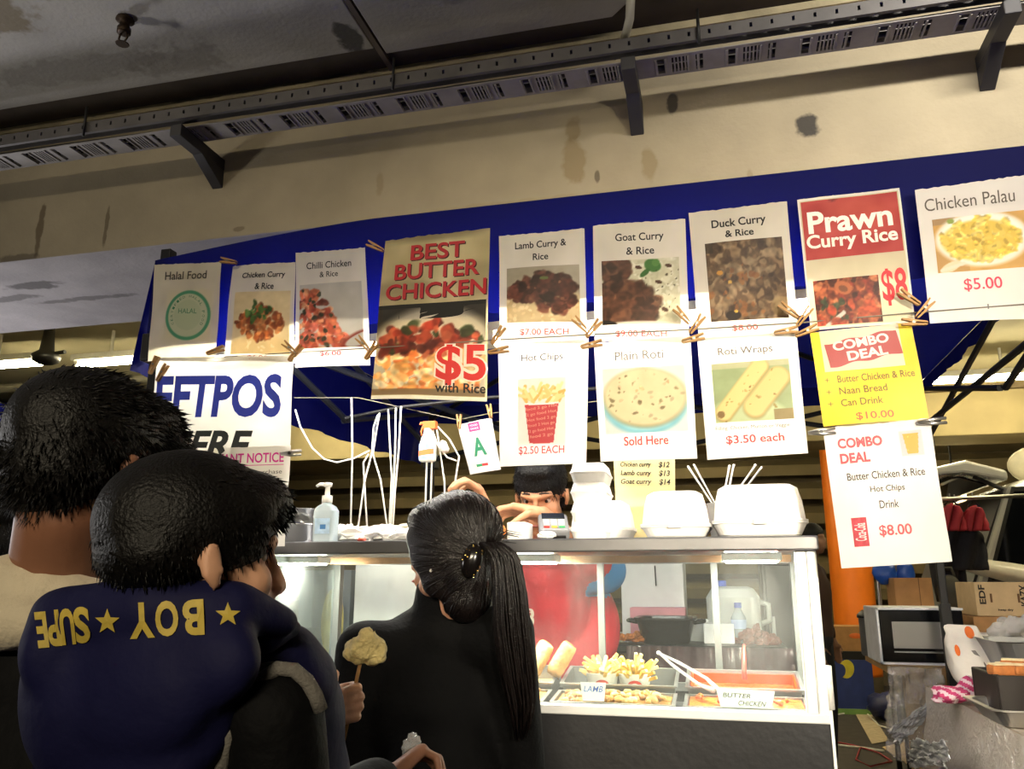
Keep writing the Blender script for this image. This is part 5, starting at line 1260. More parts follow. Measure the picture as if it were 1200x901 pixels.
# ---- the man
hcM = at(104, 556, D=1.02)
fM = dirv(math.radians(17)); fM.z = -.12
shM = dirv(math.radians(18))
man = Person('dark haired man in a black jacket with a cream hood, behind the boy', hcM, fM, .96, shM, skin='#8d6048', grow=1.0, up=V((0, 0, 1)) + shM * .12)
j = man.j
j['nb'] = at(70, 712, D=1.04); j['sr'] = j['nb'] + man.br * .175 + V((0, 0, -.07)); j['sl'] = j['nb'] - man.br * .175 + V((0, 0, -.07)); j['ch'] = j['nb'] + V((0, 0, -.23))
j['wr'] = at(452, 914, D=1.16); j['er'] = at(300, 1010, D=.98)
j['el'] = j['sl'] + V((-.03, .05, -.28)); j['wl'] = j['el'] + shM * .2 + man.br * .15 + V((0, 0, .05))
dirh = (at(500, 872, D=1.24) - j['wr'])
man.body(HR=(dirh, -CF * .3 + V((0, 0, -.8)) + CR * .3, -CR * .3 + CF * .2 + V((0, 0, .6)), ((.5, .9, .5), (.8, 1.0, .6), (.9, 1.1, .6), (1.0, 1.1, .6)), 1.0, .82))
man.top(mBlackJ, 'jacket', 1.06, cuff=.02)
man.trousers(M('dark_trousers', '#1c1c20', .8))
def flowM(p):
    q = man.inv(p); l = V((q.x * 2, .35 if q.z > .02 else -.1, -.5 if q.z < .05 else -.1)); return man.R @ l * 1.0
man.hair(mHair, [((0, -.018, .048), (.084, .106, .088)), ((0, .046, .080), (.072, .078, .050)), ((.03, .075, .062), (.045, .04, .03)), ((0, -.055, .0), (.072, .062, .066)), ((0, -.058, -.03), (.058, .045, .038)), ((.066, -.012, .056), (.014, .045, .034)), ((-.066, -.012, .056), (.014, .045, .034))],
         4200, .017, flowM, seed=3, w=.0012, spread=.22)
face_parts(man.hc, man.R, man.s, man.root)
# cream hood lying round the neck
nb = man.j['nb']; m = MB(); B = basis(shM)
for k in range(15):
    t = PI * (1.05 + .9 * k / 14) if False else PI * (.95 + 1.1 * k / 14)
    a = nb + B @ V((.105 * math.cos(t), .085 * math.sin(t) + .005, .022 - .028 * abs(math.cos(t)) ))
    m.ell(a, (.036, .036, .034 + .01 * abs(math.sin(t))), None, 12, 8)
m.ell(nb + B @ V((0, -.095, -.012)), (.105, .035, .035), B @ Matrix.Rotation(.25, 3, 'X'))
fused(m, .006, 4).build('hood', M('cream_fleece', '#d8cbb0', .9, 0, .06, 20, .3, 150, sheen=.3), man.root, smooth=True, recalc=False)
# crumpled clear wrapper in his fingers
w_ = MB(); w_.ell(at(483, 872, D=1.245), (.012, .010, .014), None, 10, 7, .35, random.Random(3)); w_.ell(at(479, 878, D=1.24), (.010, .008, .010), None, 10, 7, .35, random.Random(4))
one(w_, 'plastic_wrapper', Mfilm('wrapper_film', '#e8e8e8', .4, 60), 'small crumpled clear wrapper pinched in the hand at the bottom edge', 'wrapper')

# ---- the boy
hcB = at(232, 660, D=.86)
fB = dirv(math.radians(50)); fB.z = .0
shB = dirv(math.radians(30))
sB = .90
boy = Person('small black haired boy in a navy hooded vest holding a snack stick', hcB, fB, sB, shB, skin='#d6a384', floor=.62, grow=.66)
j = boy.j; g = .66
nb = j['nb'] = at(218, 765, D=.915)
rB = boy.br
j['sr'] = at(322, 812, D=.86); j['sl'] = nb - rB * .125 + V((0, 0, -.045))
j['ch'] = at(205, 850, D=.93); j['pe'] = j['ch'] + V((0, 0, -.22))
dB = (CR * .60 + CF * .62 + V((0, 0, .12))).normalized()
j['er'] = at(345, 985, D=.84); j['wr'] = at(421, 822, D=1.07) - dB * .058
j['el'] = j['sl'] + V((-.02, .1, -.14)); j['wl'] = j['el'] + shB * .12 + V((0, 0, .03))
for k, sg in (('r', 1), ('l', -1)):
    j['h' + k] = j['pe'] + rB * .06 * sg; j['k' + k] = j['h' + k] + shB * .13 + rB * .08 * sg + V((0, 0, -.05)); j['a' + k] = j['k' + k] + V((0, 0, -.22)) - shB * .02
stick0 = at(400, 880, D=1.075); stick1 = at(424, 768, D=1.075)
sd = (stick1 - stick0).normalized()
boy.floor = j['ar'].z - .055
fist = ((1.15, 1.6, .9), (1.2, 1.65, .9), (1.25, 1.65, .9), (1.3, 1.6, .9))
boy.body(HR=(dB, CF * .75 - CR * .45, V((0, 0, 1)) - CR * .12, fist, 1.0, .64, .62), legs=False)
boy.trousers(M('boy_trousers', '#2a2b33', .8))
# black sleeves, then the quilted vest, its armhole trim and hood
m = MB()
shD = at(322, 838, D=.83)
m.cone(shD, at(338, 985, D=.82), .050, .046, 18); m.ell(at(318, 822, D=.845), (.047, .05, .04)); m.cone(at(338, 985, D=.82), j['wr'] - dB * .028, .040, .024, 16)
fused(m, .006, 4).build('sleeve', mBlackJ, boy.root, smooth=True, recalc=False)
m = MB(); m.cone(j['sl'], j['el'], .046, .04, 14); m.cone(j['el'], j['wl'] - (j['wl'] - j['el']).normalized() * .02, .04, .026, 14)
fused(m, .008, 3).build('sleeve', mBlackJ, boy.root, smooth=True, recalc=False)
Bv = basis(shB)
m = MB()
m.ell(at(205, 868, D=.93), (.170, .13, .17), Bv, 26, 18); m.cone(at(205, 850, D=.93), j['pe'] + V((0, 0, .05)), .135, .13, 22)
m.ell(at(208, 985, D=.95), (.178, .125, .12), Bv, 22, 14); m.ell(at(340, 800, D=.93), (.055, .06, .05)); m.ell(at(365, 850, D=.95), (.035, .06, .07)); m.ell(at(372, 930, D=.95), (.034, .06, .08))
m.ell(at(330, 770, D=.92), (.045, .05, .04)); m.ell(at(120, 790, D=.93), (.10, .06, .06)); m.ell(at(230, 745, D=.92), (.10, .06, .05))
vest = fused(m, .006, 30)
# quilting channels pressed into the padding
def quilt(p):
    z = p[2]; return p
vest.build('vest', mNavy, boy.root, smooth=True, recalc=False)
m = MB()
m.cone(at(70, 722, D=.835), at(180, 712, D=.81), .030, .033, 18); m.cone(at(180, 712, D=.81), at(275, 712, D=.82), .033, .028, 18); m.cone(at(275, 712, D=.82), at(335, 728, D=.86), .028, .016, 16)
m.ell(at(150, 795, D=.83), (.125, .050, .085), Bv, 24, 16); m.ell(at(205, 770, D=.825), (.115, .045, .060), Bv, 24, 16); m.ell(at(95, 800, D=.845), (.075, .05, .10), Bv); m.ell(at(140, 880, D=.835), (.12, .045, .09), Bv); m.ell(at(215, 800, D=.835), (.08, .04, .10), Bv)
m.ell(at(70, 760, D=.83), (.035, .04, .05), Bv); m.cone(at(310, 745, D=.87), at(345, 735, D=.90), .022, .012, 12)
hood = fused(m, .005, 30)
hood.build('hood', mNavy, boy.root, smooth=True, recalc=False)
bvh = BVHTree.FromPolygons([V(v) for v in hood.v + vest.v], [f for f in hood.f] + [[i + len(hood.v) for i in f] for f in vest.f])
EYEV = V((0, 0, EYE))
def cast(px, py, off=.0015):
    r = ray(px, py).normalized(); h = bvh.ray_cast(EYEV, r)
    if h[0] is None: return None
    n = h[1]; n = n if n.dot(r) < 0 else -n
    return h[0] + n * off
mYel = M('yellow_print', '#c9b04a', .6, 0, .12, 90)
def stamp(ch, cx, cy, wd, ht, ang=0):
    v, f, _ = text2d(ch, .035, 0); ca, sa = math.cos(ang), math.sin(ang); P = []
    for x, y in v:
        X, Y_ = -x * wd, y * ht; p = cast(cx + X * ca - Y_ * sa, cy + X * sa + Y_ * ca)
        if p is None: return
        P.append(p)
    MB().add(P, f).build('printed_letter', mYel, boy.root, recalc=False)
def star(cx, cy, r):
    P = [cast(cx, cy)]; 
    for k in range(10):
        a = PI / 2 + k * PI / 5; q = r if k % 2 == 0 else r * .42; P.append(cast(cx - q * math.cos(a), cy - q * math.sin(a)))
    if all(p is not None for p in P): MB().add(P, [[0, 1 + k, 1 + (k + 1) % 10] for k in range(10)]).build('printed_star', mYel, boy.root, recalc=False)
def trimp(px, py):
    p = cast(px, py, .002); d = .815
    if p is not None: d = min(max((p - EYEV).length / ray(px, py).length, .775), .815)
    return at(px, py, D=d)
star(267, 721, 15); star(127, 728, 15)
for ch, cx, wd, cy in (('B', 227, 25, 724), ('O', 196, 27, 725), ('Y', 167, 29, 727), ('S', 97, 18, 732), ('U', 80, 17, 734), ('P', 64, 15, 736), ('E', 50, 13, 738)): stamp(ch, cx, cy, wd, 42, -.05 if cx > 120 else -.10)
tr_ = [trimp(*p) for p in ((258, 910), (263, 885), (270, 862), (280, 838), (292, 815), (308, 795), (326, 783), (345, 785), (360, 798), (370, 815), (376, 832))]
bv2 = [p if p is not None else None for p in tr_]; bv2 = [p for p in bv2 if p is not None]
MB().tube(bv2, [.0075] * len(bv2), 10).build('armhole_trim', M('grey_ribbing', '#77736c', .9, 0, .15, 200, .4, 400), boy.root, smooth=True)
def flowB(p):
    q = boy.inv(p); return boy.R @ V((q.x * 2, .5 if q.z > .04 else .1, -.7 if q.z < .08 else -.2))
boy.hair(mHair, [((0, -.016, .046), (.085, .104, .086)), ((0, .045, .070), (.072, .062, .044)), ((0, -.052, .014), (.077, .062, .050)), ((.068, .006, .056), (.013, .058, .032)), ((-.068, .006, .056), (.013, .058, .032))],
         3000, .012, flowB, seed=5, w=.0011, spread=.10)
face_parts(boy.hc, boy.R, boy.s, boy.root)
# snack on a stick
t = thing('snack_stick', stick0, 'pale battered snack on a wooden stick held in the boy\'s fist', 'snack')
MB().tube([stick0 - sd * .01, stick1 + sd * .01], .0026, 8).build('stick', M('stick_wood', '#a5783f', .6), t, smooth=True)
r_ = random.Random(6); m = MB()
for (px, py, rr) in ((432, 756, .018), (440, 762, .015), (424, 760, .017), (430, 746, .012), (415, 762, .014), (410, 766, .009), (446, 768, .009), (436, 770, .012), (420, 770, .010), (430, 740, .006), (448, 760, .007)):
    m.ell(at(px, py, D=1.075 + r_.uniform(-.008, .008)), rr, None, 10, 8, .22, r_)
fused(m, .0028, 1).build('battered_piece', M('pale_batter', '#d6c284', .55, 0, .25, 70, .6, 220), t, smooth=True, recalc=False)

# ---- the woman
hcW = at(531, 646, D=1.66); fW = dirv(math.radians(-62)); fW.z = -.06; shW = dirv(math.radians(-12))
wo = Person('woman with a long black ponytail and black jacket facing the display case', hcW, fW, .92, shW, skin='#c9957a', grow=.92, ears=False)
j = wo.j; j['nb'] = at(522, 722, D=1.68)
j['sl'] = at(428, 762, D=1.64); j['sr'] = at(592, 742, D=1.62); j['el'] = at(408, 905, D=1.60); j['er'] = at(612, 905, D=1.64); j['ch'] = at(512, 815, D=1.67)
j['wl'] = j['el'] + wo.bf * .16 + V((.04, 0, .03)); j['wr'] = j['er'] + wo.bf * .14 + V((-.06, 0, .02))
wo.body(); wo.top(M('black_cloth', '#070708', .8, 0, .25, 14, .25, 80, spec=.15), 'jacket', 1.0, collar=.075); wo.trousers(M('dark_trousers'))
wo.hair(mHairW, [((0, -.014, .044), (.083, .104, .088)), ((0, .040, .072), (.074, .064, .042)), ((0, -.052, .0), (.076, .062, .070)), ((0, -.045, -.045), (.062, .045, .045)), ((.072, .000, .0), (.016, .055, .060)), ((-.070, .012, .0), (.018, .058, .060)), ((-.064, .044, .030), (.018, .036, .040)), ((.064, .044, .030), (.018, .036, .040)), ((-.060, .006, -.050), (.020, .042, .052)), ((.060, .006, -.050), (.020, .042, .052)), ((0, -.034, -.035), (.079, .070, .085)), ((0, -.030, -.095), (.066, .050, .06))],
        0, .02, seed=9, vox=.005, smooth=16)
# combed strands pulled back over the cap to the clip
m = MB(); r_ = random.Random(12); gather = at(562, 650, D=1.60)
cap = wo.hairobj.data; org = V(wo.root.location); cv = [V(v.co) + org for v in cap.vertices]; kd = BVHTree.FromPolygons(cv, [list(p.vertices) for p in cap.polygons])
for k in range(520):
    p = cv[r_.randrange(len(cv))]; q = wo.inv(p)
    if q.z < -.14: continue
    g_ = wo.inv(gather); P = []
    for i in range(9):
        l = V(q).lerp(g_, i / 8 * .96); pt = wo.hc + wo.R @ (l * wo.s); near, nrm, _, _ = kd.find_nearest(pt)
        P.append(near + nrm * .0012)
    m.tube(P, [.0008, .0014, .0016, .0017, .0017, .0017, .0016, .0014, .001], 5)
m.build('combed_strands', mHairW, wo.root, smooth=True)
m = MB(); r_ = random.Random(14)
path = [(560, 648, 1.60), (576, 636, 1.575), (592, 652, 1.56), (597, 690, 1.55), (600, 735, 1.55), (606, 785, 1.555), (612, 830, 1.56), (610, 868, 1.565)]
for k in range(150):
    a = r_.uniform(0, 2 * PI); rad = math.sqrt(r_.random()); P = []; end = r_.uniform(.72, 1.0); n = 12
    for i in range(n + 1):
        u = i / n * end * (len(path) - 1); i0 = min(int(u), len(path) - 2); f = u - i0
        c_ = [path[i0][q] * (1 - f) + path[i0 + 1][q] * f for q in range(3)]; wd = (.010, .022, .027, .032, .036, .034, .026, .012)
        w0 = wd[i0] * (1 - f) + wd[min(i0 + 1, 7)] * f
        P.append(at(c_[0], c_[1], D=c_[2]) + CR * (w0 * rad * math.cos(a) + r_.uniform(-.0012, .0012)) - CF * (w0 * .6 * rad * math.sin(a)))
    m.tube(P, [.0018] + [.0026] * (n - 1) + [.0006], 5)
for k in range(26):   # flyaway hair above the clip
    a = r_.uniform(.1, 1.5); L_ = r_.uniform(.035, .062); s0 = at(572, 640, D=1.585) + V((r_.uniform(-.008, .008), 0, r_.uniform(-.006, .006)))
    m.tube([s0, s0 + CR * math.cos(a) * L_ * .6 + V((0, 0, math.sin(a) * L_ * .7)), s0 + CR * math.cos(a) * L_ * 1.15 + V((0, 0, math.sin(a) * L_ * .55))], [.0012, .001, .0004], 4)
m.build('ponytail', mHairW, wo.root, smooth=True)
c = at(553, 657, D=1.562); hc_ = MB().ell(c, (.020, .016, .034), basis(CF, V((.25, 0, 1))), 18, 12).build('hair_clip', M('black_gloss', '#100d0c', .2), wo.root, smooth=True)
mJ = M('gold_jewel', '#c9a55a', .15, .9)
for k in range(26):
    a = r_.uniform(0, 2 * PI); z = r_.uniform(-1, 1); d = V((math.cos(a) * math.sqrt(1 - z * z), math.sin(a) * math.sqrt(1 - z * z), z))
    if d.dot(CF) > .2: continue
    MB().ell(c + basis(CF, V((.25, 0, 1))) @ V((d.dot(CR) * .020, d.dot(CF) * .016, d.z * .034)), r_.uniform(.0012, .0024), None, 8, 6).build('jewel', mJ, hc_, smooth=True)
ep = wo.L(-.076, .004, -.042)
MB().ell(ep - CF * .004 - CR * .004, .0035, None, 10, 8).build('earring', M('pearl', '#e8e2d8', .1, .3), wo.root, smooth=True)
face_parts(wo.hc, wo.R, wo.s, wo.root)

# ---- the vendor behind the case
hcV = at(634, 582, D=2.52); fV = -CF * .9 - CR * .22 + V((0, 0, -.42)); shV = -CF + CR * .02
ve = Person('vendor in a red jersey leaning over the counter with both hands on the shelf', hcV, fV, 1.0, shV, skin='#c08a66', up=V((0, 0, 1)), J={}, lean=V((0, 0, 0)))
j = ve.j; j['nb'] = hcV + V((0, .10, -.155)); j['sr'] = at(588, 668, D=2.66); j['sl'] = at(706, 668, D=2.66); j['ch'] = at(655, 735, D=2.72); j['pe'] = at(662, 860, D=2.80)
for k, sg in (('r', -1), ('l', 1)):
    j['h' + k] = j['pe'] + CR * .09 * sg; j['k' + k] = V((j['h' + k].x, j['h' + k].y, .50)); j['a' + k] = V((j['h' + k].x, j['h' + k].y, .08))
j['er'] = at(582, 652, D=2.50); j['wr'] = at(574, 603, D=2.38); j['el'] = at(676, 640, D=2.50); j['wl'] = at(636, 603, D=2.34)
ve.body(HR=(V((0, 0, .75)) - CR * .35 - CF * .35, -CR * .2 - CF * .2 + V((0, 0, -.1)) - CR * .6, -CF * .9, ((.5, .8, .5), (.6, .9, .5), (.7, 1.0, .5), (.8, 1.0, .5)), .8),
        HL=(-CR * .92 - CF * .1 + V((0, 0, .15)), V((0, 0, -1)) - CF * .25, -CF, ((.35, .55, .3), (.4, .6, .35), (.45, .65, .35), (.5, .7, .4)), .4))
mRed = M('red_jersey', '#b3242f', .6, 0, .12, 10, .2, 60); mBluS = M('blue_sleeve_panel', '#2f86c4', .6, 0, .1, 10)
# jersey: short sleeves to the elbow
m = MB(); B = basis(shV)
m.ell(j['ch'], (.205, .13, .21), B, 26, 18); m.cone(j['nb'] + V((0, .01, -.06)), j['ch'], .10, .13, 20); m.cone(j['sr'], j['sl'], .075, .075, 18); m.cone(j['ch'], j['pe'], .135, .14, 22); m.ell(j['pe'] + V((0, 0, .06)), (.19, .14, .14), B)
for k in 'rl':
    m.cone(j['nb'] + (j['s' + k] - j['nb']) * .25 + V((0, 0, -.05)), j['s' + k], .065, .078, 16); m.cone(j['s' + k], j['s' + k].lerp(j['e' + k], .55), .078, .07, 16)
o = fused(m, .008, 5)
def mi_(f):
    c = sum((V(o.v[i]) for i in f), V((0, 0, 0))) / len(f); d = c - j['sl']
    return 1 if (d.length < .115 and (c - at(700, 664, D=2.6)).dot(CR) > -.06 and c.z > j['sl'].z - .085 and c.z > j['sl'].z - .10 + .0 * d.x) else 0
o.mi = [mi_(f) for f in o.f]
o.build('jersey', [mRed, mBluS], ve.root, smooth=True, recalc=False)
ve.trousers(M('dark_trousers'))
bj = BVHTree.FromPolygons([V(v) for v in o.v], o.f)
def castj(px, py):
    r = ray(px, py).normalized(); h = bj.ray_cast(EYEV, r); return None if h[0] is None else h[0] - r * .002
for ch, cx, cy, wd, ht in (('23', 617, 724, 18, 22), ('0', 618, 745, 9, 12)):
    v, f, _ = text2d(ch, .04, 0); P = [castj(cx + x * wd, cy - y * ht) for x, y in v]
    if all(p is not None for p in P): MB().add(P, f).build('printed_number', M('cream_print', '#e6d6c4', .6), ve.root, recalc=False)
ve.hair(mHair, [((0, -.022, .050), (.082, .104, .086)), ((0, .020, .096), (.066, .066, .032)), ((0, -.055, -.01), (.074, .058, .07)), ((.068, -.016, .052), (.013, .045, .036)), ((-.068, -.016, .052), (.013, .045, .036))], 1400, .014, lambda p: V((0, 0, -.6)), seed=8, w=.0014, spread=.5)
face_parts(ve.hc, ve.R, ve.s, ve.root)

# ---- bystanders
pa = Person('dark haired person half hidden behind the man at the left edge', at(2, 622, D=2.3), dirv(-.6), 1.0, dirv(-.3), skin='#8d6048', handvox=.008, bodyvox=.014)
pa.body(headvox=.006); pa.top(M('charcoal_coat', '#1b1a1c', .8), 'coat', 1.05, vox=.014); pa.trousers(M('dark_trousers'))
pa.hair(mHair, [((0, -.018, .048), (.084, .106, .088)), ((0, -.055, -.02), (.074, .06, .09)), ((0, .03, .085), (.07, .07, .04))], 600, .03, lambda p: V((0, 0, -.5)), seed=21)
pb = Person('distant person in a dark brown jacket standing by the orange column', at(953, 632, D=6.5), dirv(2.4), 1.0, dirv(2.2), skin='#8a6248', handvox=.012, bodyvox=.02)
pb.body(headvox=.01); pb.top(M('brown_coat', '#3b2419', .8), 'coat', 1.0, vox=.016); pb.trousers(M('dark_trousers'))
pb.hair(mHair, [((0, -.018, .048), (.082, .104, .086)), ((0, -.055, -.02), (.07, .056, .07))], 0, vox=.012)
# ================================================================== behind and to the right of the stall
mTanT = M('tan_board', '#b08a58', .6, 0, .15, 8); mCardb = M('cardboard', '#a87c4c', .8, 0, .12, 14, .1); mCardP = M('pale_cardboard', '#c7ab80', .8, 0, .1, 14, .1)
def table(name, label, x0, x1, y0, y1, z, mat, th=.03, foot=True):
    t = thing(name, ((x0 + x1) / 2, (y0 + y1) / 2, 0), label, 'table')
    MB().rbox((x0, y0, z - th), (x1, y1, z), .02).build('table_top', mat, t)
    for x in (x0 + .06, x1 - .06):
        for y in (y0 + .06, y1 - .06): MB().tube([(x, y, 0), (x, y, z - th)], .016, 8).build('leg', mLegB, t, smooth=True)
    return t
# ---- work table behind the vendor
BZ = 1.235
bx0, bx1 = at(640, 757, Y=3.1).x, at(925, 757, Y=3.0).x
bt_ = table('work_table', 'work table behind the display case with pans and cartons on it', bx0 - .15, bx1, 3.0, 3.75, BZ, M('black_board', '#1a1919', .4))
def drape_fn(x0, x1, y, z0, z1, amp=.012):
    return lambda u, v: V((x0 + (x1 - x0) * u, y - .01 - .03 * (1 - v) - amp * (math.sin(u * 31) * .6 + math.sin(u * 73 + 1) * .5 + math.sin(v * 9 + u * 12) * .5), z0 + (z1 - z0) * v))
MB().grid(drape_fn(at(735, 757, Y=3.0).x, bx1 + .01, 2.99, .45, BZ - .002), 60, 20).build('plastic_drape', M('dark_shiny_plastic', '#4a3b3e', .15, 0, .5, 10, .8, 18), bt_, smooth=True)
# black roasting pan
c = V((at(782, 755, Y=3.18).x, 3.18, BZ)); hw = (at(816, 740, Y=3.18).x - at(750, 740, Y=3.18).x) / 2
t = thing('roasting_pan', c, 'oblong black roasting pan on the work table seen through the case', 'pan')
loft([rr_ring(c.x, c.y, hw - .02, .10, .04, c.z), rr_ring(c.x, c.y, hw, .13, .05, c.z + .080), rr_ring(c.x, c.y, hw + .008, .138, .05, c.z + .082), rr_ring(c.x, c.y, hw + .008, .138, .05, c.z + .088), rr_ring(c.x, c.y, hw - .006, .124, .05, c.z + .086), rr_ring(c.x, c.y, hw - .026, .10, .04, c.z + .01)]).build('pan', M('black_enamel', '#16171a', .25), t)
for s_ in (-1, 1): MB().tube([(c.x + s_ * hw, c.y - .05, c.z + .07), (c.x + s_ * (hw + .035), c.y - .03, c.z + .075), (c.x + s_ * (hw + .035), c.y + .03, c.z + .075), (c.x + s_ * hw, c.y + .05, c.z + .07)], .007, 8).build('handle', M('black_enamel'), t, smooth=True)
c = V((at(742, 753, Y=3.10).x, 3.10, BZ))
m = MB(); r_ = random.Random(31)
for k in range(26): m.ell(c + V((r_.uniform(-.045, .045), r_.uniform(-.04, .04), .010 + r_.uniform(0, .022))), (.016, .012, .009), Matrix.Rotation(r_.uniform(0, 3), 3, 'Z'), 8, 6, .2, r_)
o = one(m, 'fried_pile', M('orange_fried', '#c9742c', .6, 0, .25, 60, .3), 'small pile of orange fried food left of the black roasting pan', 'food'); o['kind'] = 'stuff'
# pink carton and white cartons behind
def carton(name, label, px0, px1, py0, Y, dep, z, mat, cat='box', flaps=True):
    x0, x1 = at(px0, py0, Y=Y).x, at(px1, py0, Y=Y).x; zt = at((px0 + px1) / 2, py0, Y=Y).z
    t = thing(name, ((x0 + x1) / 2, Y + dep / 2, z), label, cat)
    MB().box((x0, Y, z), (x1, Y + dep, zt)).build('carton', mat, t, bevel=.003)
    if flaps: MB().box((x0 + (x1 - x0) * .48, Y + .002, zt), (x0 + (x1 - x0) * .52, Y + dep - .002, zt + .0012)).build('tape', M('brown_tape', '#a08058', .4), t)
    return t, x0, x1, zt
carton('pink_carton', 'pink paper covered carton behind the black roasting pan', 738, 803, 712, 3.34, .10, BZ, M('pink_paper', '#e79aa4', .6), flaps=False)
t, x0, x1, zt = carton('foam_crate', 'tall white foam crate behind the pink carton', 727, 800, 657, 3.46, .25, BZ, mFoam, 'crate', False)
MB().tube([(x0 + .14, 3.455, zt - .02), (x0 + .142, 3.452, zt - .10)], .003, 6).build('slit', mBlk, t)
carton('tissue_carton', 'small white carton right of the black roasting pan', 824, 860, 731, 3.12, .09, BZ, mFoam, flaps=False)
carton('tissue_carton', 'white carton tucked between the pan and the water can', 806, 832, 726, 3.22, .08, BZ, mFoam, flaps=False)
# jerrycan
c = V((at(861, 740, Y=3.30).x, 3.30, BZ)); hw = (at(892, 720, Y=3.3).x - at(830, 720, Y=3.3).x) / 2; zt = at(860, 687, Y=3.3).z - BZ
t = thing('water_can', c, 'big pale plastic water can with a side handle on the work table', 'water can')
mCan = M('cloudy_plastic', '#c9cbc6', .35, 0, .06, 10, trans=.3)
loft([rr_ring(c.x, c.y, hw - .012, .09, .03, c.z), rr_ring(c.x, c.y, hw, .10, .035, c.z + .012), rr_ring(c.x, c.y, hw, .10, .035, c.z + zt * .80), rr_ring(c.x, c.y, hw - .02, .09, .035, c.z + zt * .96), rr_ring(c.x, c.y, hw - .04, .07, .03, c.z + zt)]).build('can_body', mCan, t)
MB().tube([(c.x + hw - .005, c.y, c.z + zt * .72), (c.x + hw + .03, c.y, c.z + zt * .66), (c.x + hw + .032, c.y, c.z + zt * .38), (c.x + hw - .003, c.y, c.z + zt * .30)], .011, 8).build('handle', mCan, t, smooth=True)
MB().lathe([(.02, 0), (.02, .02), (.016, .022)], c + V((-.04, 0, zt)), n=14).build('cap', M('blue_cap', '#3b55b0', .4), t)
# water bottle
c = V((at(866, 735, Y=3.17).x, 3.16, BZ)); H = at(866, 706, Y=3.16).z - BZ
t = thing('water_bottle', c, 'small clear water bottle with a blue cap in front of the water can', 'bottle')
MB().lathe([(.022, 0), (.026, .006), (.026, H * .35), (.024, H * .4), (.026, H * .45), (.026, H * .62), (.012, H * .82), (.011, H * .88)], c, n=18).build('bottle', M('clear_bottle', '#c9d4da', .1, alpha=.55), t, smooth=True)
MB().lathe([(.013, H * .87), (.013, H), (.011, H)], c, n=14).build('cap', M('blue_cap'), t); MB().lathe([(.0265, H * .36), (.0265, H * .58)], c, n=18).build('label_sheet', M('label_ice', '#b9c9e8', .5), t)
# heap of meat
c = V((at(886, 748, Y=3.14).x, 3.14, BZ)); m = MB()
for k in range(60): a = r_.uniform(0, 2 * PI); q = r_.random() ** .6; m.ell(c + V((.075 * q * math.cos(a), .06 * q * math.sin(a), .010 + (1 - q) * .065 * r_.random())), .014, None, 8, 6, .3, r_)
o = one(m, 'minced_meat', M('brown_mince', '#7d4f45', .6, 0, .3, 80, .3), 'heap of reddish brown minced meat beside the water bottle', 'food'); o['kind'] = 'stuff'
# dark cabinet behind, right end
t = thing('dark_cabinet', (at(915, 700, Y=3.9).x, 4.1, 0), 'dark upright cabinet behind the right end of the display case', 'cabinet')
xa, xb = at(893, 690, Y=3.9).x, at(950, 690, Y=3.9).x
MB().box((xa, 3.9, .02), (xb, 4.2, at(905, 655, Y=3.9).z)).build('cabinet_body', M('dark_panel', '#23201f', .4), t, bevel=.006)
MB().box((xa + .015, 3.892, .1), (xb - .015, 3.9, at(905, 662, Y=3.9).z)).build('door', M('dark_door', '#2b2827', .3), t, bevel=.004)
MB().box((xa + .03, 3.88, 1.1), (xa + .045, 3.893, 1.3)).build('handle', mSt, t)
# ---- left of the vendor, behind the woman
lx0, lx1 = at(330, 760, Y=2.95).x, at(590, 760, Y=2.95).x
table('work_table', 'work table behind the left half of the display case', lx0, lx1 - .25, 2.9, 3.5, 1.18, M('black_board'))
t, x0, x1, zt = carton('foam_crate', 'tall white foam crate left of the vendor, beside the woman\'s face', 417, 490, 655, 2.98, .3, 1.18, mFoam, 'crate', False)
t, x0, x1, zt = carton('reflection_block', 'grey block for the glass reflection left of the white foam crate', 352, 412, 668, 3.05, .25, 1.18, M('reflection_block', '#7c8288', .5), 'block', False)  # grey reflection in the glass built as a solid block
c = V((at(388, 745, Y=2.93).x, 2.935, 1.18)); hh = at(388, 690, Y=2.93).z - 1.18
m = MB(); m.ell(c + V((0, 0, hh * .5)), (.046, .022, hh * .52), None, 20, 16)
f_ = fused(m, .006, 2); f_.v = [(x, y, max(z, 1.18)) for x, y, z in f_.v]
t = thing('tan_ovoid', c, 'tan loaf standing in front of the grey bin', 'bread'); f_.build('ovoid', M('ovoid_tan', '#a89a5c', .7, 0, .15, 20), t, smooth=True, recalc=False)  # flattened tan ovoid with a clipped base
MB().tube([c + V((.004, -.0235, hh * .1)), c + V((.010, -.0255, hh * .5)), c + V((.022, -.018, hh * .9))], .0018, 5).build('crease', M('pale_crease', '#d9cf9a', .7), t)
c = V((at(362, 760, Y=2.30).x, 2.32, FZ)); q = at(360, 742, Y=2.32)
m = MB(); m.ell(V((q.x, 2.325, FZ + .052)), (.045, .025, .055), None, 14, 10, .08, r_)
t = thing('snack_packet', (q.x, 2.325, FZ), 'blue printed snack packet inside the display case next to the boy', 'packet')
f_ = fused(m, .005, 1); f_.v = [(x, y, max(z, FZ + .001)) for x, y, z in f_.v]; f_.build('packet', M('blue_foil', '#2f62c8', .3, 0, .2, 20), t, smooth=True, recalc=False)
MB().ell((q.x + .018, 2.300, FZ + .06), (.012, .003, .01)).build('printed_mark', M('red_mark', '#c9404a', .5), t); MB().ell((q.x - .01, 2.299, FZ + .07), (.014, .003, .006)).build('printed_mark', M('white_mark', '#e8e8ee', .5), t)

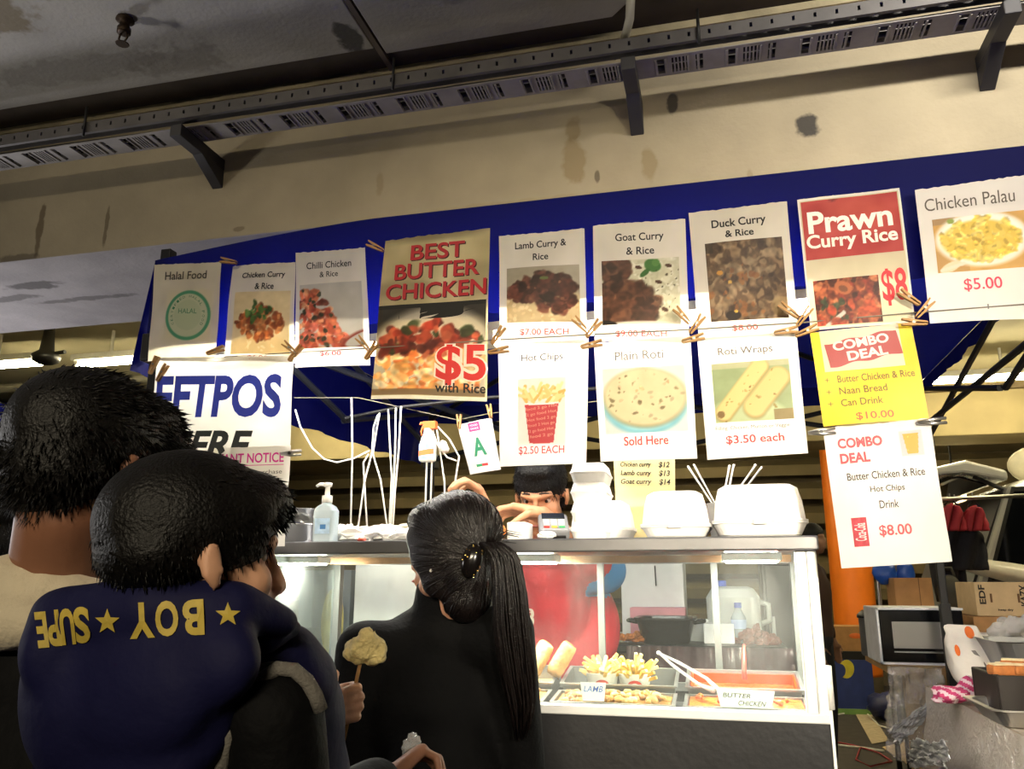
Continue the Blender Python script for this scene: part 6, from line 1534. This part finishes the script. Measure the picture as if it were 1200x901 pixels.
# ---- orange column
CY = 11.6
w2 = (at(1028, 700, Y=CY).x - at(979, 700, Y=CY).x) / 2; xcol = at(1003.5, 735, Y=CY).x
col = thing('column', (xcol, CY, 0), 'round orange column behind the white combo sheet', 'column')
MB().lathe([(w2, 0), (w2, 3.3)], (xcol, CY, 0), n=36).build('shaft', M('concrete_plain', '#b7ab8a', .8), col, smooth=True)
MB().lathe([(w2 + .008, .3), (w2 + .010, .34), (w2 + .008, 3.2), (w2 + .002, 3.22)], (xcol, CY, 0), n=36).build('orange_wrap', M('orange_wrap', '#f27e1c', .45, 0, .08, 3, .1, 6), col, smooth=True)
mwz0 = at(1080, 779, Y=4.45).z
# ---- goods tables on the right
RT = 1.28
gx0, gx1 = at(1034, 705, Y=5.5).x, at(1300, 705, Y=5.3).x
table('goods_table', 'tan goods table behind the microwave oven', gx0, gx1, 5.45, 5.9, RT, mTanT)
def rbox_at(name, label, cat, px0, px1, py0, py1, Y, dep, mat, rz=0, base=None, text=None, group=None):
    x0, x1 = at(px0, py1, Y=Y).x, at(px1, py1, Y=Y).x; zb = base if base is not None else at((px0 + px1) / 2, py1, Y=Y).z; zt = at((px0 + px1) / 2, py0, Y=Y).z
    t = thing(name, ((x0 + x1) / 2, Y + dep / 2, zb), label, cat, group)
    MB().box((x0, Y, zb), (x1, Y + dep, zt)).build('carton', mat, t, bevel=.004)
    return t, x0, x1, zb, zt
t, x0, x1, zb, zt = rbox_at('cardboard_box', 'plain brown cardboard box on the goods table below the blue bags', 'box', 1050, 1095, 677, 707, 5.5, .25, mCardb, base=RT)
MB().box(((x0 + x1) / 2 + .03, 5.497, zb), ((x0 + x1) / 2 + .034, 5.5, zt)).build('seam', M('dark_seam', '#6b4b2c', .8), t)
t, x0, x1, zb, zt = rbox_at('cardboard_box', 'pale cardboard box with black print, right edge of the goods table', 'box', 1146, 1215, 682, 722, 4.6, .35, mCardP)
bxz = zb
for u in (.25, .72): MB().box((x0 + (x1 - x0) * u, 4.597, zb + (zt - zb) * .40), (x0 + (x1 - x0) * (u + .035), 4.6, zb + (zt - zb) * .66)).build('hand_hole', M('dark_seam'), t)
def boxtext(tt, s_, xa, xb, za, zb_, y, vert=False, col='#2e261c'):
    m = MB()
    fn = (lambda a, b: V((xa + (xb - xa) * (.5 - b), y, za + (zb_ - za) * (.5 + a)))) if vert else (lambda a, b: V((xa + (xb - xa) * (.5 + a), y, za + (zb_ - za) * (.5 + b))))
    text_map(m, s_, fn, .03); m.build('printing', ink(col), tt, recalc=False)
W = x1 - x0; H = zt - zb
boxtext(t, 'EDF', x0 + W * .06, x0 + W * .17, zb + H * .35, zb + H * .92, 4.596, True); boxtext(t, 'KAZX', x0 + W * .76, x0 + W * .90, zb + H * .3, zb + H * .92, 4.596, True); boxtext(t, 'keep dry', x0 + W * .36, x0 + W * .62, zb + H * .14, zb + H * .22, 4.596)
# what the pale box stands on
rbox_at('cardboard_box', 'brown cardboard box under the pale printed box', 'box', 1146, 1220, 722.5, 770, 4.6, .35, mCardb, base=mwz0)
# blue bags
for i, (px, py, r) in enumerate(((1037, 671, (.075, .06, .075)), (1061, 672, (.055, .05, .08)))):
    q = at(px, py, Y=5.7); m = MB(); m.ell(q, r, None, 14, 10, .12, r_); m.cone(q + V((0, 0, r[2] * .6)), q + V((.01, 0, r[2] + .06)), .025, .012)
    t = thing('blue_bag', q - V((0, 0, r[2])), ['left', 'right'][i] + ' of two blue plastic bags hanging just under the white combo sheet', 'bag', 'blue bags')
    f_ = fused(m, .01, 2); f_.build('bag', M('blue_bag', '#1f4fa8', .35, 0, .2, 14), t, smooth=True, recalc=False)
    MB().tube([q + V((.01, 0, r[2] + .04)), (q.x + .01, 5.7, 1.94)], .006, 6).build('strap', M('blue_bag'), t)
one(MB().tube([(gx0 - .1, 5.7, 1.94), (gx1, 5.7, 1.97)], .012, 8), 'clothes_rail', mSteel, 'thin metal clothes rail above the goods table', 'rail', smooth=True)
for i in (0, 1): one(MB().tube([((gx0 - .1, gx1 - .05)[i], 5.7, RT), ((gx0 - .1, gx1 - .05)[i], 5.7, 1.96)], .012, 8), 'rail_post', mSteel, ('left', 'right')[i] + ' upright of the clothes rail on the goods table', 'post') if i else one(MB().tube([(gx0 + .02, 5.7, RT), (gx0 + .02, 5.7, 1.96)], .012, 8), 'rail_post', mSteel, 'thin steel upright just right of the orange column', 'post')
# garments on the rail
def garment(px, py0, py1, w_, mat, label, Y=5.72):
    q = at(px, py0, Y=Y); zb = at(px, py1, Y=Y).z; t = thing('hanging_shirt', (q.x, Y, zb), label, 'garment', 'garments on the rail')
    def fn(u, v):
        wd = w_ * (.55 + .45 * min(1, v * 4)) * (1 - .12 * v); a = (u - .5) * 2
        return V((q.x + wd * a, Y + .03 * math.sin(a * 7 + v * 5) - .02 * (1 - a * a), q.z + (zb - q.z) * v - .03 * abs(a) * (1 - v)))
    MB().grid(fn, 16, 14).build('cloth', mat, t, smooth=True, solid=.02)
    MB().tube([(q.x - w_ * .5, Y, q.z - .01), (q.x, Y, q.z + .035), (q.x + w_ * .5, Y, q.z - .01)], .006, 6).build('hanger', mBlk, t); MB().tube([(q.x, Y, q.z + .035), (q.x, Y, 1.99)], .004, 6).build('hook', mSteel, t)
garment(1114, 590, 622, .075, M('red_cloth', '#a32b35', .8), 'left red garment hanging right of the white combo sheet'); garment(1141, 592, 622, .065, M('red_cloth'), 'right red garment hanging near the van')
garment(1122, 610, 668, .15, M('black_cloth2', '#15141a', .85), 'black garment hanging below the red ones', 5.79); garment(1104, 612, 705, .10, M('charcoal_cloth', '#232126', .85), 'long charcoal garment behind the canopy leg', 5.88)
q = at(1115, 706, Y=5.6); m = MB(); m.ell((q.x, 5.6, RT + .10), (.075, .06, .11), None, 16, 12, .05, r_)
t = thing('dark_bag', (q.x, 5.6, RT), 'dark olive rounded bag beside the brown cardboard box', 'bag'); f_ = fused(m, .01, 2); f_.v = [(x, y, max(z, RT)) for x, y, z in f_.v]; f_.build('bag', M('olive_bag', '#3d3a2e', .7), t, smooth=True, recalc=False)
MB().tube([(q.x - .04, 5.6, RT + .18), (q.x - .02, 5.6, RT + .25), (q.x + .02, 5.6, RT + .25), (q.x + .04, 5.6, RT + .18)], .008, 8).build('handle', M('olive_bag'), t, smooth=True)
# small lit lamp in the distance
q = at(1120, 575, Y=9.2); t = thing('work_lamp', q, 'small square lit lamp in the distance right of the white combo sheet', 'lamp')
MB().box((q.x - .10, 9.2, q.z - .08), (q.x + .10, 9.28, q.z + .10)).build('housing', mBlk, t, bevel=.01); MB().box((q.x - .09, 9.19, q.z - .07), (q.x + .09, 9.2, q.z + .09)).build('lens', Memit('lamp_lens', '#ffe9a8', 9), t); MB().tube([(q.x, 9.24, q.z + .10), (q.x, 9.24, 3.3)], .012, 8).build('stem', mBlk, t)

# ---- van with raised tailgate
VY = 6.2
def vp(px, py, Y=VY): return at(px, py, Y=Y)
A = vp(1146, 690); Bq = vp(1183, 568); roofz = vp(1190, 558).z
van = thing('van', (A.x + 2.2, VY + .9, 0), 'grey van with its tailgate raised, at the right edge', 'van')
mVan = M('van_paint', '#b9b9b4', .25, .3, .05, 3, coat=.5); mVG = M('van_glass', '#0b0d10', .08); mTrim = M('black_trim', '#121212', .5)
zA = A.z
side = [(A.x, .35), (A.x - .06, .55), (A.x - .05, zA - .18), (A.x, zA), (Bq.x, roofz - .06), (Bq.x + .15, roofz), (A.x + 3.9, roofz), (A.x + 4.4, roofz - .35), (A.x + 4.6, .95), (A.x + 4.6, .35)]
MB().prism([V((x, VY, z)) for x, z in side], (0, 1.75, 0)).build('van_body', mVan, van, bevel=.04)
sl = (Bq.x - A.x) / (roofz - zA)
def wnd(z, dx): return V((A.x + (z - zA) * sl + dx, VY - .004, z))
z0, z1 = zA + .06, roofz - .10
MB().prism([wnd(z0, .07), V((A.x + 1.5, VY - .004, z0)), V((A.x + 1.5, VY - .004, z1)), wnd(z1, .06)], (0, .01, 0)).build('side_window', mVG, van)
MB().prism([wnd(z0 - .03, .045), V((A.x + 1.55, VY - .002, z0 - .03)), V((A.x + 1.55, VY - .002, z1 + .03)), wnd(z1 + .03, .035)], (0, .004, 0)).build('window_seal', mTrim, van)
MB().prism([V((A.x - .012, VY + .09, zA + .02)), V((Bq.x - .016, VY + .09, roofz - .08)), V((Bq.x - .016, VY + 1.66, roofz - .08)), V((A.x - .012, VY + 1.66, zA + .02))], (.03, 0, 0)).build('rear_opening', mTrim, van)
for cx in (A.x + .85, A.x + 3.7):
    w1 = MB().lathe([(.30, -.10), (.33, -.09), (.33, .09), (.30, .10), (.20, .10)], (cx, VY + .08, .33), (0, -1, 0), 28).build('wheel', mTrim, van, smooth=True)
    MB().lathe([(.19, .09), (.20, .105), (.05, .12)], (cx, VY + .08, .33), (0, -1, 0), 20).build('hubcap', mSt, w1, smooth=True)
# tail panel below the side glass: pale bulging bumper wing
m = MB(); q = vp(1180, 676, VY - .02); m.ell(q + V((.15, .05, 0)), (.46, .09, .075), Matrix.Rotation(.22, 3, 'Y'), 24, 14)
m.build('wing_panel', M('white_paint', '#e9e4d2', .25, coat=.4), van, smooth=True)
# raised tailgate
h0 = V((Bq.x + .02, VY + .06, roofz + .0)); e0 = vp(1098, 552); L_ = h0.x - e0.x
tg_ = MB(); tg_.prism([V((h0.x, VY + .06, roofz - .02)), V((h0.x - L_ * .6, VY + .06, roofz + .04)), V((e0.x, VY + .06, e0.z - .02)), V((e0.x - .02, VY + .06, e0.z + .03)), V((h0.x - L_ * .55, VY + .06, roofz + .13)), V((h0.x, VY + .06, roofz + .05))], (0, 1.6, 0))
g_ = tg_.build('tailgate', mVan, van, bevel=.02)
MB().prism([V((h0.x - .10, VY + .2, roofz - .022)), V((h0.x - L_ * .58, VY + .2, roofz + .034)), V((e0.x + .14, VY + .2, e0.z - .022))][:3] + [V((e0.x + .14, VY + .2, e0.z - .032)), V((h0.x - L_ * .58, VY + .2, roofz + .02)), V((h0.x - .10, VY + .2, roofz - .035))], (0, 1.3, 0)).build('tailgate_glass', mVG, g_)
MB().tube([V((h0.x + .06, VY + .12, roofz - .12)), V((h0.x - L_ * .45, VY + .12, roofz + .02))], .014, 8).build('gas_strut', mTrim, g_)
# red and white sign on the roof
q = vp(1196, 540, VY + .3); t = thing('roof_sign', (q.x + .2, VY + .35, roofz), 'white rounded sign with a red oval on top of the van', 'sign')
m = MB(); m.ell((q.x + .22, VY + .35, q.z - .03), (.30, .06, .16), None, 28, 14); f_ = fused(m, .012, 1); f_.v = [(x, y, max(z, roofz + .002)) for x, y, z in f_.v]; f_.build('sign_body', M('white_sign', '#e8e0c4', .4), t, smooth=True, recalc=False)
MB().ell((q.x + .25, VY + .29, q.z - .04), (.19, .02, .09), None, 24, 10).build('red_oval', M('red_paint', '#c9301f', .4), t, smooth=True)

# ---- microwave on stacked, plastic wrapped cartons
MY = 4.45
x0, x1 = at(1031, 770, Y=MY).x, at(1134, 770, Y=MY).x; zb, zt = at(1080, 779, Y=MY).z, at(1080, 712, Y=MY).z
mw = thing('microwave_oven', ((x0 + x1) / 2, MY + .18, zb), 'silver white microwave oven with a black framed door', 'microwave oven')
MB().box((x0, MY, zb), (x1, MY + .36, zt)).build('casing', M('white_enamel', '#e6e6ea', .35), mw, bevel=.006)
dr = MB().box((x0 + .012, MY - .018, zb + .012), (x1 - .004, MY - .001, zt - .012)).build('door', M('black_gloss2', '#121316', .12), mw, bevel=.003)
MB().box((x0 + .065, MY - .021, zb + .075), (x1 - .075, MY - .0185, zt - .065)).build('window', M('grey_window', '#8d8a86', .25, 0, .08, 4), dr)
MB().box((x0 + .065, MY - .0215, zb + .055), (x1 - .075, MY - .0185, zb + .062)).build('trim_line', mSt, dr)
fm = MB(); fm.box((x0, MY - .020, zb), (x0 + .010, MY - .001, zt)); fm.box((x0, MY - .020, zt - .010), (x1, MY - .001, zt)); fm.box((x0, MY - .020, zb), (x1, MY - .001, zb + .010)); fm.build('frame', M('white_enamel'), mw)
mwz = zb
# white carton beside it
t, xx0, xx1, zzb, zzt = rbox_at('white_carton', 'white lavender carton with a pink label right of the microwave', 'box', 1136, 1215, 718, 757, 4.32, .27, M('lavender_white', '#dcdae8', .5))
MB().box((xx0 + (xx1 - xx0) * .05, 4.317, zzb + .01), (xx0 + (xx1 - xx0) * .28, 4.32, zzb + (zzt - zzb) * .75)).build('pink_label', M('pink_label', '#eac4cf', .5), t)
MB().box((xx0 + (xx1 - xx0) * .30, 4.317, zzb + .01), (xx0 + (xx1 - xx0) * .37, 4.32, zzb + (zzt - zzb) * .62)).build('black_mark', mBlk, t)
# steel stock pot left of the microwave
q = at(1025, 752, Y=4.93); pz = at(1025, 755, Y=4.93).z
t = thing('stock_pot', (q.x + .02, 4.93, pz), 'aluminium stock pot with a lid left of the microwave', 'pot')
MB().lathe([(.085, 0), (.09, .01), (.09, .19), (.094, .195)], (q.x + .02, 4.93, pz), n=28).build('pot', M('matt_alu', '#a9adb0', .35, .8), t, smooth=True); MB().lathe([(.098, .195), (.098, .21), (.07, .235), (.012, .24), (.014, .26)], (q.x + .02, 4.93, pz), n=28).build('lid', mStD, t, smooth=True)
# supporting cartons and their clear plastic sheet
x0p, x1p = at(1003, 800, Y=4.75).x, at(1215, 800, Y=4.75).x
cz = mwz
m = thing('storage_bench', ((x0p + x1p) / 2 + .1, 4.75, 0), 'long bench of tan boards under the microwave and the stock pot', 'bench')
MB().box((x0p + .1, 4.30, cz - .035), (x1p + .4, 5.05, cz)).build('bench_top', mTanT, m)
for xk in (at(1096, 800, Y=4.34).x, (x0p + x1p) / 2 + .32, x1p + .36): MB().box((xk - .02, 4.34, 0), (xk + .02, 5.0, cz - .035)).build('leg', mTanT, m)
MB().box((x0p + .16, 4.33, cz - .16), (x1p + .34, 4.35, cz - .036)).build('apron', mTanT, m)
# lift the pot and the white carton onto the bench
for o in bpy.data.objects:
    if o.parent is None and o.name.startswith(('stock_pot', 'white_carton')): o.location.z += cz - o.location.z
def sheet3(fn, nu, nv, name, mat, label, cat, **k): return one(MB().grid(fn, nu, nv), name, mat, label, cat, smooth=True, **k)
rs = random.Random(41); jit = [[rs.uniform(-1, 1) for _ in range(40)] for _ in range(40)]
def wr(u, v, a): return a * (math.sin(u * 23 + v * 7) * .5 + math.sin(v * 31 - u * 11) * .35 + .4 * jit[int(u * 38)][int(v * 38)])
pL0, pL1 = at(1000, 775, Y=4.28), at(1100, 800, Y=4.26)
sheet3(lambda u, v: V((x0p + .08 + (at(1112, 800, Y=4.2).x - x0p - .08) * u + wr(u, v, .012) - .05 * v * (1 - u), 4.285 - .06 * v + wr(v, u, .02), cz + .004 - (.30 + .10 * math.sin(u * 3 + .6)) * v)), 40, 30, 'plastic_sheet', Mfilm('cloudy_film', '#dcd4c8', .42, 14), 'cloudy plastic sheet hanging in front of the bench under the microwave', 'plastic sheet')
# ---- near table on the right, running away from the viewer, under plastic and foil
TZ = 1.05; tx0 = .745
table('folding_table', 'long table at the right edge covered with clear plastic and foil', tx0, tx0 + 1.0, 1.6, 3.62, TZ, M('table_board', '#b39a78', .5))
def side_drape(u, v):       # along the table's left edge (u: far to near), falling outwards
    y = 3.64 - 2.0 * u; out = .03 + .14 * v * (1 - .5 * u) + wr(u, v, .025)
    return V((tx0 - out * v - .004, y + wr(v, u, .012), TZ + .006 - .62 * v))
sheet3(side_drape, 50, 24, 'plastic_cover', Mfilm('clear_drape', '#f4e6d8', .62, 22), 'clear plastic draped down the left side of the near table', 'plastic sheet')
sheet3(lambda u, v: V((tx0 + .97 * v, 3.60 - 1.95 * u, TZ + .004 + abs(wr(u, v, .003)))), 40, 30, 'plastic_tablecloth', Mfilm('cloth_film', '#f0dfca', .6, 16), 'clear plastic spread over the top of the near table', 'tablecloth')
def end_drape(u, v): return V((tx0 + 1.0 * u - .06 * v, 4.125 + .05 * v + wr(u, v, .01), TZ + .006 - .5 * v))
# foil crumple at the low left corner of the drape
q = at(1082, 872, X=tx0 - .16)
def foil(u, v):
    a = at(1066 + 44 * u, 868 + 30 * v, X=tx0 - .12); return a + V((wr(u, v, .008), wr(v, u, .02), wr(v * .7, u, .007)))
sheet3(foil, 30, 24, 'foil_sheet', M('crumpled_foil', '#dcdcdc', .35, .7, .1, 20, .8, 60), 'crumpled aluminium foil hanging at the low corner of the near table', 'foil', solid=.001)
# foil tray, bread box, pink cloth, sack on the table
def tz_at(px, py, z=TZ + .008): return at(px, py, Z=z)
c = tz_at(1188, 846); cy = c.y
t = thing('foil_tray', (c.x + .16, c.y + .10, TZ + .008), 'shallow metal baking tray at the front right of the near table', 'tray')
mFoilT = M('tray_alu', '#b9b6b0', .3, .85, .08, 14)
x_, y_ = c.x + .10, c.y + .02
loft([rr_ring(x_, y_, .15, .12, .03, TZ + .008), rr_ring(x_, y_, .175, .145, .035, TZ + .05), rr_ring(x_, y_, .19, .16, .035, TZ + .052), rr_ring(x_, y_, .19, .16, .035, TZ + .056), rr_ring(x_, y_, .170, .140, .035, TZ + .054), rr_ring(x_, y_, .145, .115, .03, TZ + .012)]).build('tray', mFoilT, t)
c = at(1185, 815, Y=2.80)
t = thing('bread_crate', (c.x + .08, 2.92, TZ + .008), 'dark crate of bread pieces on the near table', 'crate')
kz = at(1185, 792, Y=2.80).z; xa, xb = at(1170, 800, Y=2.8).x, at(1262, 800, Y=2.8).x
m = MB(); m.box((xa, 2.80, TZ + .008), (xb, 2.815, kz)); m.box((xa, 3.06, TZ + .008), (xb, 3.075, kz)); m.box((xa, 2.815, TZ + .008), (xa + .015, 3.06, kz)); m.box((xb - .015, 2.815, TZ + .008), (xb, 3.06, kz)); m.box((xa + .015, 2.815, TZ + .008), (xb - .015, 3.06, TZ + .02))
m.build('crate', M('dark_crate', '#2a231e', .6), t, bevel=.004)
MB().box((xa + .02, 2.82, TZ + .02), (xb - .02, 3.055, kz - .03)).build('lining', M('crate_lining', '#6b543a', .7), t)
for i, (px, py, rz) in enumerate(((1169, 786, .2), (1183, 783, -.3), (1196, 788, .1), (1178, 791, .5))):
    q = at(px + 6, py, Y=2.87 + .05 * (i % 2)); q.z = kz - .004
    b = thing('bread_piece', q, ['leftmost toasted bread piece on the dark crate', 'toasted bread piece lying highest on the dark crate', 'toasted bread piece at the right edge of the picture', 'front toasted bread piece on the dark crate'][i], 'bread', 'bread pieces on the crate')
    R = Matrix.Rotation(rz, 3, 'Z'); m = MB(); m.cbox(q + V((0, 0, .014 + .010 * (i == 1))), (.075, .05, .03), R); m.build('crumb', M('orange_bread', '#c77a3e', .7, 0, .2, 40, .3), b, bevel=.008)
    MB().cbox(q + V((0, 0, .0305 + .010 * (i == 1))), (.066, .042, .005), R).build('topping', M('cream_topping', '#ecd9ae', .6, 0, .15, 40), b, bevel=.002)
# grey roasting tin behind, with its raised side
c = at(1180, 780, Y=3.3)
t = thing('steel_tray', (c.x + .1, 3.38, TZ + .008), 'large steel serving tin with a raised left side behind the bread', 'tray')
xa, xb = at(1168, 770, Y=3.25).x, at(1265, 770, Y=3.25).x; zt_ = at(1160, 752, Y=3.25).z
loft([rr_ring((xa + xb) / 2, 3.36, (xb - xa) / 2 - .05, .14, .04, TZ + .008), rr_ring((xa + xb) / 2, 3.36, (xb - xa) / 2, .17, .05, zt_), rr_ring((xa + xb) / 2, 3.36, (xb - xa) / 2 + .012, .18, .05, zt_ + .004), rr_ring((xa + xb) / 2, 3.36, (xb - xa) / 2 - .004, .166, .05, zt_ + .002), rr_ring((xa + xb) / 2, 3.36, (xb - xa) / 2 - .055, .135, .04, TZ + .012)]).build('tray', mSt, t)
# crumpled clear wrap with wire on the steel tin
q = at(1186, 735, Y=3.58); m = MB()
for k in range(10): m.ell(q + V((r_.uniform(-.07, .07), r_.uniform(-.05, .05), r_.uniform(-.02, .025))), r_.uniform(.02, .04), None, 10, 7, .3, r_)
f_ = fused(m, .007, 0); t = thing('wrap_bundle', q, 'crumpled clear wrap on a thin wire holder above the steel tin', 'wrap'); f_.build('wrap', Mfilm('wrap_film', '#eeeae6', .55, 30), t, smooth=True, recalc=False)
for dx in (-.04, .03): MB().tube([(q.x + dx, 3.58, TZ + .006), (q.x + dx * .8, 3.58, q.z)], .003, 6).build('wire', mBlk, t)
# sack
p0 = tz_at(1150, 812); p1 = at(1128, 742, Y=p0.y + .06); m = MB(); r_ = random.Random(77)
sk = thing('flour_sack', (p0.x, p0.y, TZ + .008), 'white flour sack with orange marks leaning beside the canopy leg', 'sack')
b0 = V((p0.x, p0.y, TZ + .06))
ax = (p1 - b0); rings = []
for k_, (t_, hx_, hy_) in enumerate(((-.18, .060, .045), (-.12, .082, .060), (.1, .088, .064), (.3, .086, .062), (.5, .082, .058), (.68, .078, .050), (.82, .070, .040), (.95, .060, .026), (1.05, .056, .014), (1.16, .058, .010), (1.20, .050, .006))):
    c_ = b0 + ax * t_; R_ = []
    for q_ in rr_ring(0, 0, hx_, hy_, min(hx_, hy_) * .8, 0):
        a_ = math.atan2(q_[1], q_[0]); w_ = 1 + .035 * math.sin(a_ * 5 + k_ * 1.9) + .03 * r_.uniform(-1, 1); R_.append((c_.x + q_[0] * w_, c_.y + q_[1] * w_, max(c_.z + .006 * math.sin(a_ * 3 + k_), TZ + .008)))
    rings.append(R_)
f_ = loft(rings); f_.build('sack', M('white_sack', '#e8e1d6', .6, 0, .06, 14, .5, 30), sk, smooth=True, sub=1, recalc=True)
bs = BVHTree.FromPolygons([V(v) for v in f_.v], f_.f)
def cast2(px, py):
    r = ray(px, py).normalized(); h = bs.ray_cast(EYEV, r); return None if h[0] is None else h[0] - r * .002
for cx, cy, rx, ry, an in ((1136, 741, 5, 8, -.5), (1122, 762, 3, 7, -.3)):
    P = []
    for k in range(18): a = 2 * PI * k / 18; X = rx * math.cos(a); Y_ = ry * math.sin(a); P.append(cast2(cx + X * math.cos(an) - Y_ * math.sin(an), cy + X * math.sin(an) + Y_ * math.cos(an)))
    if all(p is not None for p in P): MB().add(P, [list(range(18))]).build('printed_mark', M('orange_print', '#e2702a', .5), sk, recalc=False)
P = [cast2(*p) for p in ((1138, 762), (1143, 762), (1159, 783), (1157, 787))]
if all(p is not None for p in P): MB().add(P, [[0, 1, 2, 3]]).build('printed_bar', M('grey_print', '#7d756c', .5), sk, recalc=False)
# pink cloth
q = tz_at(1129, 824); m = MB()
for k in range(12): m.ell(V((q.x + r_.uniform(-.06, .05), q.y + r_.uniform(-.05, .05), TZ + .03 + r_.uniform(0, .012))), (.035, .03, .022), None, 10, 8, .25, r_)
m.ell(V((q.x + .02, q.y, TZ + .06)), (.035, .03, .035), None, 10, 8, .25, r_); m.ell(V((q.x - .05, q.y, TZ + .018)), (.05, .03, .014), None, 10, 8, .2, r_)
f_ = fused(m, .006, 1); f_.v = [(x, y, max(z, TZ + .008)) for x, y, z in f_.v]
o = MB(); o.v, o.f, o.mi = f_.v, f_.f, [1 if math.sin(sum(f_.v[f[0]][k] * (150, 90, 170)[k] for k in range(3))) > -.25 else 0 for f in f_.f]
one(o, 'checked_cloth', [M('pale_pink_cloth', '#e8ccd2', .8), M('pink_cloth', '#c43d6e', .8)], 'crumpled pink and white cloth on the near table beside the sack', 'cloth', smooth=True, recalc=False)
# things on the floor and lower shelf between the case and the table
FY = 10.4
t, xa, xb, za, zc = rbox_at('printed_carton', 'blue carton with a yellow crescent print on the floor by the orange column', 'box', 972, 1024, 773, 801, FY, .5, M('blue_print_bag', '#2b3c7c', .5), base=.0)
for a_, b_, c_, d_, mm in ((992, 784, 9, 11, '#d9c93a'), (985, 786, 6, 8, '#2b3c7c')):
    P = [at(a_ + c_ * math.cos(2 * PI * k / 20), b_ + d_ * math.sin(2 * PI * k / 20), Y=FY - (.006 if mm == '#2b3c7c' else .003)) for k in range(20)]
    MB().add(P, [list(range(20))]).build('printed_mark', M('print_' + mm[1:], mm, .5), t, recalc=False)
MB().box((xa, FY - .004, .0), (xb, FY, .06)).build('green_band', M('green_band', '#7fa85a', .5), t)
t, xd0, xd1, zd, zdt = rbox_at('dark_crate', 'flat black crate between the blue carton and the brown box', 'crate', 960, 1022, 763, 773, FY, .5, mBlk, base=zc)
t, x0, x1, zb, zt = rbox_at('cardboard_box', 'brown cardboard box with an orange mark at the foot of the orange column', 'box', 980, 1022, 734, 762, FY + .02, .4, mCardb, base=zdt)
MB().ell(((x0 + x1) / 2 + .03, FY + .02, zb + (zt - zb) * .62), (.07, .004, .03)).build('printed_mark', M('orange_print', '#e2702a', .5), t)
rbox_at('red_crate', 'dark red crate left of the brown box behind the white plastic post', 'crate', 961, 977, 733, 765, FY + .02, .3, M('dark_red', '#7a2230', .6), base=zdt)
fl = lambda px, py, z=.004: at(px, py, Z=z)
P = [fl(1034, 876), fl(1066, 868), fl(1088, 890), fl(1068, 899)]
one(MB().prism(P, (0, 0, .006)), 'cardboard_sheet', mCardP, 'flat piece of pale cardboard lying on the floor by the near table', 'cardboard')
pts = [fl(972, 868, .012), fl(1000, 873, .012), fl(1030, 882, .012), fl(1045, 892, .012), fl(1020, 898, .012), fl(1003, 890, .012), fl(1008, 876, .012)]
one(MB().tube(pts, .007, 6), 'red_cable', M('red_cable', '#a8323a', .5), 'red cable looping on the floor right of the display case', 'cable', smooth=True)
pts = [fl(972, 872, .01), fl(1010, 876, .01), fl(1036, 880, .01)]
one(MB().tube(pts, .010, 6), 'white_cable', mCord, 'white cable on the floor beside the red cable', 'cable', smooth=True)
pts = [fl(976, 838, .01), fl(1000, 834, .01), fl(1016, 836, .01), fl(1030, 850, .01), fl(1050, 856, .01)]
one(MB().tube(pts, .008, 6), 'white_cable', mCord, 'thin white cable crossing the painted floor line', 'cable', smooth=True)
q = at(1058, 842, Y=4.0)
sheet3(lambda u, v: at(1088 - 48 * v + 14 * u, 822 + 34 * v + 16 * u * (.3 + .7 * v), Y=3.98 - .05 * u) + V((wr(u, v, .012), wr(v, u, .03), wr(u, v, .01))), 20, 24, 'plastic_wrap', Mfilm('blueish_film', '#dfe2ea', .5, 12), 'strip of clear plastic trailing off the far corner of the near table', 'plastic sheet')
q = at(1040, 800, Y=4.4); m = MB(); q2 = at(1046, 828, Z=.14)
m.ell(q2, (.26, .2, .14), None, 14, 10, .2, r_)
one(m, 'blue_tarp', M('dark_blue_tarp', '#1d2450', .5, 0, .2, 12), 'dark blue bundle of tarp under the plastic sheet', 'tarp', smooth=True)
# blue canopy of another stall far left, behind the man's head
q = at(6, 505, Y=6.0); t = thing('distant_awning', (q.x - .6, 6.4, 0), 'blue awning of another stall behind the man at the left edge', 'awning')
za, zb_ = at(6, 516, Y=6.0).z, at(6, 472, Y=6.0).z
MB().prism([V((q.x - 1.6, 6.0, za)), V((q.x - 1.6, 6.0, zb_)), V((q.x - 1.6, 7.2, zb_ + .25)), V((q.x - 1.6, 7.2, zb_ + .22)), V((q.x - 1.6, 6.02, zb_ - .03)), V((q.x - 1.6, 6.02, za))], (1.72, 0, 0)).build('cloth', mBlue, t)
for dx in (-1.55, .08):
    for y in (6.05, 7.15): MB().tube([(q.x + dx, y, 0), (q.x + dx, y, zb_)], .018, 8).build('leg', mLegB, t)
